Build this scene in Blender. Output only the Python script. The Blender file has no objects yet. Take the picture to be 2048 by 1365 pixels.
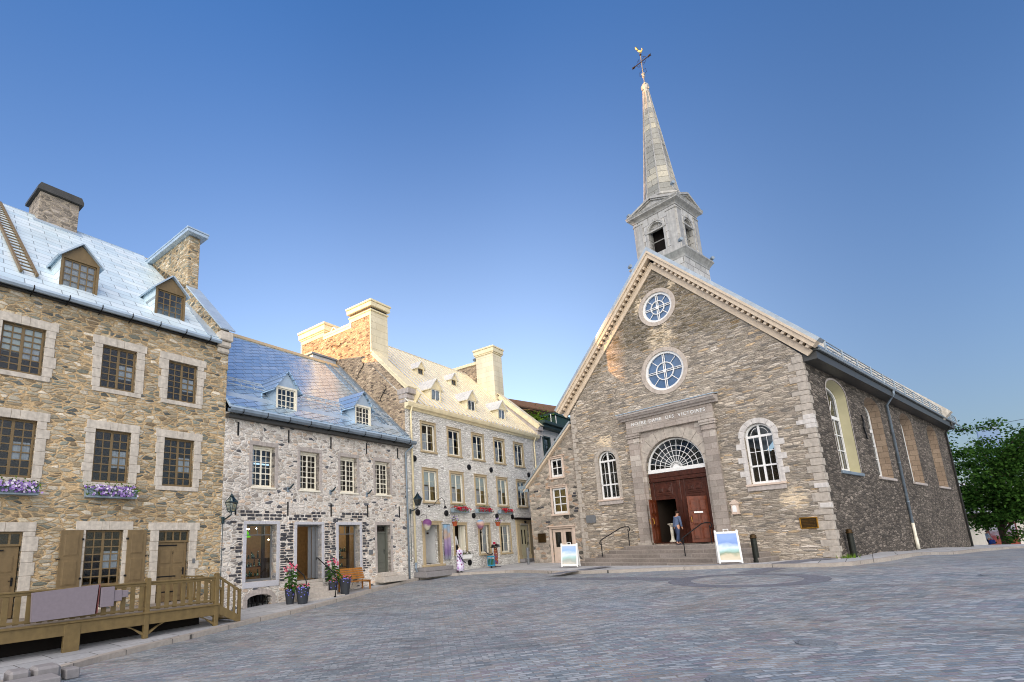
import bpy, bmesh, math, random
from mathutils import Vector, Matrix, Euler
from mathutils.geometry import delaunay_2d_cdt
R = math.radians
random.seed(7)
SC = bpy.context.scene
COL = SC.collection

# ------------------------------------------------------------------ helpers
def lin(h):
    h = h.lstrip('#')
    v = [int(h[i:i+2], 16)/255 for i in (0, 2, 4)]
    return tuple((c/12.92 if c <= .04045 else ((c+.055)/1.055)**2.4) for c in v) + (1,)

class MB:
    """collects faces of ONE mesh"""
    def __init__(s): s.v = []; s.f = []; s.m = []; s.mi = 0; s.T = None
    def add(s, vs, fs):
        b = len(s.v)
        if s.T is not None: vs = [s.T @ Vector(p) for p in vs]
        s.v += [tuple(p) for p in vs]
        s.f += [tuple(i+b for i in f) for f in fs]; s.m += [s.mi]*len(fs)
    def box(s, x0, x1, y0, y1, z0, z1):
        s.add([(x0,y0,z0),(x1,y0,z0),(x1,y1,z0),(x0,y1,z0),(x0,y0,z1),(x1,y0,z1),(x1,y1,z1),(x0,y1,z1)],
              [(0,3,2,1),(4,5,6,7),(0,1,5,4),(1,2,6,5),(2,3,7,6),(3,0,4,7)])
    def bbox(s, x0, x1, y0, y1, z0, z1, b=.01):
        """box with bevelled front/top edges (chamfer all round)"""
        b = min(b, abs(x1-x0)*.45, abs(y1-y0)*.45, abs(z1-z0)*.45)
        P = []
        for zz in (z0, z1):
            zi = zz+b if zz == z0 else zz-b
            P.append([(x0+b,y0+b,zz),(x1-b,y0+b,zz),(x1-b,y1-b,zz),(x0+b,y1-b,zz)])
            P.append([(x0,y0+b,zi),(x0+b,y0,zi),(x1-b,y0,zi),(x1,y0+b,zi),(x1,y1-b,zi),(x1-b,y1,zi),(x0+b,y1,zi),(x0,y1-b,zi)])
        v = P[0]+P[1]+P[2]+P[3]
        f = [(0,3,2,1),(12,13,14,15)]
        lo, hi = 4, 16
        for k in range(8): f.append((lo+k, lo+(k+1)%8, hi+(k+1)%8, hi+k))
        for c, base, o in ((0, 0, lo), (1, 12, hi)):
            for k in range(4):
                a, b2 = o+2*k, o+2*k+1
                t = (base+k, b2, a) if c else (base+k, a, b2)
                f.append(t)
                nx = o+(2*k+2) % 8
                q = (base+k, base+(k+1) % 4, nx, b2) if c else (base+k, b2, nx, base+(k+1) % 4)
                f.append(q)
        s.add(v, f)
    def quad(s, a, b, c, d): s.add([a,b,c,d], [(0,1,2,3)])
    def slab(s, a, b, c, d, n, t):
        """parallelogram a,b,c,d thickened by t along n"""
        n = Vector(n).normalized()*t
        p = [Vector(q) for q in (a,b,c,d)]
        s.add(p+[q+n for q in p], [(0,3,2,1),(4,5,6,7),(0,1,5,4),(1,2,6,5),(2,3,7,6),(3,0,4,7)])
    def prism(s, poly, T0, T1):
        """poly: 2D points, T0/T1 functions 2D->3D for both ends"""
        n = len(poly)
        s.add([T0(*p) for p in poly]+[T1(*p) for p in poly],
              [tuple(range(n))[::-1], tuple(range(n, 2*n))]+[(i, (i+1) % n, n+(i+1) % n, n+i) for i in range(n)])
    def tube(s, pts, r, n=8, cap=True):
        pts = [Vector(p) for p in pts]
        rs = r if isinstance(r, (list, tuple)) else [r]*len(pts)
        vs = []; up = None
        for i, p in enumerate(pts):
            d = (pts[min(i+1, len(pts)-1)]-pts[max(i-1, 0)]).normalized()
            if up is None: up = Vector((0,0,1)) if abs(d.z) < .9 else Vector((1,0,0))
            x = d.cross(up)
            if x.length < 1e-4: x = d.orthogonal()
            x.normalize(); y = x.cross(d).normalized(); up = y
            for k in range(n):
                a = 2*math.pi*k/n
                vs.append(p+(x*math.cos(a)+y*math.sin(a))*rs[i])
        fs = []
        for i in range(len(pts)-1):
            for k in range(n):
                fs.append((i*n+k, i*n+(k+1) % n, (i+1)*n+(k+1) % n, (i+1)*n+k))
        if cap: fs += [tuple(range(n))[::-1], tuple(range((len(pts)-1)*n, len(pts)*n))]
        s.add(vs, fs)
    def lathe(s, prof, c=(0,0,0), n=16, sq=None, rot=0):
        """prof: (r,z) list around vertical axis"""
        vs = []; fs = []
        for r_, z in prof:
            for k in range(n):
                a = 2*math.pi*k/n+rot
                vs.append((c[0]+r_*math.cos(a), c[1]+r_*math.sin(a), c[2]+z))
        for i in range(len(prof)-1):
            for k in range(n): fs.append((i*n+k, i*n+(k+1) % n, (i+1)*n+(k+1) % n, (i+1)*n+k))
        fs += [tuple(range(n))[::-1], tuple(range((len(prof)-1)*n, len(prof)*n))]
        s.add(vs, fs)
    def ball(s, c, rx, ry=None, rz=None, n=12, m=8):
        ry = ry or rx; rz = rz or rx
        vs = []; fs = []
        for j in range(1, m):
            t = math.pi*j/m
            for k in range(n):
                a = 2*math.pi*k/n
                vs.append((c[0]+rx*math.sin(t)*math.cos(a), c[1]+ry*math.sin(t)*math.sin(a), c[2]-rz*math.cos(t)))
        b = len(vs); vs += [(c[0],c[1],c[2]-rz),(c[0],c[1],c[2]+rz)]
        for j in range(m-2):
            for k in range(n): fs.append((j*n+k, j*n+(k+1) % n, (j+1)*n+(k+1) % n, (j+1)*n+k))
        for k in range(n):
            fs.append((b, (k+1) % n, k)); fs.append((b+1, (m-2)*n+k, (m-2)*n+(k+1) % n))
        s.add(vs, fs)
    def face_poly(s, outer, holes, T, reveal=0, closed=()):
        """planar polygon with holes, T(u,v,d)->xyz ; reveal depth for holes"""
        pts = []; loops = []
        for L in [outer]+list(holes):
            b = len(pts); pts += [Vector(p) for p in L]; loops.append(list(range(b, b+len(L))))
        r = delaunay_2d_cdt(pts, [], loops, 2 if holes else 1, 1e-6)
        s.add([T(p[0], p[1], 0) for p in r[0]], [tuple(f) for f in r[2]])
        if reveal:
            for L in holes:
                n = len(L)
                s.add([T(p[0], p[1], 0) for p in L]+[T(p[0], p[1], reveal) for p in L],
                      [(i, (i+1) % n, n+(i+1) % n, n+i) for i in range(n)])
    def build(s, name, mat, parent=None, smooth=False):
        me = bpy.data.meshes.new(name)
        me.from_pydata(s.v, [], s.f)
        for mm in (mat if isinstance(mat, (list, tuple)) else [mat]): me.materials.append(mm)
        for p, mi in zip(me.polygons, s.m):
            p.material_index = mi
            p.use_smooth = smooth
        me.update()
        o = bpy.data.objects.new(name, me); COL.objects.link(o)
        if parent: o.parent = parent
        return o

def tag(o, label=None, cat=None, group=None, kind=None):
    if label: o['label'] = label
    if cat: o['category'] = cat
    if group: o['group'] = group
    if kind: o['kind'] = kind
    return o
def thing(name, label, cat, loc=(0,0,0), rz=0, group=None):
    o = bpy.data.objects.new(name, None); COL.objects.link(o)
    o.location = loc; o.rotation_euler = (0,0,rz); o.empty_display_size = .3
    return tag(o, label, cat, group)
def copy_tree(o, parent=None):
    c = o.copy(); COL.objects.link(c)
    if parent: c.parent = parent
    for ch in o.children: copy_tree(ch, c)
    return c
def arc(cx, cz, rx, rz, a0, a1, n):
    return [(cx+rx*math.cos(R(a0+(a1-a0)*i/n)), cz+rz*math.sin(R(a0+(a1-a0)*i/n))) for i in range(n+1)]
def font_mesh(o):
    bpy.context.view_layer.update()
    me = bpy.data.meshes.new_from_object(o.evaluated_get(bpy.context.evaluated_depsgraph_get()))
    n = o.name; c = o.data; p = o.parent; mw = (o.location.copy(), o.rotation_euler.copy(), o.scale.copy())
    bpy.data.objects.remove(o); bpy.data.curves.remove(c)
    q = bpy.data.objects.new(n, me); me.name = n; COL.objects.link(q); q.parent = p; q.location, q.rotation_euler, q.scale = mw
    return q
def rect(x0, x1, z0, z1): return [(x0,z0),(x1,z0),(x1,z1),(x0,z1)]
def archrect(x0, x1, z0, zs, rise, n=18):
    """rectangle to springing zs with elliptical head"""
    return [(x0,z0),(x1,z0)]+arc((x0+x1)/2, zs, (x1-x0)/2, rise, 0, 180, n)
FRONT = lambda u, v, d: (u, d, v)

# ------------------------------------------------------------------ materials
class NT:
    def __init__(s, name):
        s.m = bpy.data.materials.new(name); s.m.use_nodes = True
        s.t = s.m.node_tree; s.t.nodes.clear()
        s.out = s.n('ShaderNodeOutputMaterial'); 
    def n(s, typ, ins=None, **kw):
        x = s.t.nodes.new(typ)
        for k, v in kw.items(): setattr(x, k, v)
        for k, v in (ins or {}).items():
            if isinstance(v, bpy.types.NodeSocket): s.t.links.new(v, x.inputs[k])
            else: x.inputs[k].default_value = v
        return x
    def link(s, a, b): s.t.links.new(a, b)
    def coord(s): return s.n('ShaderNodeTexCoord').outputs['Object']
    def mapping(s, v, scale=(1,1,1), rot=(0,0,0), loc=(0,0,0)):
        return s.n('ShaderNodeMapping', {'Vector': v, 'Scale': scale, 'Rotation': rot, 'Location': loc}).outputs[0]
    def noise(s, v, scale, detail=3, rough=.55, out='Fac'):
        return s.n('ShaderNodeTexNoise', {'Vector': v, 'Scale': scale, 'Detail': detail, 'Roughness': rough}).outputs[out]
    def ramp(s, f, stops, interp='LINEAR'):
        x = s.n('ShaderNodeValToRGB', {'Fac': f}); e = x.color_ramp; e.interpolation = interp
        while len(e.elements) > 1: e.elements.remove(e.elements[-1])
        e.elements[0].position = stops[0][0]; e.elements[0].color = stops[0][1]
        for p, c in stops[1:]:
            q = e.elements.new(p); q.color = c
        return x.outputs[0]
    def mix(s, f, a, b, mode='MIX'):
        x = s.n('ShaderNodeMix', data_type='RGBA', blend_type=mode)
        for i, v in ((0, f), (6, a), (7, b)):
            if isinstance(v, bpy.types.NodeSocket): s.t.links.new(v, x.inputs[i])
            else: x.inputs[i].default_value = v
        return x.outputs[2]
    def math(s, op, a, b=0., c=0., clamp=False):
        x = s.n('ShaderNodeMath', operation=op, use_clamp=clamp)
        for i, v in enumerate((a, b, c)):
            if isinstance(v, bpy.types.NodeSocket): s.t.links.new(v, x.inputs[i])
            else: x.inputs[i].default_value = v
        return x.outputs[0]
    def vadd(s, a, b, op='ADD', sc=None):
        x = s.n('ShaderNodeVectorMath', operation=op)
        for i, v in enumerate((a, b)):
            if isinstance(v, bpy.types.NodeSocket): s.t.links.new(v, x.inputs[i])
            elif v is not None: x.inputs[i].default_value = v
        if sc is not None: x.inputs['Scale'].default_value = sc
        return x.outputs[0]
    def bump(s, h, strength=.5, dist=.02):
        return s.n('ShaderNodeBump', {'Height': h, 'Strength': strength, 'Distance': dist}).outputs[0]
    def bsdf(s, color, rough=.8, metal=0, bump=None, spec=.3, **kw):
        ins = {'Base Color': color, 'Roughness': rough, 'Metallic': metal, 'Specular IOR Level': spec}
        ins.update(kw)
        b = s.n('ShaderNodeBsdfPrincipled', ins)
        if bump: s.link(bump, b.inputs['Normal'])
        s.link(b.outputs[0], s.out.inputs[0]); return s.m

def g(v, k=1.): return (v*k, v*k, v*k, 1)

def stone(name, size, palette, mortar, mw=.05, warp=.05, bumpd=.03, var=.35, stain=.25, rnd=.9, rough=.9, joint_shade=.6, patches=(), upper=None):
    """random rubble: anisotropic 3D cells with mortar joints. size = stone length/height in metres"""
    t = NT(name); c = t.coord()
    nz = t.vadd(t.n('ShaderNodeTexNoise', {'Vector': c, 'Scale': 1.6, 'Detail': 2.}).outputs['Color'], (.5,.5,.5), 'SUBTRACT')
    nz2 = t.vadd(t.n('ShaderNodeTexNoise', {'Vector': c, 'Scale': 9., 'Detail': 2.}).outputs['Color'], (.5,.5,.5), 'SUBTRACT')
    w = t.vadd(t.vadd(c, t.vadd(nz, (warp*4, warp*4, warp*1.1), 'MULTIPLY')), t.vadd(nz2, (warp, warp, warp*.55), 'MULTIPLY'))
    p = t.mapping(w, (1/size[0], 1/size[0], 1/size[1]))
    v1 = t.n('ShaderNodeTexVoronoi', {'Vector': p, 'Scale': 1., 'Randomness': rnd}, feature='F1')
    v2 = t.n('ShaderNodeTexVoronoi', {'Vector': p, 'Scale': 1., 'Randomness': rnd}, feature='DISTANCE_TO_EDGE')
    sep = t.n('ShaderNodeSeparateColor', {'Color': v1.outputs['Color']})
    col = t.ramp(sep.outputs[0], palette, 'CONSTANT')
    fine = t.noise(w, 14, 5, .65)
    k = t.math('MULTIPLY_ADD', sep.outputs[1], var, 1-var*.5)
    col = t.mix(1., col, t.n('ShaderNodeCombineColor', {0: k, 1: k, 2: k}).outputs[0], 'MULTIPLY')
    col = t.mix(.75, col, t.ramp(fine, [(.25, g(.55)), (.55, g(1.)), (.8, g(1.3))]), 'MULTIPLY')
    if upper:   # an area of darker weathered stone above a ragged line
        zz = t.n('ShaderNodeSeparateXYZ', {0: c}).outputs[2]
        um = t.math('ADD', t.math('MULTIPLY', t.math('SUBTRACT', zz, upper[0]), .9), t.math('MULTIPLY_ADD', t.noise(c, .7, 3), 5., -2.5))
        um = t.math('ADD', um, t.math('MULTIPLY_ADD', sep.outputs[1], 1.6, -.8))
        col = t.mix(t.math('MULTIPLY', t.ramp(um, [(0, g(0)), (.5, g(1))]), .8), col, upper[1], 'MULTIPLY')
    jw = t.math('MULTIPLY_ADD', t.noise(c, 5., 2), mw*1.6, mw*.2)
    pm = None
    for (px, pz_, pr) in patches:
        d = t.n('ShaderNodeVectorMath', {0: t.vadd(c, (1, 0, 1), 'MULTIPLY'), 1: (px, 0, pz_)}, operation='DISTANCE').outputs['Value']
        k = t.math('ADD', t.math('SUBTRACT', 1., t.math('DIVIDE', d, pr)), t.math('MULTIPLY_ADD', t.noise(c, 2.2, 3), 2., -1.))
        k = t.math('MULTIPLY', k, 2.5, clamp=True)
        pm = k if pm is None else t.math('MAXIMUM', pm, k)
    if pm is not None:
        jw = t.math('MULTIPLY_ADD', pm, .07, jw); mortar = t.mix(pm, mortar, lin('#e9d5b6'))
    ed = t.math('SUBTRACT', v2.outputs['Distance'], jw)
    mask = t.ramp(t.math('MULTIPLY', ed, 9.), [(0., g(0)), (.35, g(1))])
    mcol = t.mix(.6, mortar, t.ramp(t.noise(c, 22, 3), [(.3, g(.6)), (.7, g(1.1))]), 'MULTIPLY')
    col = t.mix(mask, mcol, col)
    # joint shadow put into the colour: narrow dark lines along part of the stone edges
    shade_line = t.math('SUBTRACT', v2.outputs['Distance'], t.math('MULTIPLY', jw, .9))
    shade_line = t.ramp(t.math('ABSOLUTE', t.math('MULTIPLY', shade_line, 9.)), [(.0, g(1)), (.26, g(0))])
    broken = t.ramp(t.noise(w, 4.5, 3, .6), [(.42, g(0)), (.58, g(1))])
    shade_line = t.math('MULTIPLY', t.math('MULTIPLY', shade_line, broken), joint_shade)
    if pm is not None: shade_line = t.math('MULTIPLY', shade_line, t.math('SUBTRACT', 1., pm))
    col = t.mix(shade_line, col, lin('#3a332c'))
    spk = t.noise(w, 42, 3, .7)
    col = t.mix(.6, col, t.ramp(spk, [(.3, g(.62)), (.5, g(1.)), (.72, g(1.3))]), 'MULTIPLY')
    big = t.ramp(t.noise(t.mapping(c, (.35,.35,.55)), 1., 4, .6), [(.3, g(1-stain)), (.62, g(1+stain*.4))])
    col = t.mix(1., col, big, 'MULTIPLY')
    h = t.math('ADD', t.math('MINIMUM', t.math('MULTIPLY', v2.outputs['Distance'], 3.), .55), t.math('MULTIPLY', fine, .5))
    h = t.math('MULTIPLY_ADD', sep.outputs[2], .3, h)
    return t.bsdf(col, rough, bump=t.bump(h, .9, bumpd), spec=.25)

def plain(name, col, rough=.6, metal=0., nscale=8., var=.2, bumpd=0., streak=0., spec=.35, **kw):
    t = NT(name); c = t.coord()
    n1 = t.noise(c, nscale, 5, .6)
    cc = t.mix(1., col, t.ramp(n1, [(.3, g(1-var)), (.7, g(1+var*.5))]), 'MULTIPLY')
    if streak:
        s = t.noise(t.mapping(c, (3., 3., .25)), 2.5, 4, .6)
        cc = t.mix(1., cc, t.ramp(s, [(.35, g(1-streak)), (.6, g(1.05))]), 'MULTIPLY')
    rr = t.math('MULTIPLY_ADD', n1, .25, rough-.12)
    return t.bsdf(cc, rr, metal, t.bump(n1, .5, bumpd) if bumpd else None, spec, **kw)

def blocks(name, cols, bw, bh, mortar, joint=.006, var=.2, bumpd=.008, rough=.85, axis='xz', noise_b=.4):
    """dressed masonry / sheet panels in the x(+y) - z plane"""
    t = NT(name); c = t.coord()
    s = t.n('ShaderNodeSeparateXYZ', {0: c})
    u = t.math('ADD', s.outputs[0], s.outputs[1])
    p = t.n('ShaderNodeCombineXYZ', {0: u, 1: s.outputs[2], 2: 0.}).outputs[0]
    br = t.n('ShaderNodeTexBrick', {'Vector': p, 'Color1': g(0), 'Color2': g(1), 'Mortar': g(.5), 'Scale': 1., 'Mortar Size': joint, 'Mortar Smooth': .15, 'Bias': 0., 'Brick Width': bw, 'Row Height': bh})
    br.offset = .5
    col = t.ramp(br.outputs['Color'], cols)
    n1 = t.noise(c, 12, 5, .65)
    col = t.mix(1., col, t.ramp(n1, [(.3, g(1-var)), (.7, g(1+var*.4))]), 'MULTIPLY')
    big = t.ramp(t.noise(t.mapping(c, (.8,.8,.3)), 1.3, 4), [(.3, g(.8)), (.65, g(1.05))])
    col = t.mix(1., col, big, 'MULTIPLY')
    col = t.mix(br.outputs['Fac'], col, mortar)
    h = t.math('MULTIPLY_ADD', n1, noise_b, t.math('SUBTRACT', 1., br.outputs['Fac']))
    return t.bsdf(col, rough, bump=t.bump(h, .8, bumpd))

def metal_sheet(name, cols, bw, bh, ang=0., joint=.012, rough=.35, metal=.85, slope=1.4, seam=.45, bumpd=.012, patina=.2):
    """overlapping metal sheets following a roof slope: u along eaves, v up the slope (from z)"""
    t = NT(name); c = t.coord()
    s = t.n('ShaderNodeSeparateXYZ', {0: c})
    u, v = s.outputs[0], t.math('MULTIPLY', s.outputs[2], slope)
    p = t.mapping(t.n('ShaderNodeCombineXYZ', {0: u, 1: v, 2: 0.}).outputs[0], rot=(0,0,R(ang)))
    br = t.n('ShaderNodeTexBrick', {'Vector': p, 'Color1': g(0), 'Color2': g(1), 'Mortar': g(.5), 'Scale': 1., 'Mortar Size': joint, 'Mortar Smooth': .3, 'Bias': 0., 'Brick Width': bw, 'Row Height': bh})
    col = t.ramp(br.outputs['Color'], cols)
    n1 = t.noise(c, 1.1, 5, .6)
    col = t.mix(1., col, t.ramp(n1, [(.3, g(1-patina)), (.7, g(1.))]), 'MULTIPLY')
    col = t.mix(t.math('MULTIPLY', br.outputs['Fac'], seam), col, g(.08))
    rr = t.math('MULTIPLY_ADD', br.outputs['Color'], .12, t.math('MULTIPLY_ADD', n1, .2, rough-.15))
    h = t.math('MULTIPLY_ADD', br.outputs['Color'], .35, t.math('SUBTRACT', 1., br.outputs['Fac']))
    return t.bsdf(col, rr, metal, t.bump(h, .6, bumpd), .5)

def glass(name, tint=(.75,.8,.82,1), refl=.5):
    t = NT(name)
    tr = t.n('ShaderNodeBsdfTransparent', {'Color': tint})
    gl = t.n('ShaderNodeBsdfGlossy', {'Color': g(.95), 'Roughness': .03})
    wob = t.bump(t.noise(t.coord(), 1.3, 0), .05, .02); t.link(wob, gl.inputs['Normal'])
    f = t.n('ShaderNodeFresnel', {'IOR': 1.5}).outputs[0]
    f = t.math('MULTIPLY_ADD', f, 1.0, refl*.03, clamp=True)
    mx = t.n('ShaderNodeMixShader', {0: f})
    t.link(tr.outputs[0], mx.inputs[1]); t.link(gl.outputs[0], mx.inputs[2])
    t.link(mx.outputs[0], t.out.inputs[0]); return t.m

def emit(name, col, st):
    t = NT(name); e = t.n('ShaderNodeEmission', {'Color': col, 'Strength': st}); t.link(e.outputs[0], t.out.inputs[0]); return t.m

def leafmat(name, c1, c2, trans=.35):
    t = NT(name); oi = t.n('ShaderNodeNewGeometry').outputs['Random Per Island']
    col = t.ramp(oi, [(0., c1), (1., c2)])
    d = t.n('ShaderNodeBsdfDiffuse', {'Color': col}); tr = t.n('ShaderNodeBsdfTranslucent', {'Color': col})
    mx = t.n('ShaderNodeMixShader', {0: trans}); t.link(d.outputs[0], mx.inputs[1]); t.link(tr.outputs[0], mx.inputs[2])
    t.link(mx.outputs[0], t.out.inputs[0]); return t.m

def gradient_print(name, stops, z0, z1, rough=.5):
    """a blurred printed picture: soft horizontal bands with smudges, in the sheet's own coordinates"""
    t = NT(name); c = t.coord(); s = t.n('ShaderNodeSeparateXYZ', {0: c})
    wob = t.math('MULTIPLY_ADD', t.noise(t.mapping(c, (2.2, 2.2, 3.4)), 1., 2), .5, -.25)
    f = t.math('ADD', t.math('DIVIDE', t.math('SUBTRACT', s.outputs[2], z0), z1-z0), wob)
    return t.bsdf(t.ramp(f, stops), rough)

M = {}
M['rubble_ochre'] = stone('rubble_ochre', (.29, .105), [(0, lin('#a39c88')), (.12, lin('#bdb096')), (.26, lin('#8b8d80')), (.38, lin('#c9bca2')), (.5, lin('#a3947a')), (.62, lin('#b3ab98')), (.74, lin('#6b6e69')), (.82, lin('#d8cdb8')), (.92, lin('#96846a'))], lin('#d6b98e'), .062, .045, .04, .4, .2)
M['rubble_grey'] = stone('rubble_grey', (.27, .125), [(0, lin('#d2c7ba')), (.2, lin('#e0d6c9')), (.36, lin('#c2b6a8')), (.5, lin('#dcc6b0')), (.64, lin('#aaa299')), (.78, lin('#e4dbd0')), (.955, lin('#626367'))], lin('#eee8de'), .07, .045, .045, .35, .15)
M['rubble_stucco'] = stone('rubble_stucco', (.26, .11), [(0, lin('#efede6')), (.25, lin('#f7f5ee')), (.5, lin('#e4e1d9')), (.75, lin('#faf8f2')), (.96, lin('#c4c0b6'))], lin('#f3f0e8'), .10, .06, .09, .2, .14, joint_shade=.45)
M['church_stone'] = stone('church_stone', (.42, .085), [(0, lin('#b8ab9a')), (.16, lin('#a79b8a')), (.32, lin('#c6b9a7')), (.46, lin('#968d7f')), (.6, lin('#b0a696')), (.72, lin('#c2aa8a')), (.8, lin('#857f76')), (.9, lin('#c8beb0'))], lin('#aba092'), .05, .05, .04, .38, .26, joint_shade=.8, patches=[(-6.0, 10.25, .85), (-6.9, 12.4, .45), (-10.0, 5.3, .55), (-1.2, 1.2, .6), (-5.0, 12.9, .3)], upper=(9.8, lin('#a39d86')))
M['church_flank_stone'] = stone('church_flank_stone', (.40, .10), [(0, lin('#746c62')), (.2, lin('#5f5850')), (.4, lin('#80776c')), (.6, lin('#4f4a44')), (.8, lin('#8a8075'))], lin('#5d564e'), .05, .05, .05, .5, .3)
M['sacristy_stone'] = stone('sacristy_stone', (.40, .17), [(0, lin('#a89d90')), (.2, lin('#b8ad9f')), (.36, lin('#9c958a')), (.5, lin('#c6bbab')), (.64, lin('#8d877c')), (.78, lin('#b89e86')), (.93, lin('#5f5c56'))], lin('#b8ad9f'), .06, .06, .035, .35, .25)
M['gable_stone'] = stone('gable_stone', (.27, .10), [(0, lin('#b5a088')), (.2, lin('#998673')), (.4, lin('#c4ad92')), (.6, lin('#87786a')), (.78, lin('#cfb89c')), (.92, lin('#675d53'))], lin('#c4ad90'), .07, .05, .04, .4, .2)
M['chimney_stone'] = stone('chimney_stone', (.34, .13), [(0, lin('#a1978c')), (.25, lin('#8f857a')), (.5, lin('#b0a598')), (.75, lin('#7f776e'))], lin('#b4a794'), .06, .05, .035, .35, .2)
M['ashlar'] = blocks('ashlar', [(0, lin('#a69a90')), (.35, lin('#b9aea4')), (.7, lin('#9a9087')), (1, lin('#c6bdb2'))], .62, .30, lin('#80766a'), .007, .22)
M['limestone'] = plain('limestone', lin('#cfc6b8'), .85, 0, 9, .22, .006, .15)
M['grey_limestone'] = plain('grey_limestone', lin('#b6ada6'), .85, 0, 9, .2, .006, .15)
M['ring_stone'] = plain('ring_stone', lin('#bfb3a6'), .8, 0, 7, .2, .006, .1)
M['quoin_stone'] = plain('quoin_stone', lin('#b5aca0'), .85, 0, 7, .25, .01, .12)
M['white_limestone'] = plain('white_limestone', lin('#cfcac4'), .8, 0, 6, .2, .006, .1)
M['shop_granite'] = plain('shop_granite', lin('#c3c3c8'), .7, 0, 30, .15, .003)
M['dark_basalt'] = plain('dark_basalt', lin('#4a4a4e'), .85, 0, 11, .35, .02)
M['step_stone'] = blocks('step_stone', [(0, lin('#7f7770')), (.5, lin('#8c837b')), (1, lin('#958d86'))], 1.5, .19, lin('#a49b92'), .008, .25, .004)
M['pale_step'] = plain('pale_step', lin('#bdb5aa'), .8, 0, 10, .2, .004)
M['roof_pale'] = metal_sheet('roof_pale', [(0, lin('#d2e6ee')), (.5, lin('#dbecf2')), (1, lin('#e4f1f6'))], .95, .46, 5, .016, .45, .12, 1.52, .6, patina=.14)
M['roof_blue'] = metal_sheet('roof_blue', [(0, lin('#bfdaf0')), (.5, lin('#cae2f5')), (1, lin('#d6e9f8'))], .62, .30, -24, .026, .25, .66, 1.43, .65, patina=.08)
M['roof_flash'] = plain('roof_flash', lin('#b9cad8'), .42, .35, 2, .12)
M['gutter_metal'] = plain('gutter_metal', lin('#8795a1'), .45, .35, 3, .25)
M['gutter_dark'] = plain('gutter_dark', lin('#4a4a48'), .5, .3, 3, .25)
M['cream_metal'] = plain('cream_metal', lin('#efe0b8'), .42, .1, 2.5, .12, 0, .06)
M['cream_roof'] = plain('cream_roof', lin('#f5efe0'), .28, .25, 1.5, .12)
M['cream_seam'] = plain('cream_seam', lin('#dfce9e'), .45, .1, 2.5, .1)
M['cream_panel'] = blocks('cream_panel', [(0, lin('#e9dcba')), (1, lin('#f0e5c6'))], 1.9, .42, lin('#a89a78'), .006, .08, .004, .45, noise_b=.05)
M['tower_metal'] = blocks('tower_metal', [(0, lin('#bbbab6')), (.4, lin('#cac9c5')), (.75, lin('#adaca8')), (1, lin('#d6d4cd'))], .62, .46, lin('#5b554b'), .013, .2, .008, .5, noise_b=.08)
M['tower_trim'] = plain('tower_trim', lin('#b0aea8'), .5, .3, 4, .25, 0, .2)
M['spire_metal'] = blocks('spire_metal', [(0, lin('#8d8d86')), (.5, lin('#a09f97')), (1, lin('#c2bba6'))], 3.0, .40, lin('#554f43'), .012, .25, .008, .45, noise_b=.08)
M['church_roof'] = metal_sheet('church_roof', [(0, lin('#8e9da8')), (1, lin('#a6b4bd'))], .6, .5, 0, .01, .45, .6, 1.3, .5)
M['rake_metal'] = plain('rake_metal', lin('#aab4ba'), .45, .5, 3, .2)
M['peach_paint'] = plain('peach_paint', lin('#d2c0a8'), .6, 0, 6, .1, 0, .06)
M['brown_paint'] = plain('brown_paint', lin('#7b6849'), .5, 0, 7, .15, .002, .08)
M['deck_paint'] = plain('deck_paint', lin('#75633f'), .55, 0, 6, .2, .002, .08)
M['deck_board'] = plain('deck_board', lin('#8f867b'), .8, 0, 9, .3, .004)
M['cream_paint'] = plain('cream_paint', lin('#ece6d3'), .45, 0, 6, .06)
M['white_paint'] = plain('white_paint', lin('#e9e9e6'), .45, 0, 6, .06)
M['tan_trim'] = plain('tan_trim', lin('#b5a382'), .6, 0, 6, .1, 0, .06)
M['pink_trim'] = plain('pink_trim', lin('#d3bfae'), .6, 0, 6, .08)
M['sage_paint'] = plain('sage_paint', lin('#cfc8a8'), .5, 0, 6, .08)
M['olive_reveal'] = plain('olive_reveal', lin('#b5ae8c'), .6, 0, 2, .1)
M['brick_reveal'] = blocks('brick_reveal', [(0, lin('#8f7c69')), (1, lin('#a18e7a'))], .5, .33, lin('#5f5348'), .012, .2, .006)
M['grey_paint'] = plain('grey_paint', lin('#66685f'), .45, 0, 6, .1)
M['slate_paint'] = plain('slate_paint', lin('#6e7174'), .45, 0, 6, .1)
M['guard_metal'] = plain('guard_metal', lin('#c3ccd2'), .4, .3, 3, .15)
M['iron'] = plain('iron', lin('#1b1c1f'), .5, .4, 9, .3)
M['iron_brown'] = plain('iron_brown', lin('#2b211d'), .5, .5, 9, .3)
M['lamp_iron'] = plain('lamp_iron', lin('#32454b'), .45, .4, 9, .2)
M['mahogany'] = plain('mahogany', lin('#4b261b'), .35, 0, 5, .35, .002, .25)
M['mahogany_light'] = plain('mahogany_light', lin('#6a351f'), .35, 0, 5, .35, .002, .2)
M['brass'] = plain('brass', lin('#b98a3a'), .3, .9, 5, .1)
M['bronze'] = plain('bronze', lin('#46351c'), .4, .6, 12, .35, .004)
M['gold'] = plain('gold', lin('#ffd27a'), .25, .9, 5, .1)
M['glass'] = glass('window_glass')
M['glass_sky'] = plain('rose_glass', lin('#4d6a8c'), .12, 0, 1.5, .2, spec=.5)
M['shop_glass'] = glass('shop_glass', (.9,.92,.9,1), .4)
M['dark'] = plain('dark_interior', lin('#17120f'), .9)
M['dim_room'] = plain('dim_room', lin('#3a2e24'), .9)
M['shop_wall'] = plain('shop_wall', lin('#8d7658'), .8)
M['curtain'] = plain('curtain', lin('#e6e8ec'), .9, 0, 20, .12, .004, .15)
M['blind'] = plain('blind', lin('#eef4f0'), .8, 0, 5, .05)
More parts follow.
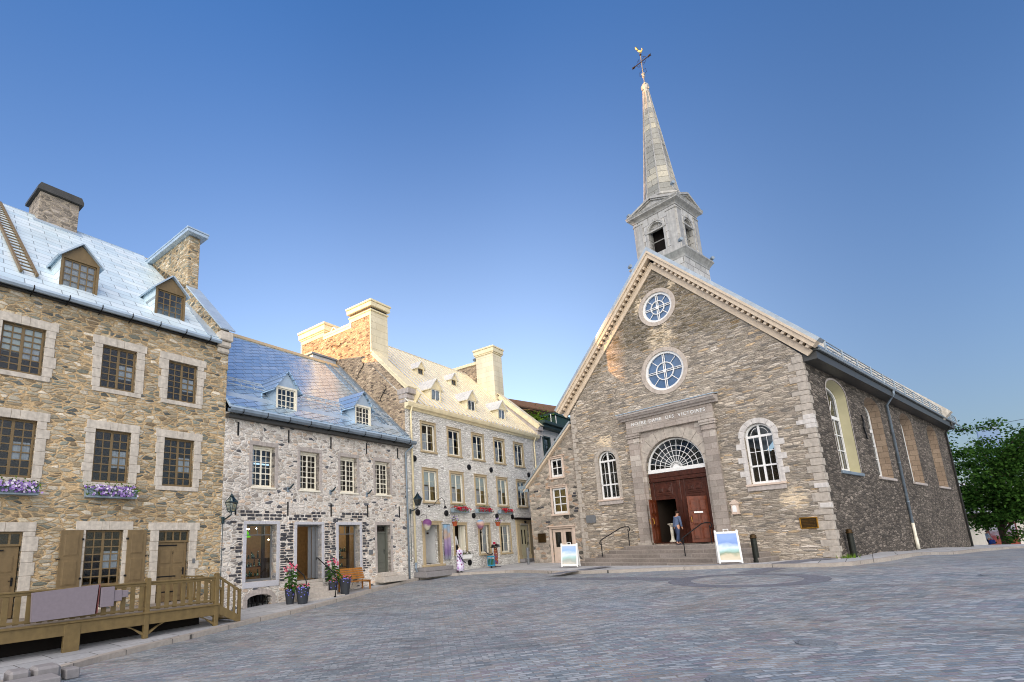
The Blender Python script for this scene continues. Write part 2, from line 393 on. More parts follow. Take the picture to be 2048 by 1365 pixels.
M['tan_drape'] = plain('tan_drape', lin('#b89a55'), .9, 0, 20, .15, .004, .3)
M['wood_bench'] = plain('wood_bench', lin('#a86f2d'), .45, 0, 6, .25, .002, .2)
M['pot_black'] = plain('pot_black', lin('#33373d'), .55, 0, 5, .15)
M['terracotta'] = plain('terracotta', lin('#a5502f'), .8, 0, 9, .15)
M['planter_blue'] = plain('planter_blue', lin('#8fa0ab'), .6, 0, 7, .15)
M['leaf'] = leafmat('leaf', lin('#3f5f22'), lin('#7d9a3a'))
M['leaf_dark'] = leafmat('leaf_dark', lin('#2f4d22'), lin('#54793a'))
M['tree_leaf'] = leafmat('tree_leaf', lin('#1b3818'), lin('#4d7030'), .3)
M['petunia'] = leafmat('petunia', lin('#7d5aa8'), lin('#cdb8e6'), .2)
M['petunia_eye'] = leafmat('petunia_eye', lin('#e8dcf2'), lin('#f6f0fa'), .2)
M['red_bloom'] = leafmat('red_bloom', lin('#8d0f22'), lin('#d8304a'), .2)
M['pink_bloom'] = leafmat('pink_bloom', lin('#c9476b'), lin('#f0909f'), .2)
M['blue_bloom'] = leafmat('blue_bloom', lin('#5a5ec2'), lin('#9a9ae6'), .2)
M['pansy'] = leafmat('pansy', lin('#3f2550'), lin('#fbf8ee'), .2)
M['bark'] = plain('bark', lin('#4a3c30'), .9, 0, 8, .35, .02)
M['skin'] = plain('skin', lin('#c99a80'), .6)
M['mannequin'] = plain('mannequin', lin('#e3cdb6'), .5)
M['hair'] = plain('hair', lin('#3a281d'), .7)
M['white_cloth'] = plain('white_cloth', lin('#e4e4e4'), .9, 0, 10, .1, .003)
M['denim'] = plain('denim', lin('#3d4a66'), .9, 0, 14, .2, .003)
M['navy'] = plain('navy', lin('#1f2438'), .9, 0, 14, .2, .003)
M['blue_cloth'] = plain('blue_cloth', lin('#5b6a86'), .9, 0, 10, .15, .003)
M['bag_blue'] = plain('bag_blue', lin('#1d3f9a'), .6)
M['cage_blue'] = plain('cage_blue', lin('#2a86a8'), .5)
M['sign_white'] = plain('sign_white', lin('#ecece8'), .4, 0, 5, .04)
M['panel_grey'] = plain('panel_grey', lin('#847b82'), .7, 0, 14, .08)
M['panel_edge'] = plain('panel_edge', lin('#7d4a48'), .6)
M['concrete'] = plain('concrete', lin('#8d8a8a'), .85, 0, 10, .15, .004)
M['green_metal'] = plain('green_metal', lin('#2f4a3d'), .5, .1, 3, .12)
M['green_trim'] = plain('green_trim', lin('#33463f'), .5, .1, 3, .15)
M['white_wall'] = plain('white_wall', lin('#f2ece0'), .85, 0, 3, .06, .004, .04)
M['brown_roof'] = plain('brown_roof', lin('#7a5a40'), .8, 0, 4, .3, .01)
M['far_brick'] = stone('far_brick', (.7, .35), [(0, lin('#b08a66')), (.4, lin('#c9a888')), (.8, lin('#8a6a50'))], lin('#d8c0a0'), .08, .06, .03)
M['far_roof'] = metal_sheet('far_roof', [(0, lin('#c4c8cc')), (1, lin('#d4d7da'))], 3., .5, 0, .02, .6, .1, 1.2, .3)
M['far_slab'] = plain('far_slab', lin('#7d94b0'), .6, 0, 2, .1)
M['red_poster'] = gradient_print('red_poster', [(0, lin('#6a2430')), (.35, lin('#9a5038')), (.5, lin('#7a3038')), (.75, lin('#8d8a98')), (1, lin('#c9cdd6'))], -2.6, .2)
M['teal_awning'] = plain('teal_awning', lin('#56807c'), .8, 0, 3, .15)
M['sun_block_hill'] = plain('sun_block_hill', lin('#3a4030'), .95, 0, .2, .3)

def striped(name, a, b, freq):
    t = NT(name); s = t.n('ShaderNodeSeparateXYZ', {0: t.coord()})
    f = t.math('FRACT', t.math('MULTIPLY', s.outputs[2], freq))
    return t.bsdf(t.ramp(f, [(0, a), (.5, b)], 'CONSTANT'), .9)
M['striped_shirt'] = striped('striped_shirt', lin('#e6e8ec'), lin('#7a869c'), 11)
def floral(name, base, pal, scale):
    t = NT(name); v = t.n('ShaderNodeTexVoronoi', {'Vector': t.coord(), 'Scale': scale})
    sep = t.n('ShaderNodeSeparateColor', {'Color': v.outputs['Color']})
    col = t.ramp(sep.outputs[0], pal, 'CONSTANT')
    k = t.ramp(v.outputs['Distance'], [(.35, g(1)), (.5, g(0))])
    return t.bsdf(t.mix(k, base, col), .9)
M['floral'] = floral('floral_dress', lin('#d9d3e6'), [(0, lin('#b98ac9')), (.3, lin('#7d2f66')), (.55, lin('#ece6f0')), (.7, lin('#4a2d5c'))], 7)
M['scarves'] = floral('scarves', lin('#8a4a3a'), [(0, lin('#d8862e')), (.2, lin('#a83a3a')), (.4, lin('#6b4a9a')), (.6, lin('#e6d9b0')), (.8, lin('#3a5a9a'))], 11)
M['goods'] = floral('shop_goods', lin('#2c3a34'), [(0, lin('#9fd8bf')), (.2, lin('#3f7a62')), (.4, lin('#f0dc9a')), (.55, lin('#4f8a86')), (.7, lin('#d8f0e6')), (.85, lin('#2f4a44'))], 14)
M['balloon_plum'] = gradient_print('balloon_plum', [(0, lin('#3a3550')), (.12, lin('#b8b79c')), (.45, lin('#c3b9a8')), (.6, lin('#7a4a7c')), (1, lin('#6b3a6e'))], -.3, .3)
M['balloon_peach'] = gradient_print('balloon_peach', [(0, lin('#2a2a30')), (.15, lin('#9a6a52')), (.4, lin('#8a5f80')), (.65, lin('#c9a48c')), (1, lin('#6a9ac0'))], -.3, .3)
M['banner'] = gradient_print('banner', [(0, lin('#8a8f96')), (.25, lin('#7a6490')), (.5, lin('#9a88a8')), (.7, lin('#b59a84')), (1, lin('#86aecb'))], -.95, .95)
M['poster_coast'] = gradient_print('poster_coast', [(0, lin('#d8cdb8')), (.2, lin('#c9bfa6')), (.32, lin('#8c9a84')), (.45, lin('#9cc2bc')), (.6, lin('#cfe0ea')), (.8, lin('#7a97cf')), (1, lin('#8aa6d8'))], .1, 1.05)
M['poster_pale'] = gradient_print('poster_pale', [(0, lin('#d9d0c0')), (.2, lin('#a6ada6')), (.4, lin('#a4c8c4')), (.6, lin('#d6e2ea')), (.8, lin('#94b8e0')), (1, lin('#a8bfe0'))], .1, 1.05)

# ------------------------------------------------------------------ frames (camera eye is the world origin)
AH = R(50.8); A3 = R(49.93); AC = R(-52.287)
OH = Vector((-1.01, 27.6, 0)); OC = Vector((16.45, 21.79, 0))
def frame(o, a): return Matrix.Translation(o) @ Matrix.Rotation(a, 4, 'Z')
FH, F3, FC = frame(OH, AH), frame(OH, A3), frame(OC, AC)

# ------------------------------------------------------------------ ground
CP = [(-11.1,15.1,-2.40),(-9.2,13.5,-2.42),(-8.3,16.2,-2.25),(-7.07,20.17,-2.17),(-5.48,22.12,-2.10),(-3.6,24.43,-1.88),(-1.13,27.45,-1.66),(1.72,30.85,-1.58),(4.43,34.07,-1.5),(5.6,35.45,-1.5),(6.81,34.51,-1.55),(8.98,31.46,-1.34),(14.67,24.1,-1.24),(16.45,21.79,-1.18),(26.67,29.7,-1.4),(40.75,40.6,-1.95),(0,0,-1.95),(-4,7,-2.08),(8,5,-1.80),(50,49,-2.6),(60,52,-2.9),(36,30,-1.7)]
GA, GB, GC = .0137, .0098, -1.97
RES = [(x, y, z-(GA*x+GB*y+GC)) for x, y, z in CP]
def gz(x, y):
    w = r = 0.
    for a, b, c in RES:
        k = math.exp(-((a-x)**2+(b-y)**2)/40.5); w += k; r += k*c
    base = GA*x+GB*y+GC
    return max(-6., min(1., base))*1.0 + r/(w+.15)
def sheet(name, outer, holes, lift, mat, skirt=0., step=.9, dz=None):
    """paved sheet over the ground inside a polygon, with a real vertical edge of height skirt"""
    def dens(L):
        o = []
        for (x0, y0), (x1, y1) in zip(L, L[1:]+L[:1]):
            n = max(1, int(math.hypot(x1-x0, y1-y0)/step))
            o += [(x0+(x1-x0)*i/n, y0+(y1-y0)*i/n) for i in range(n)]
        return o
    loops = [dens(outer)]+[dens(h) for h in holes]
    pts = []; idx = []
    for L in loops:
        b = len(pts); pts += [Vector(p) for p in L]; idx.append(list(range(b, b+len(L))))
    xs = [p[0] for p in outer]; ys = [p[1] for p in outer]
    if max(xs)-min(xs) < 80:
        x = min(xs)
        while x < max(xs):
            y = min(ys)
            while y < max(ys): pts.append(Vector((x+.013, y+.017))); y += step*1.6
            x += step*1.6
    r = delaunay_2d_cdt(pts, [], idx, 2 if holes else 1, 1e-6)
    mb = MB()
    Z = lambda p: gz(p[0], p[1])+lift
    mb.add([(p[0], p[1], Z(p)) for p in r[0]], [tuple(f) for f in r[2]])
    if skirt:
        for L in loops:
            n = len(L)
            mb.add([(p[0], p[1], Z(p)) for p in L]+[(p[0], p[1], Z(p)-skirt) for p in L], [(i, (i+1) % n, n+(i+1) % n, n+i) for i in range(n)])
    o = mb.build(name, mat)
    return tag(o, kind='structure')

def paving_mat():
    t = NT('setts'); c = t.coord()
    s = t.n('ShaderNodeSeparateXYZ', {0: c})
    dx = t.math('SUBTRACT', s.outputs[0], 7.)
    bend = t.math('MULTIPLY', t.math('MULTIPLY', dx, dx), .011)
    nz = t.math('MULTIPLY', t.noise(c, .7, 2), .35)
    v = t.math('ADD', t.math('ADD', s.outputs[1], bend), nz)
    v = t.math('ADD', v, t.math('MULTIPLY', t.noise(c, 3.5, 2), .05))
    p = t.n('ShaderNodeCombineXYZ', {0: t.math('ADD', s.outputs[0], t.math('MULTIPLY', t.noise(c, 2.5, 1), .12)), 1: v, 2: 0.}).outputs[0]
    br = t.n('ShaderNodeTexBrick', {'Vector': p, 'Color1': g(0), 'Color2': g(1), 'Mortar': g(.5), 'Scale': 1., 'Mortar Size': .012, 'Mortar Smooth': .4, 'Bias': 0., 'Brick Width': .27, 'Row Height': .105})
    br.offset = .5
    col = t.ramp(br.outputs['Color'], [(0, lin('#89959c')), (.13, lin('#98a3a9')), (.28, lin('#9b9aa0')), (.38, lin('#a6aeb3')), (.52, lin('#84909a')), (.64, lin('#adb2b6')), (.76, lin('#948f97')), (.84, lin('#a09e9d')), (.92, lin('#b8bdc1')), (.97, lin('#737f88'))], 'CONSTANT')
    n1 = t.noise(c, 16, 5, .7)
    col = t.mix(1., col, t.ramp(n1, [(.25, g(.62)), (.7, g(1.15))]), 'MULTIPLY')
    big = t.ramp(t.noise(t.mapping(c, (.16,.3,1)), 1., 4), [(.3, lin('#dcd9d6')), (.5, lin('#f2f2f2')), (.72, lin('#e6ecf6'))])
    col = t.mix(1., col, big, 'MULTIPLY')
    col = t.mix(t.math('MULTIPLY', br.outputs['Fac'], .75), col, t.mix(t.ramp(t.noise(c, .45, 3), [(.45, g(0)), (.62, g(1))]), lin('#62676d'), lin('#a4917a')))
    st = t.ramp(t.noise(t.mapping(c, (.5, 1.1, 1)), 1.1, 5, .62), [(.30, g(.72)), (.44, g(1.)), (.75, g(1.05))])
    col = t.mix(1., col, st, 'MULTIPLY')
    h = t.math('MULTIPLY_ADD', n1, .5, t.math('SUBTRACT', 1., br.outputs['Fac']))
    h = t.math('MULTIPLY_ADD', br.outputs['Color'], .5, h)
    return t.bsdf(col, .62, bump=t.bump(h, .9, .022), spec=.35)
M['setts'] = paving_mat()
M['cover_iron'] = plain('cover_iron', lin('#7a818a'), .55, .2, 20, .3, .004)
def slab_mat(name, c1, c2, w, h, ang, joint):
    t = NT(name); c = t.coord()
    p = t.mapping(c, rot=(0, 0, ang))
    br = t.n('ShaderNodeTexBrick', {'Vector': p, 'Color1': c1, 'Color2': c2, 'Mortar': lin('#55534f'), 'Scale': 1., 'Mortar Size': joint, 'Mortar Smooth': .2, 'Bias': 0., 'Brick Width': w, 'Row Height': h})
    n1 = t.noise(c, 9, 5, .65)
    col = t.mix(1., br.outputs['Color'], t.ramp(n1, [(.3, g(.8)), (.7, g(1.08))]), 'MULTIPLY')
    hh = t.math('MULTIPLY_ADD', n1, .4, t.math('SUBTRACT', 1., br.outputs['Fac']))
    return t.bsdf(col, .75, bump=t.bump(hh, .6, .008), spec=.3)
M['flags'] = slab_mat('flagstones', lin('#a6a8aa'), lin('#b6b7b8'), 1.5, .8, -AH, .012)
M['church_flags'] = slab_mat('church_flags', lin('#a0a3a8'), lin('#aeb1b5'), 1.1, .8, -AC, .010)
M['dark_band'] = slab_mat('dark_band', lin('#6c6f78'), lin('#767983'), .45, .22, .3, .008)
M['kerb'] = slab_mat('kerb', lin('#a39b92'), lin('#b0a89e'), 1.3, 3., -AH, .01)

# the square: one big paved sheet out to the horizon
def plaza():
    mb = MB(); xs = []; ys = []
    def axis(a, b, lo, hi, st):
        o = []; x = lo
        while x <= hi: o.append(x); x += st
        k = st; x = lo
        L = []
        while x > a: k *= 1.5; x -= k; L.append(x)
        k = st; x = o[-1]; Rr = []
        while x < b: k *= 1.5; x += k; Rr.append(x)
        return L[::-1]+o+Rr
    xs = axis(-420, 700, -14, 64, 1.); ys = axis(-160, 1200, -2, 56, 1.)
    n = len(ys)
    mb.add([(x, y, gz(x, y)-.12) for x in xs for y in ys], [(i*n+j, (i+1)*n+j, (i+1)*n+j+1, i*n+j+1) for i in range(len(xs)-1) for j in range(n-1)])
    return tag(mb.build('square', M['setts'], smooth=True), kind='structure')
plaza()
KH = [(-8.9,8.4),(-8.17,11.37),(-7.81,13.09),(-7.3,14.36),(-6.61,15.78),(-5.8,17.64),(-4.66,19.46),(-3.3,22.37),(-1.46,26.27),(-.56,27.82),(.6,28.8),(2.2,29.05),(4.4,28.5),(5.4,27.0),(5.95,26.0),(7.2,24.45),(8.2,23.48),(9.24,22.85),(10.88,21.94),(12.51,21.27),(13.59,20.28),(14.5,19.72),(15.3,19.7),(17.56,20.77),(24.41,25.6),(34,32.2),(45,40.),(58,48.)]
KB = [(60,52),(44,46),(30,36),(14,45),(2,52),(-6,40),(-18,24),(-20,8)]
sheet('pavement', KH+KB, [], 0., M['flags'], .2)
def offset_path(L, d):
    o = []
    for i, p in enumerate(L):
        a = L[max(0, i-1)]; b = L[min(len(L)-1, i+1)]
        tx, ty = b[0]-a[0], b[1]-a[1]; k = math.hypot(tx, ty)
        o.append((p[0]-ty/k*d, p[1]+tx/k*d))
    return o
sheet('kerb', offset_path(KH, -.02)+offset_path(KH, .22)[::-1], [], .006, M['kerb'], .2, .6)
# dark paved ring and bands
def ellipse(c, a, b, ang, n=48):
    return [(c[0]+a*math.cos(t)*math.cos(ang)-b*math.sin(t)*math.sin(ang), c[1]+a*math.cos(t)*math.sin(ang)+b*math.sin(t)*math.cos(ang)) for t in [2*math.pi*i/n for i in range(n)]]
RC = (10.15, 17.65)
sheet('paving_ring', ellipse(RC, 2.28, 1.75, R(-23.5)), [ellipse(RC, 1.58, 1.33, R(-23.5))], -.116, M['dark_band'], 0, .5)
def strip(L, w): return offset_path(L, w/2)+offset_path(L, -w/2)[::-1]
sheet('paving_band', strip([(8.55,19.15),(7.5,20.9),(6.3,22.4),(5.2,23.8)], .75), [], -.1155, M['dark_band'], 0, .5)
sheet('paving_band', strip([(11.2,19.3),(12.2,19.95),(13.15,20.55)], .8), [], -.1155, M['dark_band'], 0, .5)
sheet('paving_band', strip([(13.45,20.75),(14.6,21.5),(16.2,22.05)], .8), [], .004, M['dark_band'], 0, .5)
sheet('paving_band', strip([(5.6,24.5),(7.0,25.4),(8.6,26.4)], .7), [], .004, M['dark_band'], 0, .5)
for k, (x, y) in enumerate([(6.46, 9.45), (3.98, 7.63), (15.6, 15.2)]):
    mb = MB(); z = gz(x, y)-.117
    mb.lathe([(.30, -.02), (.30, .012), (.285, .016), (.27, .010), (.02, .012)], (x, y, z), 28)
    for q in range(-3, 4):
        w = math.sqrt(max(0, .25**2-(q*.07)**2)); mb.box(x-w, x+w, y+q*.07-.014, y+q*.07+.014, z+.008, z+.019)
    tag(mb.build('manhole_cover', M['cover_iron']), ['round iron manhole cover in the setts, right foreground', 'round iron manhole cover cut by the bottom edge of the photo', 'round iron manhole cover in the setts to the right of the dark paved ring'][k], 'manhole cover', 'iron covers in the square')

# ------------------------------------------------------------------ reusable house parts
def muntin_frame(mb, w, h, nx, ny, fr=.06, mul=.05, bar=.022, d=.05, casements=2, z0=0., transom=None):
    """wooden window: outer frame, mullion(s), glazing bars. local x centred, y front at 0"""
    mb.bbox(-w/2, w/2, 0, d, z0, z0+fr*1.3, .006)
    mb.bbox(-w/2, w/2, 0, d, z0+h-fr, z0+h, .006)
    for sx in (-1, 1): mb.bbox(sx*w/2-(fr if sx > 0 else 0), sx*w/2+(fr if sx < 0 else 0), 0, d, z0+fr*1.3, z0+h-fr, .006)
    cw = (w-2*fr-(casements-1)*mul)/casements
    zb, zt = z0+fr*1.3, z0+h-fr
    for c in range(casements):
        x0 = -w/2+fr+c*(cw+mul)
        if c: mb.bbox(x0-mul, x0, .002, d-.002, zb, zt, .006)
        for i in range(1, nx):
            x = x0+cw*i/nx; mb.box(x-bar/2, x+bar/2, .012, d-.012, zb, zt)
        for j in range(1, ny):
            z = zb+(zt-zb)*j/ny
            b = bar if transom != j else bar*2
            mb.box(x0, x0+cw, .010, d-.014, z-b/2, z+b/2)
def put(o, x, y, z=0, rz=0): o.location = (x, y, z); o.rotation_euler = (0, 0, rz); return o
def window(house, x, z0, w, h, y, nx, ny, mat, casements=2, fr=.06, mul=.05, bar=.022, curtain=None, name='window', transom=None, label=None, pane='glass'):
    mb = MB(); muntin_frame(mb, w, h, nx, ny, fr, mul, bar, .05, casements, z0, transom)
    f = mb.build(name, mat, house); put(f, x, y)
    if label: f['label'] = label
    p = MB(); p.quad((-w/2+fr*.5, .028, z0+fr*.5), (w/2-fr*.5, .028, z0+fr*.5), (w/2-fr*.5, .028, z0+h-fr*.5), (-w/2+fr*.5, .028, z0+h-fr*.5))
    p.build('pane', M[pane], f)
    for kind, a, b, c, d in (curtain or []):
        q = MB(); n = 14
        x0, x1 = -w/2+w*a, -w/2+w*b; za, zb = z0+h*c, z0+h*d
        amp = .0 if kind == 'blind' else .012
        yy = .06 if kind != 'tan_drape' else .09
        q.add([(x0+(x1-x0)*i/n, yy+amp*math.sin(i*2.2+x), zz) for zz in (za, zb) for i in range(n+1)], [(i, i+1, n+2+i, n+1+i) for i in range(n)])
        q.build('blind' if kind == 'blind' else 'curtain', M[kind], f, True)
    return f
def surround(house, x0, x1, z0, z1, wj, wl, sill, mat, proud=.025, name='stone_surround', rough=True, seed=1, y=0., depth=.16):
    """dressed stone blocks round an opening: jambs in courses, a three-piece lintel, a sill"""
    rd = random.Random(seed); mb = MB(); gp = .006
    for sx in (0, 1):
        z = z0
        k = 0
        while z < z1-.02:
            hh = min(rd.uniform(.26, .44), z1-z)
            if z1-z-hh < .12: hh = z1-z
            e = rd.uniform(0, .12) if rough and k % 2 else rd.uniform(0, .03) if rough else 0
            if sx == 0: mb.bbox(x0-wj-e, x0, y-proud-rd.uniform(0, .006), y+depth, z+gp/2, z+hh-gp/2, .008)
            else: mb.bbox(x1, x1+wj+e, y-proud-rd.uniform(0, .006), y+depth, z+gp/2, z+hh-gp/2, .008)
            z += hh; k += 1
    W = x1-x0+2*wj
    e = rd.uniform(.02, .1) if rough else 0
    a, b = x0-wj-e, x1+wj+e
    m1, m2 = x0+(x1-x0)*.40, x0+(x1-x0)*.60
    if wl:
        for p, q in ((a, m1), (m1, m2), (m2, b)): mb.bbox(p+gp/2, q-gp/2, y-proud-.003, y+depth, z1+gp/2, z1+wl, .008)
    if sill: mb.bbox(x0-wj*.9, x1+wj*.9, y-proud-.01, y+depth, z0-sill, z0-gp/2, .01)
    return mb.build(name, mat, house)
def dark_quoins(mb, x0, x1, z0, z1, wj, rd, y=0.):
    """dark rubble laid against the jambs of an opening"""
    for sx in (-1, 1):
        z = z0
        while z < z1:
            hh = rd.uniform(.07, .15); x = (x0-wj if sx < 0 else x1+wj)+sx*.02
            for k in range(rd.choice((1, 1, 2))):
                ww = rd.uniform(.14, .34)
                if rd.random() < .85:
                    a, b = (x-ww, x) if sx < 0 else (x, x+ww)
                    mb.bbox(a, b, y-.012-rd.uniform(0, .012), y+.06, z+.012, z+hh-.012, .025)
                x += sx*(ww+.03)
            z += hh
def gable_house(h, x0, x1, z0, ze, depth, yr, zr, mat_wall, holes, reveal, front_over=.0):
    """walls of a terraced house: front with openings, sides as gables, back"""
    mb = MB()
    mb.face_poly([(x0,z0),(x1,z0),(x1,ze),(x0,ze)], holes, FRONT, reveal)
    for x in (x0, x1):
        mb.add([(x,0,z0),(x,depth,z0),(x,depth,ze),(x,yr,zr),(x,0,ze)], [(0,1,2,3,4)])
    mb.add([(x0,depth,z0),(x1,depth,z0),(x1,depth,ze),(x0,depth,ze)], [(0,1,2,3)])
    return mb.build('wall', mat_wall, h)
def roof(h, x0, x1, y0, z0, yr, zr, yb, zb, mat, t=.07, name='roof'):
    mb = MB()
    mb.slab((x0,y0,z0),(x1,y0,z0),(x1,yr,zr),(x0,yr,zr), (0,-(zr-z0),(yr-y0)), t)
    mb.slab((x0,yr,zr),(x1,yr,zr),(x1,yb,zb),(x0,yb,zb), (0,(zr-zb),(yb-yr)), t)
    return mb.build(name, mat, h)
def gutter(h, x0, x1, y, z, r, mat, brackets, bmat, name='gutter'):
    mb = MB()
    prof = [(y+r, z), (y+r, z-r*1.3), (y-r*.3, z-r*1.5), (y-r, z-r*.8), (y-r, z), (y-r*.85, z), (y-r*.8, z-r*.7), (y-r*.2, z-r*1.3), (y+r*.85, z-r*1.1), (y+r*.85, z)]
    mb.prism(prof, lambda a, b: (x0, a, b), lambda a, b: (x1, a, b))
    o = mb.build(name, mat, h)
    if brackets:
        m2 = MB(); n = brackets
        for i in range(n):
            x = x0+(x1-x0)*(i+.5)/n
            m2.tube([(x, y-r-.01, z+.02), (x, y-r-.015, z-r*1.0), (x, y+.02, z-r*1.75), (x, .02, z-r*2.6)], .016, 5)
        m2.build('gutter_bracket', bmat, o)
    return o
def dormer(h, cx, y0, z0, z1, zp, hw, over, wallmat, facemat, roofmat, wmat, nx, ny, slope, face_w=.09, curtain=None, gable=None, label=None, pane='glass', transom=None, roof_seams=False, frame_fr=.05):
    """gabled dormer: cheeks run back into the roof (slope dz/dy), window in front"""
    d = MB()
    dz = z1-z0; back = y0+dz/slope+.15
    for sx in (-1, 1):
        x = cx+sx*hw
        d.add([(x, y0, z0), (x, back, z1), (x, y0, z1), (x-sx*.05, y0, z0), (x-sx*.05, back, z1), (x-sx*.05, y0, z1)], [(0,1,2),(3,5,4),(0,2,5,3),(0,3,4,1),(1,4,5,2)])
    o = d.build('dormer', wallmat, h)
    if label: o['label'] = label
    fm = MB()
    ins = face_w
    fm.face_poly(rect(cx-hw, cx+hw, z0, z1), [rect(cx-hw+ins, cx+hw-ins, z0+ins*.9, z1-ins)], lambda u, v, dd: (u, y0-.02+dd, v), .1)
    fm.add([(cx-hw, y0-.02, z0), (cx+hw, y0-.02, z0), (cx+hw, y0+.05, z0), (cx-hw, y0+.05, z0)], [(0,1,2,3)])
    fm.bbox(cx-hw-.03, cx+hw+.03, y0-.06, y0+.03, z0-.06, z0+.001, .008)
    fm.build('casing', facemat, o)
    gm = MB(); gm.prism([(cx-hw, z1+.001), (cx+hw, z1+.001), (cx, zp-.06)], lambda a, b: (a, y0-.012, b), lambda a, b: (a, y0+.05, b))
    gm.build('gable_board', gable or facemat, o)
    rm = MB(); t = .05; rise = (zp-z1)/hw
    for sx in (-1, 1):
        ex = cx+sx*(hw+over); ez = zp-rise*(hw+over)
        yb = y0+(zp-z0)/slope+.3; ybe = y0+(ez-z0)/slope+.2
        nrm = (sx*rise, 0, 1)
        rm.slab((cx, y0-.14, zp-.02), (ex, y0-.14, ez-.02), (ex, ybe, ez-.02), (cx, yb, zp-.02), nrm, t)
        if roof_seams:
            for k in range(1, 5):
                f = k/5; yy = y0-.14+(yb-y0)*f
                rm.slab((cx, yy, zp+.03), (ex, min(yy, ybe), ez+.03), (ex, min(yy, ybe)+.03, ez+.03), (cx, yy+.03, zp+.03), nrm, .015)
    rm.build('dormer_roof', roofmat, o)
    ww, wh = 2*(hw-ins)-.004, z1-z0-ins*1.9-.004
    mb = MB(); muntin_frame(mb, ww, wh, nx, ny, frame_fr, .05, .03, .04, 2, z0+ins*.9+.002, transom)
    w = mb.build('window', wmat, o); put(w, cx, y0+.03)
    p = MB(); p.quad((-ww/2, .022, z0+ins), (ww/2, .022, z0+ins), (ww/2, .022, z1-ins), (-ww/2, .022, z1-ins)); pz = p.build('pane', M[pane], o); put(pz, cx, y0+.03)
    if curtain:
        q = MB(); q.quad((-ww/2, .07, z0+ins), (ww/2, .07, z0+ins), (ww/2, .07, z1-ins), (-ww/2, .07, z1-ins)); c = q.build('curtain', M[curtain], o); put(c, cx, y0+.03)
    return o
def panel_door(parent, x0, x1, z0, z1, y, mat, rows, name='door', hinges=None, handle=True, cols=2, leaf_t=.05):
    mb = MB(); w = x1-x0
    mb.bbox(x0, x1, y+.015, y+leaf_t, z0, z1, .004)
    st = .11*w if w < 1.3 else .1
    xs = [x0+st*.9]
    pw = (w-st*.9*2-st*(cols-1)*.8)/cols
    tot = z1-z0; zc = z0+.16*1.0
    hs = [r*(tot-.16-.09*len(rows)) for r in rows]
    for hgt in hs:
        for c in range(cols):
            xa = x0+st*.9+c*(pw+st*.8)
            # raised panel with moulded rim
            mb.bbox(xa, xa+pw, y+.004, y+.02, zc, zc+hgt, .003)
            mb.bbox(xa+.02, xa+pw-.02, y-.004, y+.012, zc+.02, zc+hgt-.02, .018)
        zc += hgt+.09
    o = mb.build(name, mat, parent)
    if hinges:
        hm = MB()
        for z in hinges: hm.bbox(x0, x0+w*.62, y-.012, y+.006, z-.02, z+.02, .004); hm.lathe([(.035, -.02), (.035, .02)], (x0+w*.62, y-.003, z), 8)
        hm.build('strap_hinge', M['iron'], o)
    if handle:
        hm = MB(); hx = x1-.09
        hm.bbox(hx-.025, hx+.025, y-.008, y+.012, z0+.85, z0+1.08, .006); hm.tube([(hx, y-.01, z0+1.0), (hx, y-.05, z0+1.0), (hx-.09, y-.055, z0+.99)], .012, 6)
        hm.build('handle', M['iron'], o)
    return o
def leaf_cloud(mb, pts, size, rd, droop=.3):
    for p in pts:
        s = size*rd.uniform(.6, 1.3)
        e = Euler((rd.uniform(-1, 1), rd.uniform(-1, 1), rd.uniform(0, 6.3)))
        q = e.to_matrix()
        v = [Vector(p)+q @ Vector(a)*s for a in ((-.5,0,0), (0,-.32,.06), (.55,0,0), (0,.32,.06))]
        mb.add(v, [(0,1,2,3)])
def blossom(mb, p, r, nrm, n=6, cup=.25):
    nrm = Vector(nrm).normalized(); x = nrm.orthogonal().normalized(); y = nrm.cross(x)
    vs = [Vector(p)-nrm*r*cup]+[Vector(p)+(x*math.cos(2*math.pi*k/n)+y*math.sin(2*math.pi*k/n))*r for k in range(n)]
    mb.add(vs, [(0, k+1, (k+1) % n+1) for k in range(n)])

# ================================================================== HOUSE 1 : ochre rubble house, left
h1 = thing('stone_house', 'tall ochre rubble stone house with pale roof, brown windows and two brown dormers', 'house', OH, AH)
X0, X1 = -21.0, -10.4
rows1 = []
W1 = [(-16.875, 5.32, 1.46, 7), (-14.25, 5.32, 1.45, 6), (-12.11, 5.32, 1.45, 6)]
W2 = [(-16.85, 2.27, 1.68, 7), (-14.25, 2.27, 1.68, 6), (-12.10, 2.27, 1.68, 7)]
GW = (-14.27, -.90, 1.69, 7)
holes = []
for cx, z, hh, ny in W1+W2+[GW, (-19.4, 5.32, 1.46, 7), (-19.4, 2.27, 1.68, 7)]: holes.append(rect(cx-.53, cx+.53, z, z+hh))
D7 = (-12.63, -11.58, -1.6, .77); DL = (-17.42, -16.36, -1.6, .76)
for a, b, c, d in (D7, DL): holes.append(rect(a, b, c, d))
gable_house(h1, X0, X1, -2.9, 7.8, 15., 7.5, 14.4, M['rubble_ochre'], holes, .3)
cur1 = [None, [('curtain', .52, .95, .33, .66)], [('curtain', .52, .95, .33, .66)]]
for i, (cx, z, hh, ny) in enumerate(W1+W2+[GW]):
    cc = [('curtain', .53, .94, .30, .62)]
    if i == 0: cc = [('curtain', .53, .94, .30, .55), ('blind', .05, .47, .42, .97), ('blind', .53, .95, .55, .97)]
    f = window(h1, cx, z, 1.05, hh, .10, 2, ny, M['brown_paint'], curtain=cc, fr=.06, mul=.08, bar=.034)
    surround(h1, cx-.53, cx+.53, z, z+hh, .24, .27, .15 if i < 6 else .1, M['limestone'], seed=i+3)
for cx, z, hh in ((-19.4, 5.32, 1.46), (-19.4, 2.27, 1.68)): window(h1, cx, z, 1.05, hh, .10, 2, 6, M['brown_paint'], fr=.055, mul=.07)
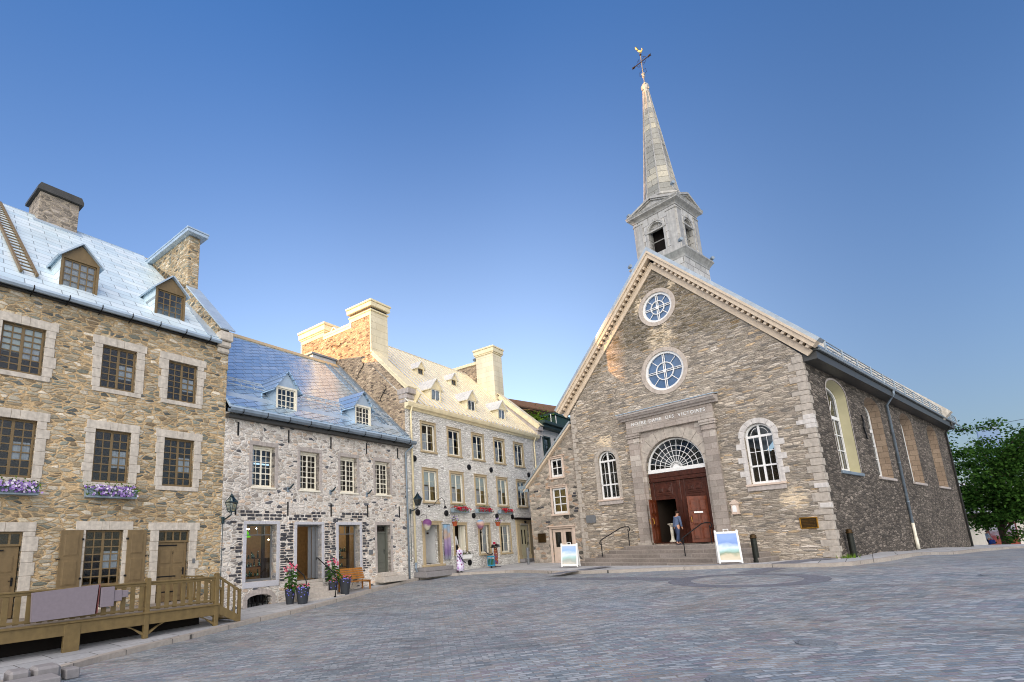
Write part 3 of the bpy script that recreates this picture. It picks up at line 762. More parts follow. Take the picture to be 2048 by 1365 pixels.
for (a, b, c, d), s in ((D7, 21), (DL, 22)):
    surround(h1, a, b, c, d, .26, .26, 0, M['limestone'], seed=s)
    dr = panel_door(h1, a+.03, b-.03, c+.04, d-.40, .10, M['brown_paint'], [.26, .33, .30], hinges=[c+.35, d-.62-.9, d-.50], handle=True)
    mb = MB(); w = b-a
    mb.bbox(a, b, .07, .16, d-.40, d-.335, .006); mb.bbox(a, b, .07, .16, d-.06, d, .006)
    for k in range(5): mb.box(a+k*(w-.05)/4, a+k*(w-.05)/4+.05, .08, .14, d-.335, d-.06)
    tr = mb.build('transom', M['brown_paint'], h1)
    p = MB(); p.quad((a, .11, d-.335), (b, .11, d-.335), (b, .11, d-.06), (a, .11, d-.06)); p.build('pane', M['glass'], tr)
# door number and bell box
fc = bpy.data.curves.new('door_number', 'FONT'); fc.body = '7'; fc.size = .11; fc.extrude = .004; fc.align_x = 'CENTER'
fo = bpy.data.objects.new('door_number', fc); COL.objects.link(fo); fo.parent = h1; fo.location = (-12.09, .085, -.02); fo.rotation_euler = (R(90), 0, 0); fc.materials.append(M['iron']); font_mesh(fo)
mb = MB(); mb.bbox(-11.45, -11.36, -.055, -.02, -.36, -.20, .008); mb.build('door_bell', M['slate_paint'], h1)
# shutters
for a, b, sx in ((-15.46, -14.88, -1), (-13.62, -13.04, 1)):
    mb = MB(); mb.bbox(a, b, -.075, -.03, -.90, .79, .006)
    for z0, z1 in ((-.80, -.08), (.04, .70)):
        mb.bbox(a+.09, b-.09, -.083, -.06, z0, z1, .004); mb.bbox(a+.115, b-.115, -.092, -.07, z0+.025, z1-.025, .02)
    o = mb.build('shutter', M['brown_paint'], h1)
    m2 = MB(); hx = b if sx < 0 else a
    for z in (-.62, .52): m2.bbox(hx-.03, hx+.03, -.10, -.02, z-.03, z+.03, .01)
    ox = a if sx < 0 else b
    m2.tube([(ox-sx*.02, -.09, -.03), (ox+sx*.06, -.10, -.05), (ox+sx*.09, -.1, -.02)], .014, 5)
    m2.build('shutter_hinge', M['iron'], o)
# roof
ZE1, SL1 = 7.90, .857
roof(h1, X0, -10.86, -.25, ZE1, 7.5, ZE1+SL1*7.75, 15.2, 7.9, M['roof_pale'])
mb = MB(); mb.tube([(X0, 7.5, 14.60), (-10.86, 7.5, 14.60)], .05, 6); mb.build('ridge_cap', M['roof_flash'], h1)
mb = MB()
sl = lambda y: ZE1+.08+SL1*(y+.25)
mb.slab((-11.35, -.2, sl(-.2)+.02), (-10.86, -.2, sl(-.2)+.02), (-10.86, 2.6, sl(2.6)+.02), (-10.98, 2.6, sl(2.6)+.02), (0, -SL1, 1), .02)
mb.build('flashing', M['roof_flash'], h1)
gutter(h1, X0, -10.84, -.26, 7.94, .085, M['roof_flash'], 11, M['iron'])
mb = MB(); mb.box(X0, -10.9, -.09, .02, 7.78, 7.84); mb.build('fascia', M['gutter_dark'], h1)
# right parapet gable and its chimney
PX0, PX1 = -10.87, -10.38
pz = lambda y: 8.72+.93*y
mb = MB()
mb.prism([(-.02,6.9),(9,6.9),(9,13.2),(7.5,14.5),(2.75,11.29),(.35,9.05),(-.02,8.68)], lambda a, b: (PX0, a, b), lambda a, b: (PX1, a, b))
mb.prism([(0,6.9),(7.5,6.9),(15,6.9),(15,8),(7.5,14.6)], lambda a, b: (PX0+.01, a+.01, b), lambda a, b: (PX1-.01, a+.01, b))
par = mb.build('parapet_gable', M['rubble_ochre'], h1)
mb = MB()
mb.slab((PX0-.03, -.32, 8.40), (PX1+.08, -.32, 8.40), (PX1+.08, 2.73, pz(2.73)), (PX0-.03, 2.73, pz(2.73)), (0, -.93, 1), .05)
mb.build('coping', M['roof_flash'], h1)
mb = MB()
mb.bbox(PX0-.04, PX1+.02, -.34, .02, 7.98, 8.34, .03); mb.bbox(PX0-.02, PX1+.0, -.26, .02, 7.74, 7.98, .05); mb.bbox(PX0, PX1-.01, -.16, .02, 7.52, 7.74, .05)
mb.build('kneeler', M['limestone'], h1)
ch = MB(); ch.bbox(PX0, PX1+.02, 2.75, 12.2, 10.8, 13.74, .02); c1 = ch.build('chimney', M['rubble_ochre'], h1)
cp = MB(); cp.bbox(PX0-.22, PX1+.24, 2.45, 12.5, 13.74, 13.88, .01); cp.bbox(PX0-.25, PX1+.27, 2.42, 12.53, 13.885, 13.95, .01); cp.build('chimney_cap', M['roof_flash'], c1)
ch = MB(); ch.bbox(-15.42, -13.93, 7.0, 8.6, 13.2, 15.62, .02); c1 = ch.build('chimney', M['chimney_stone'], h1)
cp = MB(); cp.prism([(-15.55,15.62),(-13.80,15.62),(-13.80,15.75),(-13.9,15.95),(-15.45,15.95),(-15.55,15.75)], lambda a, b: (a, 6.86, b), lambda a, b: (a, 8.74, b)); cp.build('chimney_cap', M['gutter_dark'], c1)
fl = MB(); fl.slab((-15.6, 6.75, sl(6.75)+.01), (-13.75, 6.75, sl(6.75)+.01), (-13.75, 7.02, sl(7.02)+.03), (-15.6, 7.02, sl(7.02)+.03), (0, -SL1, 1), .03); fl.build('flashing', M['roof_flash'], c1)
for cx, lab in ((-15.5, None), (-12.52, None)):
    dormer(h1, cx, .45, 8.46, 9.64, 10.20, .555, .10, M['roof_pale'], M['brown_paint'], M['roof_flash'], M['brown_paint'], 2, 4, SL1, .075, 'curtain' if cx < -14 else None)
# roof ladder
lad = MB()
for x in (-17.07, -16.66):
    lad.slab((x-.035, .35, sl(.35)+.06), (x+.035, .35, sl(.35)+.06), (x+.035, 7.2, sl(7.2)+.06), (x-.035, 7.2, sl(7.2)+.06), (0, -SL1, 1), .09)
for k in range(24):
    y = .5+k*.285; lad.tube([(-17.07, y, sl(y)+.12), (-16.66, y, sl(y)+.12)], .022, 5)
tag(put(lad.build('roof_ladder', M['brown_paint']), *OH, AH), 'brown wooden ladder lying on the pale metal roof at far left', 'ladder')
mb = MB(); mb.lathe([(.05,-.12),(.05,.12)], (0,0,0), 10); o = mb.build('overflow_pipe', M['limestone'], h1); o.location = (-10.3, .35, 7.15); o.rotation_euler = (0, R(90), 0)

# window boxes with petunias
def window_box(name, label, group, org, ang, cx, z, w, y, mat, leaf, blooms, rd, hgt=.26, n_leaf=170, n_bl=150, kind='slat', trail=.16):
    t = thing(name, label, 'flower box', org, ang, group)
    mb = MB(); a, b = cx-w/2, cx+w/2; d = .24
    mb.bbox(a, b, y-.02, y, z, z+.05, .006); mb.bbox(a, b, y-d-.0, y-d+.02, z, z+.05, .006); mb.bbox(a, b, y-d, y-d+.02, z+hgt-.045, z+hgt, .006)
    mb.box(a, b, y-d+.01, y-.01, z+.005, z+.03); mb.box(a+.005, b-.005, y-.015, y, z+.05, z+hgt)
    for x in (a, b-.02): mb.bbox(x, x+.02, y-d+.005, y-.005, z, z+hgt, .004)
    if kind == 'cross':
        n = max(3, round(w/.36))
        for k in range(n):
            xa, xb = a+w*k/n, a+w*(k+1)/n
            mb.bbox(xa-.0, xa+.03, y-d, y-d+.018, z+.05, z+hgt-.045, .004)
            for u in (0, 1):
                p, q = ((xa+.03, z+.05), (xb, z+hgt-.045)) if u else ((xb, z+.05), (xa+.03, z+hgt-.045))
                mb.slab((p[0], y-d+.003, p[1]), (p[0]+.03, y-d+.003, p[1]), (q[0], y-d+.003, q[1]), (q[0]-.03, y-d+.003, q[1]), (0, 1, 0), .012)
        mb.box(a+.02, b-.02, y-d+.05, y-d+.06, z+.03, z+hgt-.02)
    else:
        mb.box(a+.003, b-.003, y-d+.003, y-d+.018, z+.05, z+hgt-.045)
    mb.build('trough', mat, t)
    lf = MB(); pts = []
    for k in range(n_leaf):
        x = rd.uniform(a-.06, b+.06); yy = y-d*rd.random()-.05+.05*rd.random()
        zz = z+hgt+rd.gauss(.03, .07)
        if rd.random() < .4: yy = y-d-rd.uniform(0, .08); zz = z+hgt-rd.uniform(0, .22)
        pts.append((x, yy, zz))
    for k in range(10): pts.append((cx+rd.gauss(0, .12), y-.1, z+hgt+rd.uniform(.1, .28)))
    leaf_cloud(lf, pts, .075, rd); lf.build('foliage', M[leaf], t)
    for nm, share in blooms:
        bl = MB()
        for k in range(int(n_bl*share)):
            x = a+w*rd.choice((rd.gauss(.3, .12), rd.gauss(.74, .12))) if kind == 'cross' else rd.uniform(a-.03, b+.03)
            x = min(b+.05, max(a-.05, x))
            u = rd.random()
            if u < .6: p = (x, y-d-.03-rd.uniform(0, .09), z+hgt+.04-rd.random()**1.3*(trail+.1))
            else: p = (x, y-d*rd.random(), z+hgt+rd.uniform(.02, .11))
            blossom(bl, p, rd.uniform(.028, .043), (rd.gauss(0, .4), -1, rd.gauss(.35, .4)))
        bl.build('blossom_cluster', M[nm], t)
    return t
rd = random.Random(5)
window_box('window_flower_box', 'grey lattice box of purple petunias under the window nearest the left photo edge', 'boxes of purple petunias', OH, AH, -16.93, 1.76, 1.5, -.1, M['planter_blue'], 'leaf', [('petunia', .75), ('petunia_eye', .25)], rd, .28, 330, 230, 'cross')
window_box('window_flower_box', 'grey lattice box of purple petunias below the middle brown window, right one of two', 'boxes of purple petunias', OH, AH, -14.25, 1.76, 1.45, -.1, M['planter_blue'], 'leaf', [('petunia', .75), ('petunia_eye', .25)], rd, .28, 330, 230, 'cross')

# ------------------------------------------------------------------ timber deck in front of house 1
dk = thing('timber_deck', 'raised brown timber deck with picket railing and steps before the ochre house', 'deck', OH, AH)
YF, ZF = -2.5, -1.57
mb = MB()
for k in range(18): mb.bbox(-21, -11.8, YF+.02+k*.138, YF+.02+k*.138+.130, ZF-.04, ZF, .006)
mb.build('floor_boards', M['deck_board'], dk)
mb = MB(); mb.bbox(-21, -11.78, YF, YF+.06, ZF-.33, ZF-.045, .006); mb.bbox(-21, -11.78, YF-.05, YF+.03, ZF-.043, ZF+.012, .01); mb.bbox(-11.84, -11.78, YF+.06, -.05, ZF-.33, ZF-.045, .006)
for x in (-20, -18, -16, -14): mb.box(x, x+.06, YF+.07, -.05, ZF-.3, ZF-.045)
mb.build('beam', M['deck_paint'], dk)
mb = MB(); mb.box(-21, -11.95, -1.62, -1.58, -2.9, ZF-.05); mb.build('underdeck_shade', M['dark'], dk)  # black sheet standing in for the deep shade under the deck
def gh(x, y):   # ground level in house frame
    p = FH @ Vector((x, y, 0)); return gz(p.x, p.y)
for x, w in ((-11.87, .13), (-13.93, .13), (-15.72, .36), (-18.0, .13)):
    mb = MB(); mb.bbox(x-w/2, x+w/2, YF-.015, YF+.12, gh(x, YF)-.15, ZF-.05 if w > .2 else -.70, .008)
    if w < .2: mb.lathe([(.085,-.70),(.085,-.67),(.05,-.645)], (x, YF+.05, 0), 4, rot=R(45))
    mb.build('post', M['deck_paint'], dk)
for x, dirs in ((-11.87, (-1,)), (-13.93, (-1, 1))):
    for s in dirs:
        mb = MB(); mb.slab((x+s*.05, YF+.03, -2.20), (x+s*.05, YF+.03, -2.10), (x+s*.56, YF+.03, -1.885), (x+s*.46, YF+.03, -1.885), (0, 1, 0), .06); mb.build('brace', M['deck_paint'], dk)
mb = MB(); mb.bbox(-21, -11.8, YF+.0, YF+.10, -.79, -.745, .008); mb.bbox(-21, -11.8, YF+.03, YF+.08, -.86, -.79, .006); mb.bbox(-21, -11.8, YF+.03, YF+.08, -1.50, -1.44, .006)
mb.build('handrail', M['deck_paint'], dk)
mb = MB(); x = -20.9
while x < -11.95:
    if all(abs(x-p) > .13 for p in (-13.93, -18.0)): mb.bbox(x-.062, x+.062, YF+.045, YF+.07, -1.52, -.80, .005)
    x += .235
mb.build('picket_row', M['deck_paint'], dk)
# far end railing to the wall and stairs
mb = MB(); mb.bbox(-11.86, -11.80, -1.35, -.1, -.79, -.745, .008); mb.bbox(-11.85, -11.81, -1.35, -.1, -1.50, -1.44, .006)
for k in range(6): mb.bbox(-11.845, -11.82, -1.3+k*.22, -1.19+k*.22, -1.52, -.8, .005)
mb.build('end_railing', M['deck_paint'], dk)
mb = MB(); zg = gh(-11.1, YF)
for yy in (YF+.02, -1.42):
    mb.slab((-11.80, yy, ZF-.02), (-11.80, yy, ZF-.30), (-11.08, yy, zg-.03), (-11.08, yy, zg+.2), (0, 1, 0), .05)
for k in range(3): mb.bbox(-11.8+k*.24, -11.56+k*.24, YF+.06, -1.4, ZF-.17*(k+1)-.03, ZF-.17*(k+1), .006)
mb.build('steps', M['deck_paint'], dk)
mb = MB()
for yy in (YF+.02, -1.42):
    mb.bbox(-11.12, -11.03, yy-.01, yy+.08, zg-.05, -1.20, .006)
    mb.slab((-11.82, yy, -.80), (-11.82, yy, -.72), (-11.05, yy, -1.22), (-11.05, yy, -1.30), (0, 1, 0), .06)
    for k in range(3):
        xx = -11.66+k*.2; f = (xx+11.82)/.77
        mb.bbox(xx-.04, xx+.04, yy+.01, yy+.04, ZF-.1-.5*f, -.78-.5*f, .005)
mb.build('stair_railing', M['deck_paint'], dk)
# grey blank panel hung on the railing
pn = thing('blank_panel', 'blank mauve-grey board with stepped arm hung on the deck railing', 'panel', OH, AH)
mb = MB(); mb.prism([(-16.65,-1.47),(-15.30,-1.44),(-15.26,-.72),(-16.68,-.80)], lambda a, b: (a, YF-.16, b), lambda a, b: (a, YF-.04, b)); mb.build('board', M['panel_grey'], pn)
mb = MB(); mb.prism([(-15.255,-1.44),(-15.235,-1.43),(-15.215,-.72),(-15.235,-.72)], lambda a, b: (a, YF-.15, b), lambda a, b: (a, YF-.03, b)); mb.build('edge_strip', M['panel_edge'], pn)
mb = MB(); mb.bbox(-15.19, -14.86, YF-.15, YF-.04, -1.30, -.80, .01); mb.build('arm_block', M['panel_grey'], pn)
mb = MB(); mb.bbox(-14.86, -14.66, YF-.13, YF-.05, -1.18, -.90, .01); mb.bbox(-14.66, -14.50, YF-.12, YF-.06, -1.10, -.92, .01); mb.build('arm_end', M['panel_grey'], pn)
# low concrete blocks at the bottom left corner
bl = thing('concrete_bench', 'low grey concrete bench of blocks in the bottom left corner', 'bench', OH, AH)
zb = gh(-17.2, -5.0)
mb = MB()
mb.bbox(-18.6, -16.95, -6.0, -5.45, zb-.1, zb+.10, .02); mb.build('slab', M['concrete'], bl)
for a, b in ((-17.62, -17.28), (-17.22, -16.78), (-18.3, -17.75)):
    mb = MB(); mb.bbox(a, b, -5.40, -4.95, zb-.1, zb+.22, .05); mb.build('block', M['concrete'], bl)
mb = MB(); mb.bbox(-16.70, -16.45, -5.42, -5.1, zb-.1, zb+.10, .02); mb.build('end_block', M['concrete'], bl)

# ================================================================== HOUSE 2 : pale rubble shop with blue metal roof
h2 = thing('stone_house', 'low pale rubble stone shop with shiny blue metal roof and cream windows', 'house', OH, AH)
WX = [-8.66, -6.36, -4.085, -1.815]
holes = [rect(x-.52, x+.52, 2.40, 4.10) for x in WX]
SW = [(-9.35, -8.0, -1.18, .98), (-4.75, -3.45, -1.08, .96)]
SD = (-7.01, -5.71, -1.30, .97); GD = (-2.31, -1.36, -1.30, .95)
for q in SW+[SD, GD]: holes.append(rect(*q))
CEL = [(-9.24,-2.12),(-8.18,-2.12)]+arc(-8.71, -1.82, .53, .16, 0, 180, 10)
holes.append(CEL)
gable_house(h2, -10.4, -.02, -2.7, 5.25, 10.6, 5.3, 10.75, M['rubble_grey'], holes, .42)
for i, x in enumerate(WX):
    f = window(h2, x, 2.45, 1.0, 1.57, .20, 2, 6, M['cream_paint'], fr=.07, mul=.075, bar=.024, transom=2, curtain=[('curtain', .08, .2, .04, .96)])
    mb = MB(); mb.bbox(x-.51, x+.51, .16, .30, 4.02, 4.10, .01); mb.bbox(x-.50, x+.50, .15, .27, 2.41, 2.46, .01); mb.build('inner_head', M['cream_paint'], h2)
    mb = MB(); mb.bbox(x-.56, x+.56, -.06, .14, 2.36, 2.44, .01); mb.build('sill', M['cream_paint'], h2)
    surround(h2, x-.52, x+.52, 2.42, 4.10, .15, .17, 0, M['grey_limestone'], .012, rough=False, seed=40+i, depth=.3)
for i, (a, b, c, d) in enumerate(SW):
    surround(h2, a, b, c, d, .14, .12, .22, M['shop_granite'], .02, rough=False, seed=50+i, depth=.3)
    mb = MB(); y = .30
    mb.bbox(a, b, y, y+.07, c, c+.09, .006); mb.bbox(a, b, y, y+.07, d-.05, d, .006)
    for x in (a, b-.06): mb.bbox(x, x+.06, y, y+.07, c+.09, d-.05, .006)
    mb.bbox(a+.06, b-.06, y+.01, y+.06, d-.42, d-.38, .004)
    for k in range(1, 4): x = a+(b-a)*k/4; mb.box(x-.012, x+.012, y+.015, y+.05, d-.38, d-.05)
    f = mb.build('shop_window', M['slate_paint'], h2)
    p = MB(); p.quad((a, y+.03, c), (b, y+.03, c), (b, y+.03, d), (a, y+.03, d)); p.build('pane', M['shop_glass'], f)
# shop interior, seen through the openings
mb = MB(); a, b, z0, z1, y0, y1 = -10.2, -3.0, -1.36, 1.35, .50, 4.6
mb.quad((a,y1,z0),(b,y1,z0),(b,y1,z1),(a,y1,z1)); mb.quad((a,y0,z0),(a,y1,z0),(a,y1,z1),(a,y0,z1)); mb.quad((b,y0,z0),(b,y1,z0),(b,y1,z1),(b,y0,z1)); mb.quad((a,y0,z1),(b,y0,z1),(b,y1,z1),(a,y1,z1)); mb.quad((a,y0,z0),(b,y0,z0),(b,y1,z0),(a,y1,z0))
room = mb.build('shop_interior', M['shop_wall'], h2)
mb = MB()
for (a, b, c, d) in SW:
    for z in (c+.16, c+.52, c+.84): mb.box(a+.05, b-.22, .55, .95, z, z+.02)
    mb.box(b-.30, b-.2, .5, .62, c, d)
mb.bbox(-6.9, -6.2, 2.0, 2.6, -1.3, -.35, .01)
mb.build('display_shelf', M['dim_room'], h2)
mb = MB(); rd = random.Random(9)
for (a, b, c, d) in SW:
    for z in (c+.18, c+.54, c+.86):
        x = a+.08
        while x < b-.3:
            r_ = rd.uniform(.03, .07); hh = rd.uniform(.10, .29)
            mb.lathe([(r_*.7, 0), (r_, hh*.3), (r_*.5, hh*.7), (r_*.6, hh)], (x, rd.uniform(.6, .88), z), 8); x += r_*2+rd.uniform(.005, .03)
mb.build('shop_goods', M['goods'], h2)
mb = MB()
for (x, z) in ((-9.05, .55), (-4.65, .5)): mb.lathe([(.30, 0), (.27, .12), (.17, .26), (.04, .30)], (x, .75, z-.05), 18)
mb.build('green_lamp_shade', emit('green_lamp', lin('#67c21f'), .55), h2)
mb = MB()
for x, y, z in ((-9.1,.9,.84),(-8.9,1.3,.86),(-8.75,1.0,.86),(-8.5,1.2,.85),(-8.35,1.6,.86),(-8.2,1.1,.87),(-8.6,2.6,.3),(-8.4,3.,.4),(-8.75,2.8,.25),(-6.2,3.2,.45),(-4.6,.9,.86),(-4.45,1.2,.86),(-4.3,1.0,.85),(-4.1,1.5,.86),(-6.6,2.2,-.25),(-6.4,2.2,-.25)): mb.ball((x, y, z), .03, n=8, m=6)
mb.build('spot_lamp', emit('spot_lamp', (1, .82, .55, 1), 26.), h2)
for x, y in ((-8.7, 1.9), (-6.4, 2.2), (-4.2, 1.9)):
    L = bpy.data.lights.new('shop_lamp', 'POINT'); L.energy = 18; L.color = (1, .8, .55); L.shadow_soft_size = .15
    lo = bpy.data.objects.new('shop_lamp', L); COL.objects.link(lo); lo.location = FH @ Vector((x, y, 1.1))
# shop entrance: open grey door leaf folded into the opening
surround(h2, *SD, .14, .12, 0, M['shop_granite'], .02, rough=False, seed=60, depth=.3)
mb = MB(); a, b, c, d = SD
mb.bbox(a, b, .30, .40, d-.06, d, .006); mb.bbox(b-.08, b, .26, .40, c, d-.06, .006)
for k in range(2): mb.bbox(b-.10-.17*k-.15, b-.10-.17*k, .32+.05*k, .38+.05*k, c+.02, d-.07, .012)
mb.build('shop_door', M['slate_paint'], h2)
mb = MB(); mb.bbox(a-.06, b+.06, -.02, .5, c-.12, c, .01); mb.build('threshold', M['pale_step'], h2)
# grey house door
surround(h2, *GD, .14, .16, 0, M['grey_limestone'], .012, rough=False, seed=61, depth=.35)
a, b, c, d = GD
panel_door(h2, a+.05, b-.09, c+.02, d-.38, .30, M['grey_paint'], [.12, .8], 'door', cols=1)
mb = MB(); mb.bbox(a, a+.05, .27, .36, c, d, .004); mb.bbox(b-.09, b, .20, .36, c, d, .004); mb.bbox(a+.05, b-.09, .27, .36, d-.38, d-.30, .004); mb.bbox(a+.05, b-.09, .27, .36, d-.05, d, .004); mb.build('door_frame', M['grey_paint'], h2)
mb = MB(); mb.quad((a, .32, d-.3), (b, .32, d-.3), (b, .32, d), (a, .32, d)); mb.build('fanlight_pane', M['glass'], h2)
mb = MB(); mb.bbox(-1.34, -1.25, -.05, 0., .28, .42, .01); mb.bbox(-2.93+.05, -2.62, -.03, 0., -.42, -.2, .008); mb.build('name_plate', M['slate_paint'], h2)
mb = MB(); mb.bbox(-2.35, -1.3, -.30, .3, -1.47, -1.31, .01); mb.bbox(-2.5, -.95, -.62, .05, -1.72, -1.475, .012); mb.build('door_steps', M['pale_step'], h2)
# shop steps
mb = MB(); zt = SD[2]-.12
for k in range(5):
    mb.bbox(-7.55+.02*k, -6.05+.24*k if k else -5.85, -.28-.28*k, .02 if k == 0 else -.0, zt-.17*(k+1)-.03, zt-.17*k-.003*k, .012)
mb.build('entrance_steps', M['pale_step'], h2)
# cellar window
mb = MB(); yy = .18
fr = CEL; cen = (-8.71, -1.95)
for k in range(5): x = -9.12+k*.21; mb.tube([(x, yy-.06, -2.12), (x, yy-.06, -1.70)], .014, 5)
mb.box(-9.24, -8.18, yy, yy+.03, -2.0, -1.98); mb.box(-8.72, -8.69, yy, yy+.03, -2.12, -1.66); mb.box(-8.95, -8.92, yy, yy+.03, -2.12, -1.68); mb.box(-8.46, -8.43, yy, yy+.03, -2.12, -1.68)
mb.build('cellar_grille', M['iron'], h2)
mb = MB(); mb.quad((-9.3, .3, -2.2), (-8.1, .3, -2.2), (-8.1, .3, -1.6), (-9.3, .3, -1.6)); mb.build('cellar_pane', M['glass'], h2)
mb = MB(); ar = arc(-8.71, -1.82, .53, .16, 0, 180, 10); ar2 = arc(-8.71, -1.82, .71, .36, 0, 180, 10)
for i in range(0, 10, 2):
    mb.prism([ar[i], ar2[i], ar2[i+1], ar2[i+2], ar[i+2], ar[i+1]], lambda u, v: (u, -.02, v), lambda u, v: (u, .2, v))
mb.bbox(-9.42, -9.24, -.02, .2, -2.3, -1.83, .01); mb.bbox(-8.18, -8.0, -.02, .2, -2.3, -1.83, .01); mb.build('cellar_surround', M['grey_limestone'], h2)
mb = MB(); mb.bbox(-10.0, -7.75, -.12, .05, -2.6, -2.13, .02); mb.build('plinth', M['grey_limestone'], h2)
# dark stones banding the shop openings
mb = MB(); rd = random.Random(3)
for (a, b, c, d), wj in ((SW[0], .16), (SD, .16), (SW[1], .16)): dark_quoins(mb, a, b, c-.1, d+.05, wj, rd)
for z in (1.14, 1.27, 1.40):
    x = -9.9
    while x < -3.0:
        w = rd.uniform(.16, .36)
        if rd.random() < .72 and all(not (x-.05 < c < x+w+.05) for c in (-9.85, -7.49, -5.18)): mb.bbox(x, x+w, -.02, .05, z+.012, z+.115, .025)
        x += w+.035
for k in range(26):
    x = rd.uniform(-10.2, -.4); z = rd.choice((1.6, 1.75, 2.1, 4.4, 4.6, 4.75, 2.25)); w = rd.uniform(.15, .3)
    if all(abs(x-c) > .8 for c in WX) and all(abs(x+.1-c) > .4 for c in (-9.85, -7.49, -5.18, -2.92, -.68)): mb.bbox(x, x+w, -.014, .05, z, z+rd.uniform(.07, .12), .025)
mb.build('dark_stone_trim', M['dark_basalt'], h2)
# iron wall anchors
for x in (-9.85, -7.49, -5.18, -2.92, -.68):
    for z0, z1 in ((1.33, 1.90), (4.38, 4.92)):
        mb = MB(); mb.bbox(x-.028, x+.028, -.035, .01, z0, z1, .006); mb.build('wall_anchor', M['iron'], h2)
# spotlights
for x in (-7.5, -5.22, -2.96):
    s = thing('wall_spotlight', {-7.5: 'small grey spotlight on pale rubble between first and second cream windows', -5.22: 'small grey spotlight on pale rubble between second and third cream windows', -2.96: 'small grey spotlight on pale rubble between third and fourth cream windows'}[x], 'spotlight', OH, AH, 'spotlights on the pale rubble shop')
    mb = MB(); mb.bbox(x-.06, x+.06, -.05, 0, 2.3, 2.5, .01); mb.build('mount', M['gutter_metal'], s)
    mb = MB(); mb.tube([(x, -.05, 2.42), (x+.02, -.16, 2.46), (x+.08, -.30, 2.62)], [.025, .04, .03], 8); mb.build('lamp_head', M['lamp_iron'], s)
# roof
ZE2, SL2 = 5.45, .965
roof(h2, -10.37, 0.03, -.28, ZE2, 5.3, ZE2+SL2*5.58, 10.9, 5.4, M['roof_blue'])
sl2 = lambda y: ZE2+.075+SL2*(y+.28)
mb = MB()
mb.slab((-10.45, -.36, 5.36), (.1, -.36, 5.36), (.03, .38, sl2(.38)+.01), (-10.40, .38, sl2(.38)+.01), (0, -.9, 1), .03); mb.build('eaves_flashing', M['roof_flash'], h2)
gutter(h2, -10.46, .36, -.38, 5.33, .11, M['gutter_metal'], 10, M['iron'])
mb = MB(); mb.box(-10.4, .2, -.26, .02, 5.02, 5.16); mb.build('fascia', M['gutter_dark'], h2)
mb = MB(); mb.slab((-10.4, 5.05, sl2(5.05)+.02), (.03, 5.05, sl2(5.05)+.02), (.03, 5.31, sl2(5.31)+.03), (-10.4, 5.31, sl2(5.31)+.03), (0, -1, 1), .04); mb.build('ridge_cap', M['tan_trim'], h2)
mb = MB(); mb.slab((-.22, -.2, sl2(-.2)+.01), (.04, -.2, sl2(-.2)+.01), (.04, 5.3, sl2(5.3)+.01), (-.22, 5.3, sl2(5.3)+.01), (0, -1, 1), .06)
mb.slab((-.42, -.2, sl2(-.2)+.005), (-.3, -.2, sl2(-.2)+.005), (-.3, 5.2, sl2(5.2)+.005), (-.42, 5.2, sl2(5.2)+.005), (0, -1, 1), .03); mb.build('verge_flashing', M['gutter_metal'], h2)
mb = MB()
for x in (-1.28, -.98): mb.slab((x, .4, sl2(.4)+.01), (x+.10, .4, sl2(.4)+.01), (x+.10, 5.1, sl2(5.1)+.01), (x, 5.1, sl2(5.1)+.01), (0, -1, 1), .07)
mb.build('roof_rail', M['gutter_metal'], h2)
for cx in (-7.6, -3.1):
    dormer(h2, cx, .02, 5.58, 6.80, 7.50, .54, .19, M['roof_flash'], M['cream_paint'], M['roof_blue'], M['cream_paint'], 2, 4, SL2, .085, None, M['roof_flash'], roof_seams=True)
# snow guards
mb = MB()
for a, b in ((-10.0, -8.2), (-7.0, -3.75), (-2.45, -.35)):
    for q, hh in ((.75, .12), (.95, .16), (1.15, .12)): mb.tube([(a, q-.12, sl2(q)+hh), (b, q-.12, sl2(q)+hh)], .026, 5)
    n = int((b-a)/.75)+1
    for k in range(n+1):
        x = a+(b-a)*k/n; mb.tube([(x, .62, sl2(.75)+.03), (x, .60, sl2(.75)+.16), (x, 1.1, sl2(1.15)+.14), (x, 1.3, sl2(1.3)+.02)], .014, 5)
mb.build('snow_guard', M['guard_metal'], h2)
mb = MB(); mb.bbox(-1.8, .01, 5.55, 8.3, 8.0, 11.30, .01); o = mb.build('roof_hatch', M['roof_flash'], h2)
mb = MB(); mb.bbox(-1.95, .02, 5.45, 8.4, 11.305, 11.42, .01); mb.build('hatch_lid', M['gutter_metal'], o)
mb = MB(); mb.bbox(-1.815, -1.8+.01, 6.0, 7.0, 10.9, 11.2, .004); mb.build('hatch_pane', M['glass'], o)
def downpipe(h, x, y, ztop, zbot, mat, elbow=(0, 0), r=.05, name='downpipe', boot=None):
    mb = MB()
    mb.tube([(x+elbow[0], y+elbow[1], ztop+.42), (x+elbow[0], y+elbow[1], ztop+.3), (x, y, ztop), (x, y, zbot)], r, 10)
    for z in [ztop-.3-1.6*k for k in range(int((ztop-zbot)/1.6))]: mb.lathe([(r+.012, -.03), (r+.012, .03)], (x, y, z), 10)
    o = mb.build(name, mat, h, True)
    if boot:
        m2 = MB(); m2.tube([(x, y, zbot), (x, y, zbot-.12), (x-.05, y-.02, zbot-.28), (x+.03, y-.04, zbot-.5), (x+.03, y-.04, zbot-.66)], r*1.12, 8); m2.build('pipe_shoe', boot, o)
    return o
downpipe(h2, -.14, -.10, 4.75, -1.72, M['gutter_metal'], (.28, -.25))
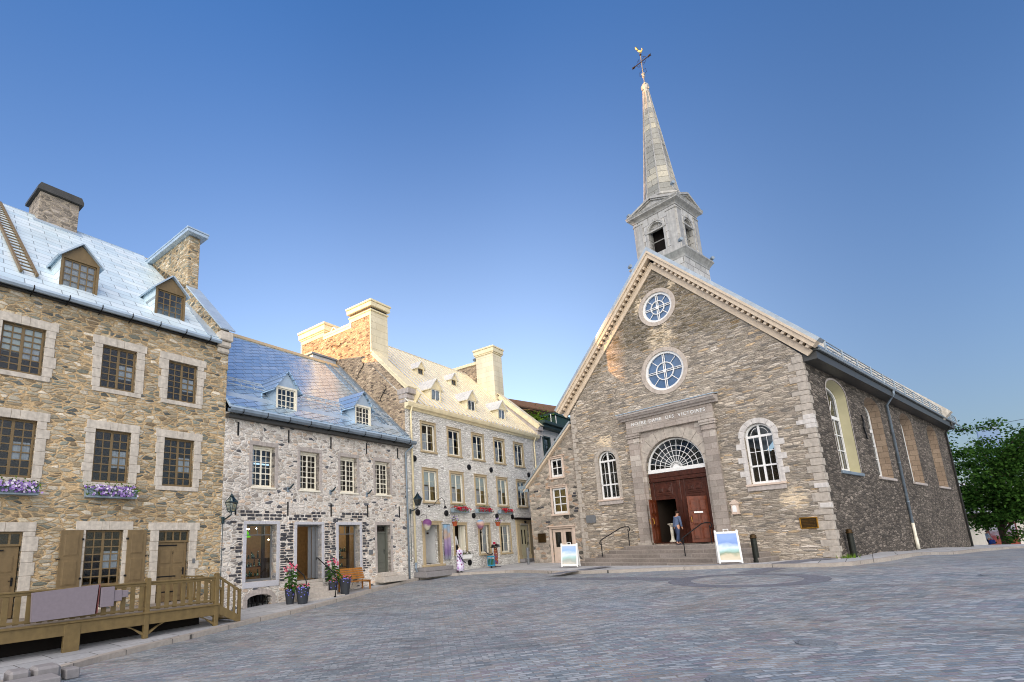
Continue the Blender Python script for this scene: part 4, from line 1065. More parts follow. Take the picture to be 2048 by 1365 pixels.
# corner street lamps on brackets
def wall_lantern(label, org, ang, x, z, y=-.55):
    t = thing('wall_lantern', label, 'street lamp', org, ang, 'lanterns on the house corners')
    mb = MB(); mb.bbox(x-.05, x+.05, -.07, 0, z-.75, z-.5, .01); mb.tube([(x, -.05, z-.62), (x, y*.55, z-.56), (x+.02, y, z-.46), (x+.02, y, z-.36)], .028, 6)
    mb.tube([(x, -.035, z-.75), (x-.01, -.03, z-3.2)], .012, 5); mb.build('bracket', M['lamp_iron'], t)
    x += .02
    mb = MB(); P = [(.12, -.34), (.225, .0)]
    mb.lathe([(.13, -.36), (.13, -.33)], (x, y, z), 4, rot=R(45)); mb.lathe([(.23, -.02), (.23, .012)], (x, y, z), 4, rot=R(45))
    for k in range(4):
        a = R(45+90*k); mb.tube([(x+.12*math.cos(a), y+.12*math.sin(a), z-.34), (x+.225*math.cos(a), y+.225*math.sin(a), z)], .012, 5)
        mb.tube([(x+.225*math.cos(a), y+.225*math.sin(a), z), (x+.06*math.cos(a), y+.06*math.sin(a), z+.2)], .012, 5)
    mb.lathe([(.07, .19), (.09, .22), (.05, .25), (.02, .30), (.008, .36)], (x, y, z), 8)
    mb.build('cage', M['lamp_iron'], t)
    mb = MB(); mb.lathe([(.115, -.335), (.215, -.015)], (x, y, z), 4, rot=R(45)); mb.lathe([(.215, .0), (.06, .19)], (x, y, z), 4, rot=R(45)); mb.build('lamp_glass', M['lamp_glass'], t)
M['lamp_glass'] = glass('lamp_glass', (.78,.86,.84,1), 1.5)
wall_lantern('dark green lantern on bracket at corner of ochre and pale rubble houses', OH, AH, -10.36, 1.75)

# shop furniture on the pavement ---------------------------------------------------------
def house_pt(x, y): p = FH @ Vector((x, y, 0)); return (p.x, p.y, gz(p.x, p.y)+.002)
def planter(label, x, y, h, r, plants, rd):
    t = thing('planter', label, 'planter', house_pt(x, y), AH, 'black planters beside the shop steps')
    mb = MB(); mb.lathe([(r*.68, 0), (r*.70, .02), (r, h-.02), (r, h), (r*.9, h), (r*.88, h-.06)], n=20); mb.build('pot', M['pot_black'], t, False)
    lf = MB(); leaf_cloud(lf, [(rd.gauss(0, r*.5), rd.gauss(0, r*.5), h+rd.uniform(-.02, .14)) for k in range(70)], .10, rd)
    if plants == 'tall':
        for k in range(3):
            x0, y0 = rd.gauss(0, .07), rd.gauss(0, .07); top = (x0+rd.gauss(0, .12), y0+rd.gauss(0, .08), h+rd.uniform(.75, .95))
            lf.tube([(x0, y0, h-.05), ((x0+top[0])/2, (y0+top[1])/2, h+.4), top], .012, 5)
            for q in range(7):
                z = h+.1+q*.09; a = rd.uniform(0, 6.3); e = Euler((rd.uniform(-.6, -.1), 0, a)).to_matrix()
                v = [Vector((x0, y0, z))+e @ Vector(p) for p in ((0,0,0), (-.07,.16,.05), (0,.34,-.04), (.07,.16,.05))]; lf.add(v, [(0,1,2,3)])
    lf.build('foliage', M['leaf_dark'], t)
    bl = MB()
    if plants == 'tall':
        for k in range(3):
            bx, by, bz = (-.2+.2*k, rd.gauss(0, .05), h+.78+.08*(k % 2))
            for q in range(11): blossom(bl, (bx+rd.gauss(0, .035), by+rd.gauss(0, .035), bz+rd.uniform(-.10, .12)), .04, (rd.gauss(0, 1), -1, rd.gauss(0, 1)))
    for k in range(26): blossom(bl, (rd.gauss(0, r*.5), rd.gauss(-.05, r*.5), h+rd.uniform(.03, .16)), .033, (rd.gauss(0, .5), -.6, 1))
    bl.build('blossom_cluster', M['pink_bloom'], t)
    bl = MB()
    for k in range(34):
        a = rd.uniform(3.3, 6.2); bl_r = r*rd.uniform(.85, 1.08); blossom(bl, (bl_r*math.cos(a), bl_r*math.sin(a), h+.04-rd.random()**2*.34), .026, (math.cos(a), math.sin(a), .3))
    bl.build('trailing_bloom', M['blue_bloom'], t)
rd = random.Random(11)
planter('black planter with tall pink canna, at the wall left of the shop steps', -7.95, -.85, .55, .20, 'tall', rd)
planter('wide black planter with pink and blue flowers, in front left of the shop steps', -7.70, -1.30, .58, .26, 'low', rd)
planter('black planter with pink flower at the wall right of the shop steps', -5.55, -.55, .52, .20, 'tall', rd)
planter('square-looking black planter right of the shop steps, nearer the bench', -5.28, -1.0, .62, .24, 'low', rd)
for x0, lab in ((-7.55, 'black curved iron handrail left of the shop steps'), (-6.02, 'black curved iron handrail right of the shop steps')):
    t = thing('handrail', lab, 'handrail', OH, AH, 'handrails of the shop steps')
    mb = MB(); zg = gh(x0, -1.35)
    mb.tube([(x0, -.02, -.52), (x0, -.03, -.42), (x0, -.10, -.42), (x0, -.85, -.86), (x0, -1.15, -1.02), (x0, -1.32, -1.25), (x0, -1.34, -1.45), (x0, -1.25, -1.8), (x0, -1.22, zg)], .022, 8)
    mb.build('rail', M['iron'], t, True)
    mb = MB(); mb.lathe([(.05, 0), (.05, .03), (.03, .05)], (x0, -1.22, zg), 10); mb.build('rail_base', M['iron'], t)
bn = thing('bench', 'varnished slatted wooden bench under the second shop window', 'bench', OH, AH)
zg = gh(-4.4, -.5)+.005
mb = MB()
for k in range(5): mb.bbox(-5.1, -3.45, -.50+.03*k-.02*k, -.44+.01*k+.0, zg+.50+k*.095, zg+.575+k*.095, .008) if 0 else mb.slab((-5.05, -.30+.03*k, zg+.48+k*.10), (-3.5, -.30+.03*k, zg+.48+k*.10), (-3.5, -.275+.03*k, zg+.56+k*.10), (-5.05, -.275+.03*k, zg+.56+k*.10), (0, -1, .3), .025)
mb.build('backrest', M['wood_bench'], bn)
mb = MB()
for k in range(5): mb.bbox(-5.05, -3.5, -.80+k*.098, -.715+k*.098, zg+.40, zg+.425, .006)
mb.build('seat', M['wood_bench'], bn)
for x in (-4.98, -3.6):
    mb = MB(); mb.bbox(x-.03, x+.03, -.80, -.74, zg, zg+.40, .006); mb.bbox(x-.03, x+.03, -.32, -.26, zg, zg+.46, .006); mb.bbox(x-.03, x+.03, -.80, -.26, zg+.34, zg+.40, .006); mb.build('leg', M['wood_bench'], bn)

# ================================================================== HOUSE 3 : grey rough house with cream metal roof
h3 = thing('stone_house', 'three storey rough grey stone house with cream metal roof, chimneys and five dormers', 'house', OH, A3)
AX = [1.90, 4.31, 6.79, 9.28, 11.81]; BX = [1.92, 4.36, 6.83, 9.31, 11.83]
holes = []
for x in AX: holes.append(rect(x-.56, x+.56, 5.02, 6.56))
for x in BX: holes.append(rect(x-.56, x+.56, 2.22, 3.93))
D3 = (1.28, 2.50, -1.10, .97)
CW = [(3.90, 4.98, -.66, .95), (6.38, 7.45, -.74, .95), (8.74, 9.88, -.78, .95)]
PD = (11.12, 12.34, -1.26, .95)
for q in [D3, PD]+CW: holes.append(rect(*q))
gable_house(h3, .02, 15.2, -2.3, 7.45, 11.8, 5.9, 13.2, M['rubble_stucco'], holes, .3)
def trimmed_window(cx, z0, z1, hw, i, kind):
    mb = MB(); w = .13
    mb.bbox(cx-hw-w, cx-hw, -.035, .12, z0, z1, .008); mb.bbox(cx+hw, cx+hw+w, -.035, .12, z0, z1, .008)
    mb.bbox(cx-hw-w, cx+hw+w, -.035, .12, z1, z1+w, .008); mb.bbox(cx-hw-w-.02, cx+hw+w+.02, -.07, .12, z1+w, z1+w+.035, .008)
    mb.bbox(cx-hw-w-.03, cx+hw+w+.03, -.09, .12, z0-.10, z0, .012)
    mb.build('window_casing', M['tan_trim'], h3)
    if kind == 'a': cur = [('curtain', .06, .48, .04, .68), ('tan_drape', .86, .97, .04, .96)]
    else: cur = [('blind', .06, .48, .55, .97), ('blind', .52, .95, .5, .97), ('curtain', .06, .46, .04, .5), ('tan_drape', .55, .9, .04, .5)]
    window(h3, cx, z0, hw*2-.004, z1-z0, .06, 1, 3, M['cream_paint'], fr=.075, mul=.085, bar=.018, curtain=cur)
for i, x in enumerate(AX): trimmed_window(x, 5.02, 6.56, .56, i, 'a')
for i, x in enumerate(BX): trimmed_window(x, 2.22, 3.93, .56, i, 'b')
for i, (a, b, c, d) in enumerate(CW):
    mb = MB(); w = .13
    for s, t_ in ((a-w, a), (b, b+w)): mb.bbox(s, t_, -.04, .12, c, d, .008)
    mb.bbox(a-w, b+w, -.04, .12, d, d+w, .008); mb.bbox(a-w-.03, b+w+.03, -.07, .12, d+w, d+w+.035, .008); mb.bbox(a-w-.03, b+w+.03, -.09, .12, c-.11, c, .012)
    mb.build('window_casing', M['tan_trim'], h3)
    if i == 0:
        mb = MB(); mb.bbox(b-.06, b, .05, .3, c, d, .006); mb.bbox(b-.20, b-.16, .2, .4, c, d, .006); mb.build('shop_window', M['cream_paint'], h3)
        mb = MB(); mb.quad((a-.3, .75, c-.1), (b+.3, .75, c-.1), (b+.3, .75, d+.1), (a-.3, .75, d+.1)); mb.build('display_back', M['dim_room'], h3)
    else:
        window(h3, (a+b)/2, c, b-a-.004, d-c, .16, 1, 3, M['cream_paint'], fr=.08, mul=.08, bar=.02, curtain=[('curtain', .52, .92, .05, .95)])
# shop doorway, open, with a white back wall
mb = MB(); a, b, c, d = D3; w = .20
mb.bbox(a-w, a, -.05, .14, c-.02, d, .01); mb.bbox(b, b+w, -.05, .14, c-.02, d, .01); mb.bbox(a-w, b+w, -.05, .14, d, d+.16, .01); mb.bbox(a-w-.06, b+w+.06, -.10, .14, d+.16, d+.21, .01); mb.bbox(a-w-.10, b+w+.10, -.16, .10, c-.13, c-.02, .012)
mb.build('door_casing', M['tan_trim'], h3)
mb = MB(); mb.bbox(a+.02, a+.07, .20, 1.1, c, d-.02, .01); mb.build('open_door', M['mahogany'], h3)
mb = MB(); mb.quad((a-.2, 1.3, c-.1), (b+.6, 1.3, c-.1), (b+.6, 1.3, d+.1), (a-.2, 1.3, d+.1)); mb.quad((b+.02, .3, c), (b+.02, 1.3, c), (b+.02, 1.3, d), (b+.02, .3, d))
for z in (c+.25, c+.75): mb.bbox(a+.45, b-.05, .95, 1.25, z, z+.04, .006)
mb.bbox(a+.42, a+.47, .95, 1.28, c, c+.8, .006)
mb.build('entry_shelves', M['white_paint'], h3)
mb = MB(); mb.bbox(a+.62, a+.85, 1.25, 1.285, c+1.15, c+1.6, .006); mb.build('framed_notice', M['red_poster'], h3)
mb = MB(); mb.bbox(.55, 2.95, -.55, .05, c-.33, c-.135, .015); mb.bbox(.30, 3.0, -.85, .0, c-.60, c-.335, .015); mb.build('door_steps', M['concrete'], h3)
# panelled private door with canopy
a, b, c, d = PD
mb = MB()
for s, t_ in ((a-.42, a), (b, b+.42)):
    mb.bbox(s, t_, -.08, .14, c-.2, d+.12, .015); mb.bbox(s-.03, t_+.03, -.13, .14, c-.25, c+.25, .02); mb.bbox(s-.03, t_+.03, -.12, .14, d+.02, d+.12, .015)
mb.bbox(a-.45, b+.45, -.08, .14, d+.125, d+.42, .012); mb.build('door_casing', M['tan_trim'], h3)
mb = MB(); mb.bbox(a-.62, b+.62, -.34, .06, d+.42, d+.50, .015); mb.bbox(a-.55, b+.55, -.26, .06, d+.36, d+.42, .015); mb.build('canopy', M['iron_brown'], h3)
pdr = panel_door(h3, a+.02, b-.02, c, d-.02, .08, M['sage_paint'], [.35, .65], cols=2)
mb = MB()
for x in ((a+b)/2-.2, (a+b)/2+.2): mb.box(x-.055, x+.055, .062, .075, c+.95, d-.3)
mb.build('door_pane', M['dark'], pdr)
mb = MB(); mb.ball((11.73, -.16, d+.22), .09, n=10, m=8); mb.build('porch_lamp', M['iron'], h3)
mb = MB(); mb.bbox(10.7, 12.9, -.5, .05, c-.22, c-.01, .012); mb.build('door_steps', M['concrete'], h3)
# cornice
mb = MB()
mb.prism([(.02,7.18),(-.06,7.18),(-.10,7.28),(-.26,7.32),(-.30,7.44),(-.30,7.50),(.02,7.55)], lambda u, v: (.0, u, v), lambda u, v: (14.6, u, v))
mb.box(.0, 14.6, -.31, -.25, 7.50, 7.54); mb.build('cornice', M['cream_metal'], h3)
# roof with standing seams
ZE3 = 7.52; sl3 = lambda y: ZE3+1.0*(y+.25)
rf = MB()
rf.slab((.0,-.25,ZE3),(15.2,-.25,ZE3),(15.2,5.9,ZE3+6.15),(.0,5.9,ZE3+6.15),(0,-1,1),.06)
rf.slab((.0,5.9,ZE3+6.15),(15.2,5.9,ZE3+6.15),(15.2,12.1,7.5),(.0,12.1,7.5),(0,1,1),.06)
x = .9; sm = MB()
while x < 14.5:
    sm.slab((x-.012,-.22,sl3(-.22)+.07),(x+.012,-.22,sl3(-.22)+.07),(x+.012,5.88,sl3(5.88)+.07),(x-.012,5.88,sl3(5.88)+.07),(0,-1,1),.045); x += .46
rf.tube([(0.5,5.9,ZE3+6.25),(14.6,5.9,ZE3+6.25)], .05, 6)
sm.build('standing_seams', M['cream_seam'], rf.build('roof', M['cream_roof'], h3))
mb = MB()
for k in range(31): x = .9+k*.45; mb.bbox(x-.03, x+.03, -.30, -.12, 7.56, 7.63, .01)
mb.tube([(.6,-.2,7.64),(14.4,-.2,7.64)], .018, 5); mb.build('snow_guard', M['tan_trim'], h3)
for x in (3.37, 7.07, 10.74):
    dormer(h3, x, .48, 8.10, 9.12, 9.70, .50, .14, M['cream_panel'], M['cream_metal'], M['cream_roof'], M['white_paint'], 1, 1, 1.0, .09, {3.37: 'curtain', 10.74: 'curtain'}.get(x), roof_seams=False)
for x in (5.25, 8.92):
    dormer(h3, x, 3.2, 10.95, 11.55, 11.98, .34, .10, M['cream_panel'], M['cream_metal'], M['cream_roof'], M['brown_paint'], 1, 1, 1.0, .08)
# left gable wall with raised parapet and two chimneys
mb = MB()
gp = [(0,4.0),(11.6,4.0),(11.6,7.6),(9.2,10.6),(9.2,13.50),(6.75,13.50),(6.75,13.30),(4.34,13.30),(4.34,13.62),(2.58,13.62),(2.58,11.1),(.12,8.55),(0,8.4)]
mb.face_poly(gp, [], lambda u, v, d: (.0+d, u, v))
mb.build('gable_wall', M['gable_stone'], h3)
mb = MB()
cope = lambda y: 8.62+1.02*y
mb.slab((-.06, -.30, cope(-.30)), (.72, -.30, cope(-.30)), (.72, 2.5, cope(2.5)), (-.06, 2.5, cope(2.5)), (0, -1, 1), .08)
mb.slab((.62, -.2, cope(-.2)-.9), (.70, -.2, cope(-.2)-.9), (.70, 2.5, cope(2.5)-.9), (.62, 2.5, cope(2.5)-.9), (0, -1, 1), .66)
mb.slab((-.03, -.15, cope(-.15)-.22), (.01, -.15, cope(-.15)-.22), (.01, 2.5, cope(2.5)-.22), (-.03, 2.5, cope(2.5)-.22), (0, -1, 1), .16)
mb.build('coping', M['cream_metal'], h3)
mb = MB(); mb.bbox(-.03, .70, -.32, .5, 8.02, 8.34, .03); mb.bbox(-.02, .66, -.20, .45, 7.74, 8.02, .05); mb.bbox(-.015, .62, -.08, .4, 7.5, 7.74, .05); mb.prism([(0,7.5),(.6,7.5),(2.6,11.0),(2.6,11.2),(0,8.34)], lambda u, v: (.02, u, v), lambda u, v: (.6, u, v)); mb.build('kneeler', M['grey_limestone'], h3)
def clad_chimney(x0, x1, y0, y1, zb, zt, cap, stone_left, parent=h3, collar=True):
    mb = MB()
    mb.box(x0+.03, x1, y0, y1, zb, zt)
    if stone_left:
        mb.box(x0-.03, x0+.05, y0, y0+.10, stone_left[0], zt); mb.box(x0-.03, x0+.05, y1-.14, y1, stone_left[1], zt); mb.box(x0-.03, x0+.05, y0+.10, y1-.14, zt-.26, zt)
    else: mb.box(x0, x0+.031, y0, y1, zb, zt)
    o = mb.build('chimney', M['cream_panel'], parent)
    mb = MB(); e = .14
    mb.bbox(x0-.08, x1+.06, y0-.08, y1+.08, zt, zt+.10, .02)
    if collar: mb.box(x0+.03, x1-.03, y0+.05, y1-.05, zt+.1, zt+.26)
    zc = zt+(.26 if collar else .101)
    mb.bbox(x0-e, x1+e, y0-e, y1+e, zc, zc+cap*.7, .03); mb.bbox(x0-e-.05, x1+e+.05, y0-e-.05, y1+e+.05, zc+cap*.7, zc+cap, .02)
    mb.build('chimney_cap', M['cream_metal'], o)
    if collar:
        mb = MB(); mb.box(x0+.02, x1-.02, y0+.04, y1-.04, zt+.101, zt+.255); mb.build('chimney_collar', M['gutter_dark'], o)
    return o
clad_chimney(0, 1.39, 2.44, 4.32, 9.5, 13.70, .42, (11.1, 13.1))
clad_chimney(0, 1.25, 6.76, 9.2, 9.5, 13.62, .55, (13.1, 9.5), collar=False)
mb = MB(); mb.bbox(-.05, .8, 4.33, 6.75, 13.27, 13.46, .02); mb.box(-.03, .0, 4.33, 6.75, 13.10, 13.27); mb.box(.02, .75, 4.33, 6.75, 12.6, 13.27); mb.build('parapet_cap', M['cream_metal'], h3)
# wrought anchors on the gable
for y, z, a in ((3.35, 10.2, -50), (1.55, 8.35, -52), (5.6, 12.35, 12)):
    mb = MB(); ca, sa = math.cos(R(a)), math.sin(R(a)); L = .42
    pts = [(-.05, y+ca*L*u-sa*q, z+sa*L*u+ca*q) for u, q in ((-1.05, .16), (-1, .02), (-.8, -.03), (0, 0), (.8, .03), (1, -.02), (1.05, -.16))]
    mb.tube(pts, .022, 6); mb.build('wall_anchor', M['iron'], h3)
# right gable
mb = MB()
mb.prism([(0,6.9),(11.6,6.9),(11.6,7.9),(7.3,12.3),(7.3,14.55),(4.9,14.55),(4.9,13.2),(3.1,11.1),(.1,8.1)], lambda u, v: (14.62, u, v), lambda u, v: (15.18, u, v))
mb.build('gable_wall', M['gable_stone'], h3)
mb = MB(); c4 = lambda y: 8.62+.93*y
mb.slab((14.50, -.3, c4(-.3)), (15.28, -.3, c4(-.3)), (15.28, 3.1, c4(3.1)), (14.50, 3.1, c4(3.1)), (0, -1, 1), .07)
mb.slab((14.50, -.2, c4(-.2)-.38), (14.58, -.2, c4(-.2)-.38), (14.58, 3.1, c4(3.1)-.38), (14.50, 3.1, c4(3.1)-.38), (0, -1, 1), .3)
mb.bbox(14.5, 15.25, 4.9, 7.4, 14.45, 14.70, .02); mb.bbox(14.5, 15.25, 7.3, 9.4, 14.0, 14.25, .02); mb.build('coping', M['cream_metal'], h3)
mb = MB(); mb.prism([(0,7.1),(.5,7.1),(3.1,10.6),(3.1,11.4),(-.2,8.3)], lambda u, v: (14.60, u, v), lambda u, v: (15.2, u, v)); mb.bbox(14.55, 15.22, -.30, .05, 7.95, 8.30, .03); mb.bbox(14.56, 15.2, -.18, .05, 7.62, 7.95, .06); mb.build('kneeler', M['grey_limestone'], h3)
clad_chimney(14.24, 15.58, 3.1, 4.75, 9.8, 14.92, .5, False, collar=False)
for x, y in ((14.9, 5.3), (14.9, 8.1)):
    mb = MB(); mb.lathe([(.10, 0), (.10, .35), (.17, .36), (.17, .45), (.06, .52)], (x, y, 14.65 if y < 7 else 14.2), 12); mb.build('vent_pipe', M['gutter_metal'], h3)
downpipe(h3, .36, -.12, 7.0, -.95, M['cream_metal'], (.0, -.1), .055, boot=M['gutter_metal'])
downpipe(h3, 13.95, -.12, 7.0, -1.4, M['cream_metal'], (.1, -.1), .055)
# round anchor plates
for k, (x, z) in enumerate([(.62,4.5),(5.66,4.45),(8.1,4.47),(12.95,4.5),(.75,1.62),(3.2,1.62),(5.86,1.52),(8.42,1.52),(10.3,1.5),(7.4,-1.0),(5.2,-1.2)]):
    if k == 9: continue
    mb = MB(); mb.lathe([(.17, -.03), (.17, .03), (.14, .05), (.05, .07)], n=18); o = mb.build('anchor_plate', M['iron'], h3); o.location = (x, -.03, z); o.rotation_euler = (R(90), 0, 0)
def h3t(name, label, cat, group=None): return thing(name, label, cat, OH, A3, group)
wall_lantern('dark green lantern on bracket beside the cream downpipe of the grey house', OH, A3, .16, 2.28)
t = h3t('gooseneck_lamp', 'black gooseneck sign lamp on the grey wall above the open shop door', 'wall lamp')
mb = MB(); mb.bbox(1.62, 1.78, -.06, 0, 1.93, 2.02, .01); mb.tube([(1.7, -.06, 1.98), (1.9, -.2, 2.02), (2.02, -.35, 2.28), (2.25, -.5, 2.42), (2.42, -.55, 2.25), (2.45, -.55, 1.98)], .018, 6); mb.build('arm', M['iron'], t)
mb = MB(); mb.lathe([(.11, 0), (.06, .1), (.03, .16)], (2.45, -.55, 1.83), 12); mb.build('lamp_shade', M['iron'], t)
rd = random.Random(21)
for k, (cx, w) in enumerate(((4.28, 1.5), (6.72, 1.5), (9.2, 1.5))):
    window_box('window_flower_box', ['grey window box of red geraniums above the mannequin window', 'grey window box of red geraniums, middle one of three in the row', 'grey window box of red geraniums, nearest the panelled door'][k], 'boxes of red geraniums on the grey house', OH, A3, cx, 1.66, w, -.09, M['planter_blue'], 'leaf', [('red_bloom', 1.)], rd, .25, 110, 130, 'cross', .1)
for k, (x, lab, prof, mt) in enumerate(((.98, 'plum and cream paper balloon lantern hanging left of the open shop door', .25, 'balloon_plum'), (5.9, 'peach and mauve paper balloon lantern hanging between two shop windows', .25, 'balloon_peach'))):
    t = h3t('balloon_lantern', lab, 'lantern', 'hot air balloon ornaments')
    mb = MB(); mb.lathe([(.05, -.30), (.10, -.22), (.19, -.06), (.245, .10), (.235, .2), (.16, .29), (.04, .33)], n=20); o = mb.build('envelope', M[mt], t, True); o.location = (x, -.45, .92)
    mb = MB(); mb.bbox(x-.045, x+.045, -.495, -.405, .46, .56, .008); mb.build('basket', M['iron_brown'], t)
    mb = MB(); mb.tube([(x+.0, -.0, 1.42), (x, -.2, 1.5), (x, -.42, 1.44), (x, -.45, 1.25)], .012, 5); mb.build('hook', M['iron'], t)
for k, (x, lab) in enumerate(((3.42, 'terracotta hanging pot of purple pansies left of the mannequin window'), (7.85, 'terracotta hanging pot of purple pansies between the last two shop windows'))):
    t = h3t('hanging_pot', lab, 'flower pot', 'hanging flower pots of the grey house')
    z = .98; y = -.42
    mb = MB(); mb.lathe([(.10, 0), (.15, .2), (.165, .21), (.165, .25), (.13, .25)], (x, y, z-.1), 16); mb.build('pot', M['terracotta'], t)
    mb = MB(); mb.tube([(x, 0, 1.45), (x, -.2, 1.62), (x, -.4, 1.58), (x, y, 1.5)], .012, 5)
    for a in range(3): mb.tube([(x, y, 1.5), (x+.15*math.cos(a*2.1), y+.15*math.sin(a*2.1), z+.14)], .005, 4)
    mb.build('bracket', M['iron'], t)
    lf = MB(); leaf_cloud(lf, [(x+rd.gauss(0, .12), y+rd.gauss(0, .12), z+.2+rd.gauss(.03, .08)) for q in range(80)], .08, rd); lf.build('foliage', M['leaf'], t)
    bl = MB()
    for q in range(26): blossom(bl, (x+rd.gauss(0, .13), y+rd.gauss(-.05, .12), z+.25+rd.gauss(.03, .08)), .035, (rd.gauss(0, .5), -1, .5))
    bl.build('blossom_cluster', M['petunia'], t)
t = h3t('banner', 'tall blurred blue and purple cloth banner hanging between shop door and mannequin window', 'banner')
mb = MB(); n = 10
mb.add([(2.78+.58*i/n, -.10+.02*math.sin(i*1.1), z) for z in (-.92, .98) for i in range(n+1)], [(i, i+1, n+2+i, n+1+i) for i in range(n)]); mb.build('cloth', M['banner'], t, True)
mb = MB(); mb.tube([(2.74, -.08, .99), (3.40, -.08, .99)], .014, 6); mb.build('rod', M['iron'], t)
# white trough of pansies
t = h3t('flower_trough', 'white trough of white and purple pansies on the wall under the mannequin window', 'flower box')
mb = MB(); mb.prism([(3.85,-.95),(5.0,-.95),(5.1,-.72),(3.75,-.72)], lambda u, v: (u, -.34, v), lambda u, v: (u, -.1, v)); mb.build('trough', M['sign_white'], t)
lf = MB(); leaf_cloud(lf, [(rd.uniform(3.75, 5.1), rd.uniform(-.36, -.1), -.68+rd.gauss(.04, .08)) for q in range(120)], .08, rd); lf.build('foliage', M['leaf_dark'], t)
bl = MB()
for q in range(70): blossom(bl, (rd.uniform(3.8, 5.1), rd.uniform(-.4, -.12), -.6+rd.gauss(.03, .08)), .045, (rd.gauss(0, .4), -1, .5))
bl.build('blossom_cluster', M['pansy'], t)

# ------------------------------------------------------------------ figures
def skin_obj(name, verts, edges, radii, mat, parent, sub=2, root=0):
    me = bpy.data.meshes.new(name); me.from_pydata(verts, edges, []); me.materials.append(mat)
    o = bpy.data.objects.new(name, me); COL.objects.link(o); o.parent = parent
    sk = o.modifiers.new('skin', 'SKIN'); sk.use_smooth_shade = True
    for i, r in enumerate(radii):
        d = me.skin_vertices[0].data[i]; d.radius = r if isinstance(r, tuple) else (r, r); d.use_root = (i == root)
    sb = o.modifiers.new('sub', 'SUBSURF'); sb.levels = sub; sb.render_levels = sub
    return o
def figure(t, H, lean=0., arms=((-.05, .0), (.05, .0)), stride=.08, top='white_cloth', bottom='navy', skin='skin', hair='hair', head=True, long_sleeves=True, barefoot=True, shorts=False):
    """standing figure, feet at z=0, facing local -y"""
    k = H/1.72
    P = lambda x, y, z: (x*k, y*k-lean*max(0, z-.9)*k, z*k)
    V = []; E = []; Rr = []
    def add(p, r, link=None):
        V.append(p); Rr.append(r if isinstance(r, tuple) else r*k)
        if link is not None: E.append((link, len(V)-1))
        return len(V)-1
    pel = add(P(0, 0, .95), .125); waist = add(P(0, .0, 1.10), .11, pel); chest = add(P(0, 0, 1.30), .135, waist); sh = add(P(0, .01, 1.42), .10, chest)
    neck = add(P(0, 0, 1.50), .05, sh)
    if head:
        hd = add(P(0, -.01, 1.58), .075, neck); hd2 = add(P(0, -.01, 1.66), .08, hd)
    ends = []
    for s, (ax, ay) in zip((-1, 1), arms):
        a = add(P(s*.17, .01, 1.42), .055, sh); e = add(P(s*.23+ax, -.02+ay*.4, 1.15), .042, a); w = add(P(s*.24+ax*1.5, -.06+ay, .92), .030, e)
        p = add(P(s*.24+ax*1.5, -.08+ay, .86), .033, w); ends.append((p, s, ax, ay))
        for f in range(4):
            b = add(P(s*.24+ax*1.5+(f-1.5)*.017, -.09+ay, .81), .010, p); add(P(s*.24+ax*1.5+(f-1.5)*.017, -.105+ay, .765+.008*abs(f-1.5)), .009, b)
        b = add(P(s*.24+ax*1.5-s*.03, -.11+ay, .84), .011, p); add(P(s*.24+ax*1.5-s*.035, -.13+ay, .80), .009, b)
    for s in (-1, 1):
        h = add(P(s*.09, 0, .88), .10, pel); kn = add(P(s*.10, -.02-s*stride*.5, .48), .062, h); an = add(P(s*.10, .02-s*stride, .09), .040, kn); add(P(s*.11, -.13-s*stride, .035), .042, an)
    skin_obj('body', V, E, Rr, M[skin], t)
    # clothing: own shells
    V, E, Rr = [], [], []
    a00 = add(P(0, 0, .84), .155); a0 = add(P(0, 0, .98), .152, a00); a1 = add(P(0, 0, 1.12), .138, a0); a2 = add(P(0, 0, 1.30), .155, a1); a3 = add(P(0, .01, 1.43), .115, a2)
    for s, (ax, ay) in zip((-1, 1), arms):
        u = add(P(s*.17, .01, 1.425), .072, a3); e = add(P(s*.23+ax, -.02+ay*.4, 1.15), .058, u)
        if long_sleeves: add(P(s*.24+ax*1.5, -.06+ay, .90), .044, e)
    skin_obj('top', V, E, Rr, M[top], t)
    V, E, Rr = [], [], []
    a00 = add(P(0, 0, 1.05), .125); a0 = add(P(0, 0, .99), .135, a00); a1 = add(P(0, 0, .92), .14, a0)
    for s in (-1, 1):
        h = add(P(s*.09, 0, .86), .108, a1); kn = add(P(s*.10, -.02-s*stride*.5, .48), .078, h)
        if not shorts: add(P(s*.10, .015-s*stride*.95, .13), .058, kn)
    skin_obj('trousers', V, E, Rr, M[bottom], t)
    if head:
        mb = MB(); mb.ball(P(0, .012, 1.675), .088*k, .098*k, .085*k, 12, 8); o = mb.build('hair', M[hair], t, True)
        mb = MB()
        for s in (-1, 1): mb.ball(P(s*.03, -.083, 1.64), .011*k, n=6, m=4)
        mb.build('eyes', M['dark'], t)
        mb = MB(); mb.ball(P(0, -.092, 1.605), .013*k, .018*k, .022*k, 6, 4); mb.build('nose', M[skin], t)
        mb = MB()
        for s in (-1, 1): mb.bbox(P(s*.11-.04, 0, 0)[0], P(s*.11+.04, 0, 0)[0], P(0, -.19-s*stride, 0)[1], P(0, .06-s*stride, 0)[1], 0, .075*k, .02)
        mb.build('shoes', M['navy'], t)
t = thing('mannequin', 'headless shop mannequin in white sweater and navy trousers standing in the shop window', 'mannequin', F3 @ Vector((4.35, .40, -.98)), A3)
figure(t, 1.55, arms=((-.02, -.03), (.02, -.03)), stride=.02, skin='mannequin', head=False)
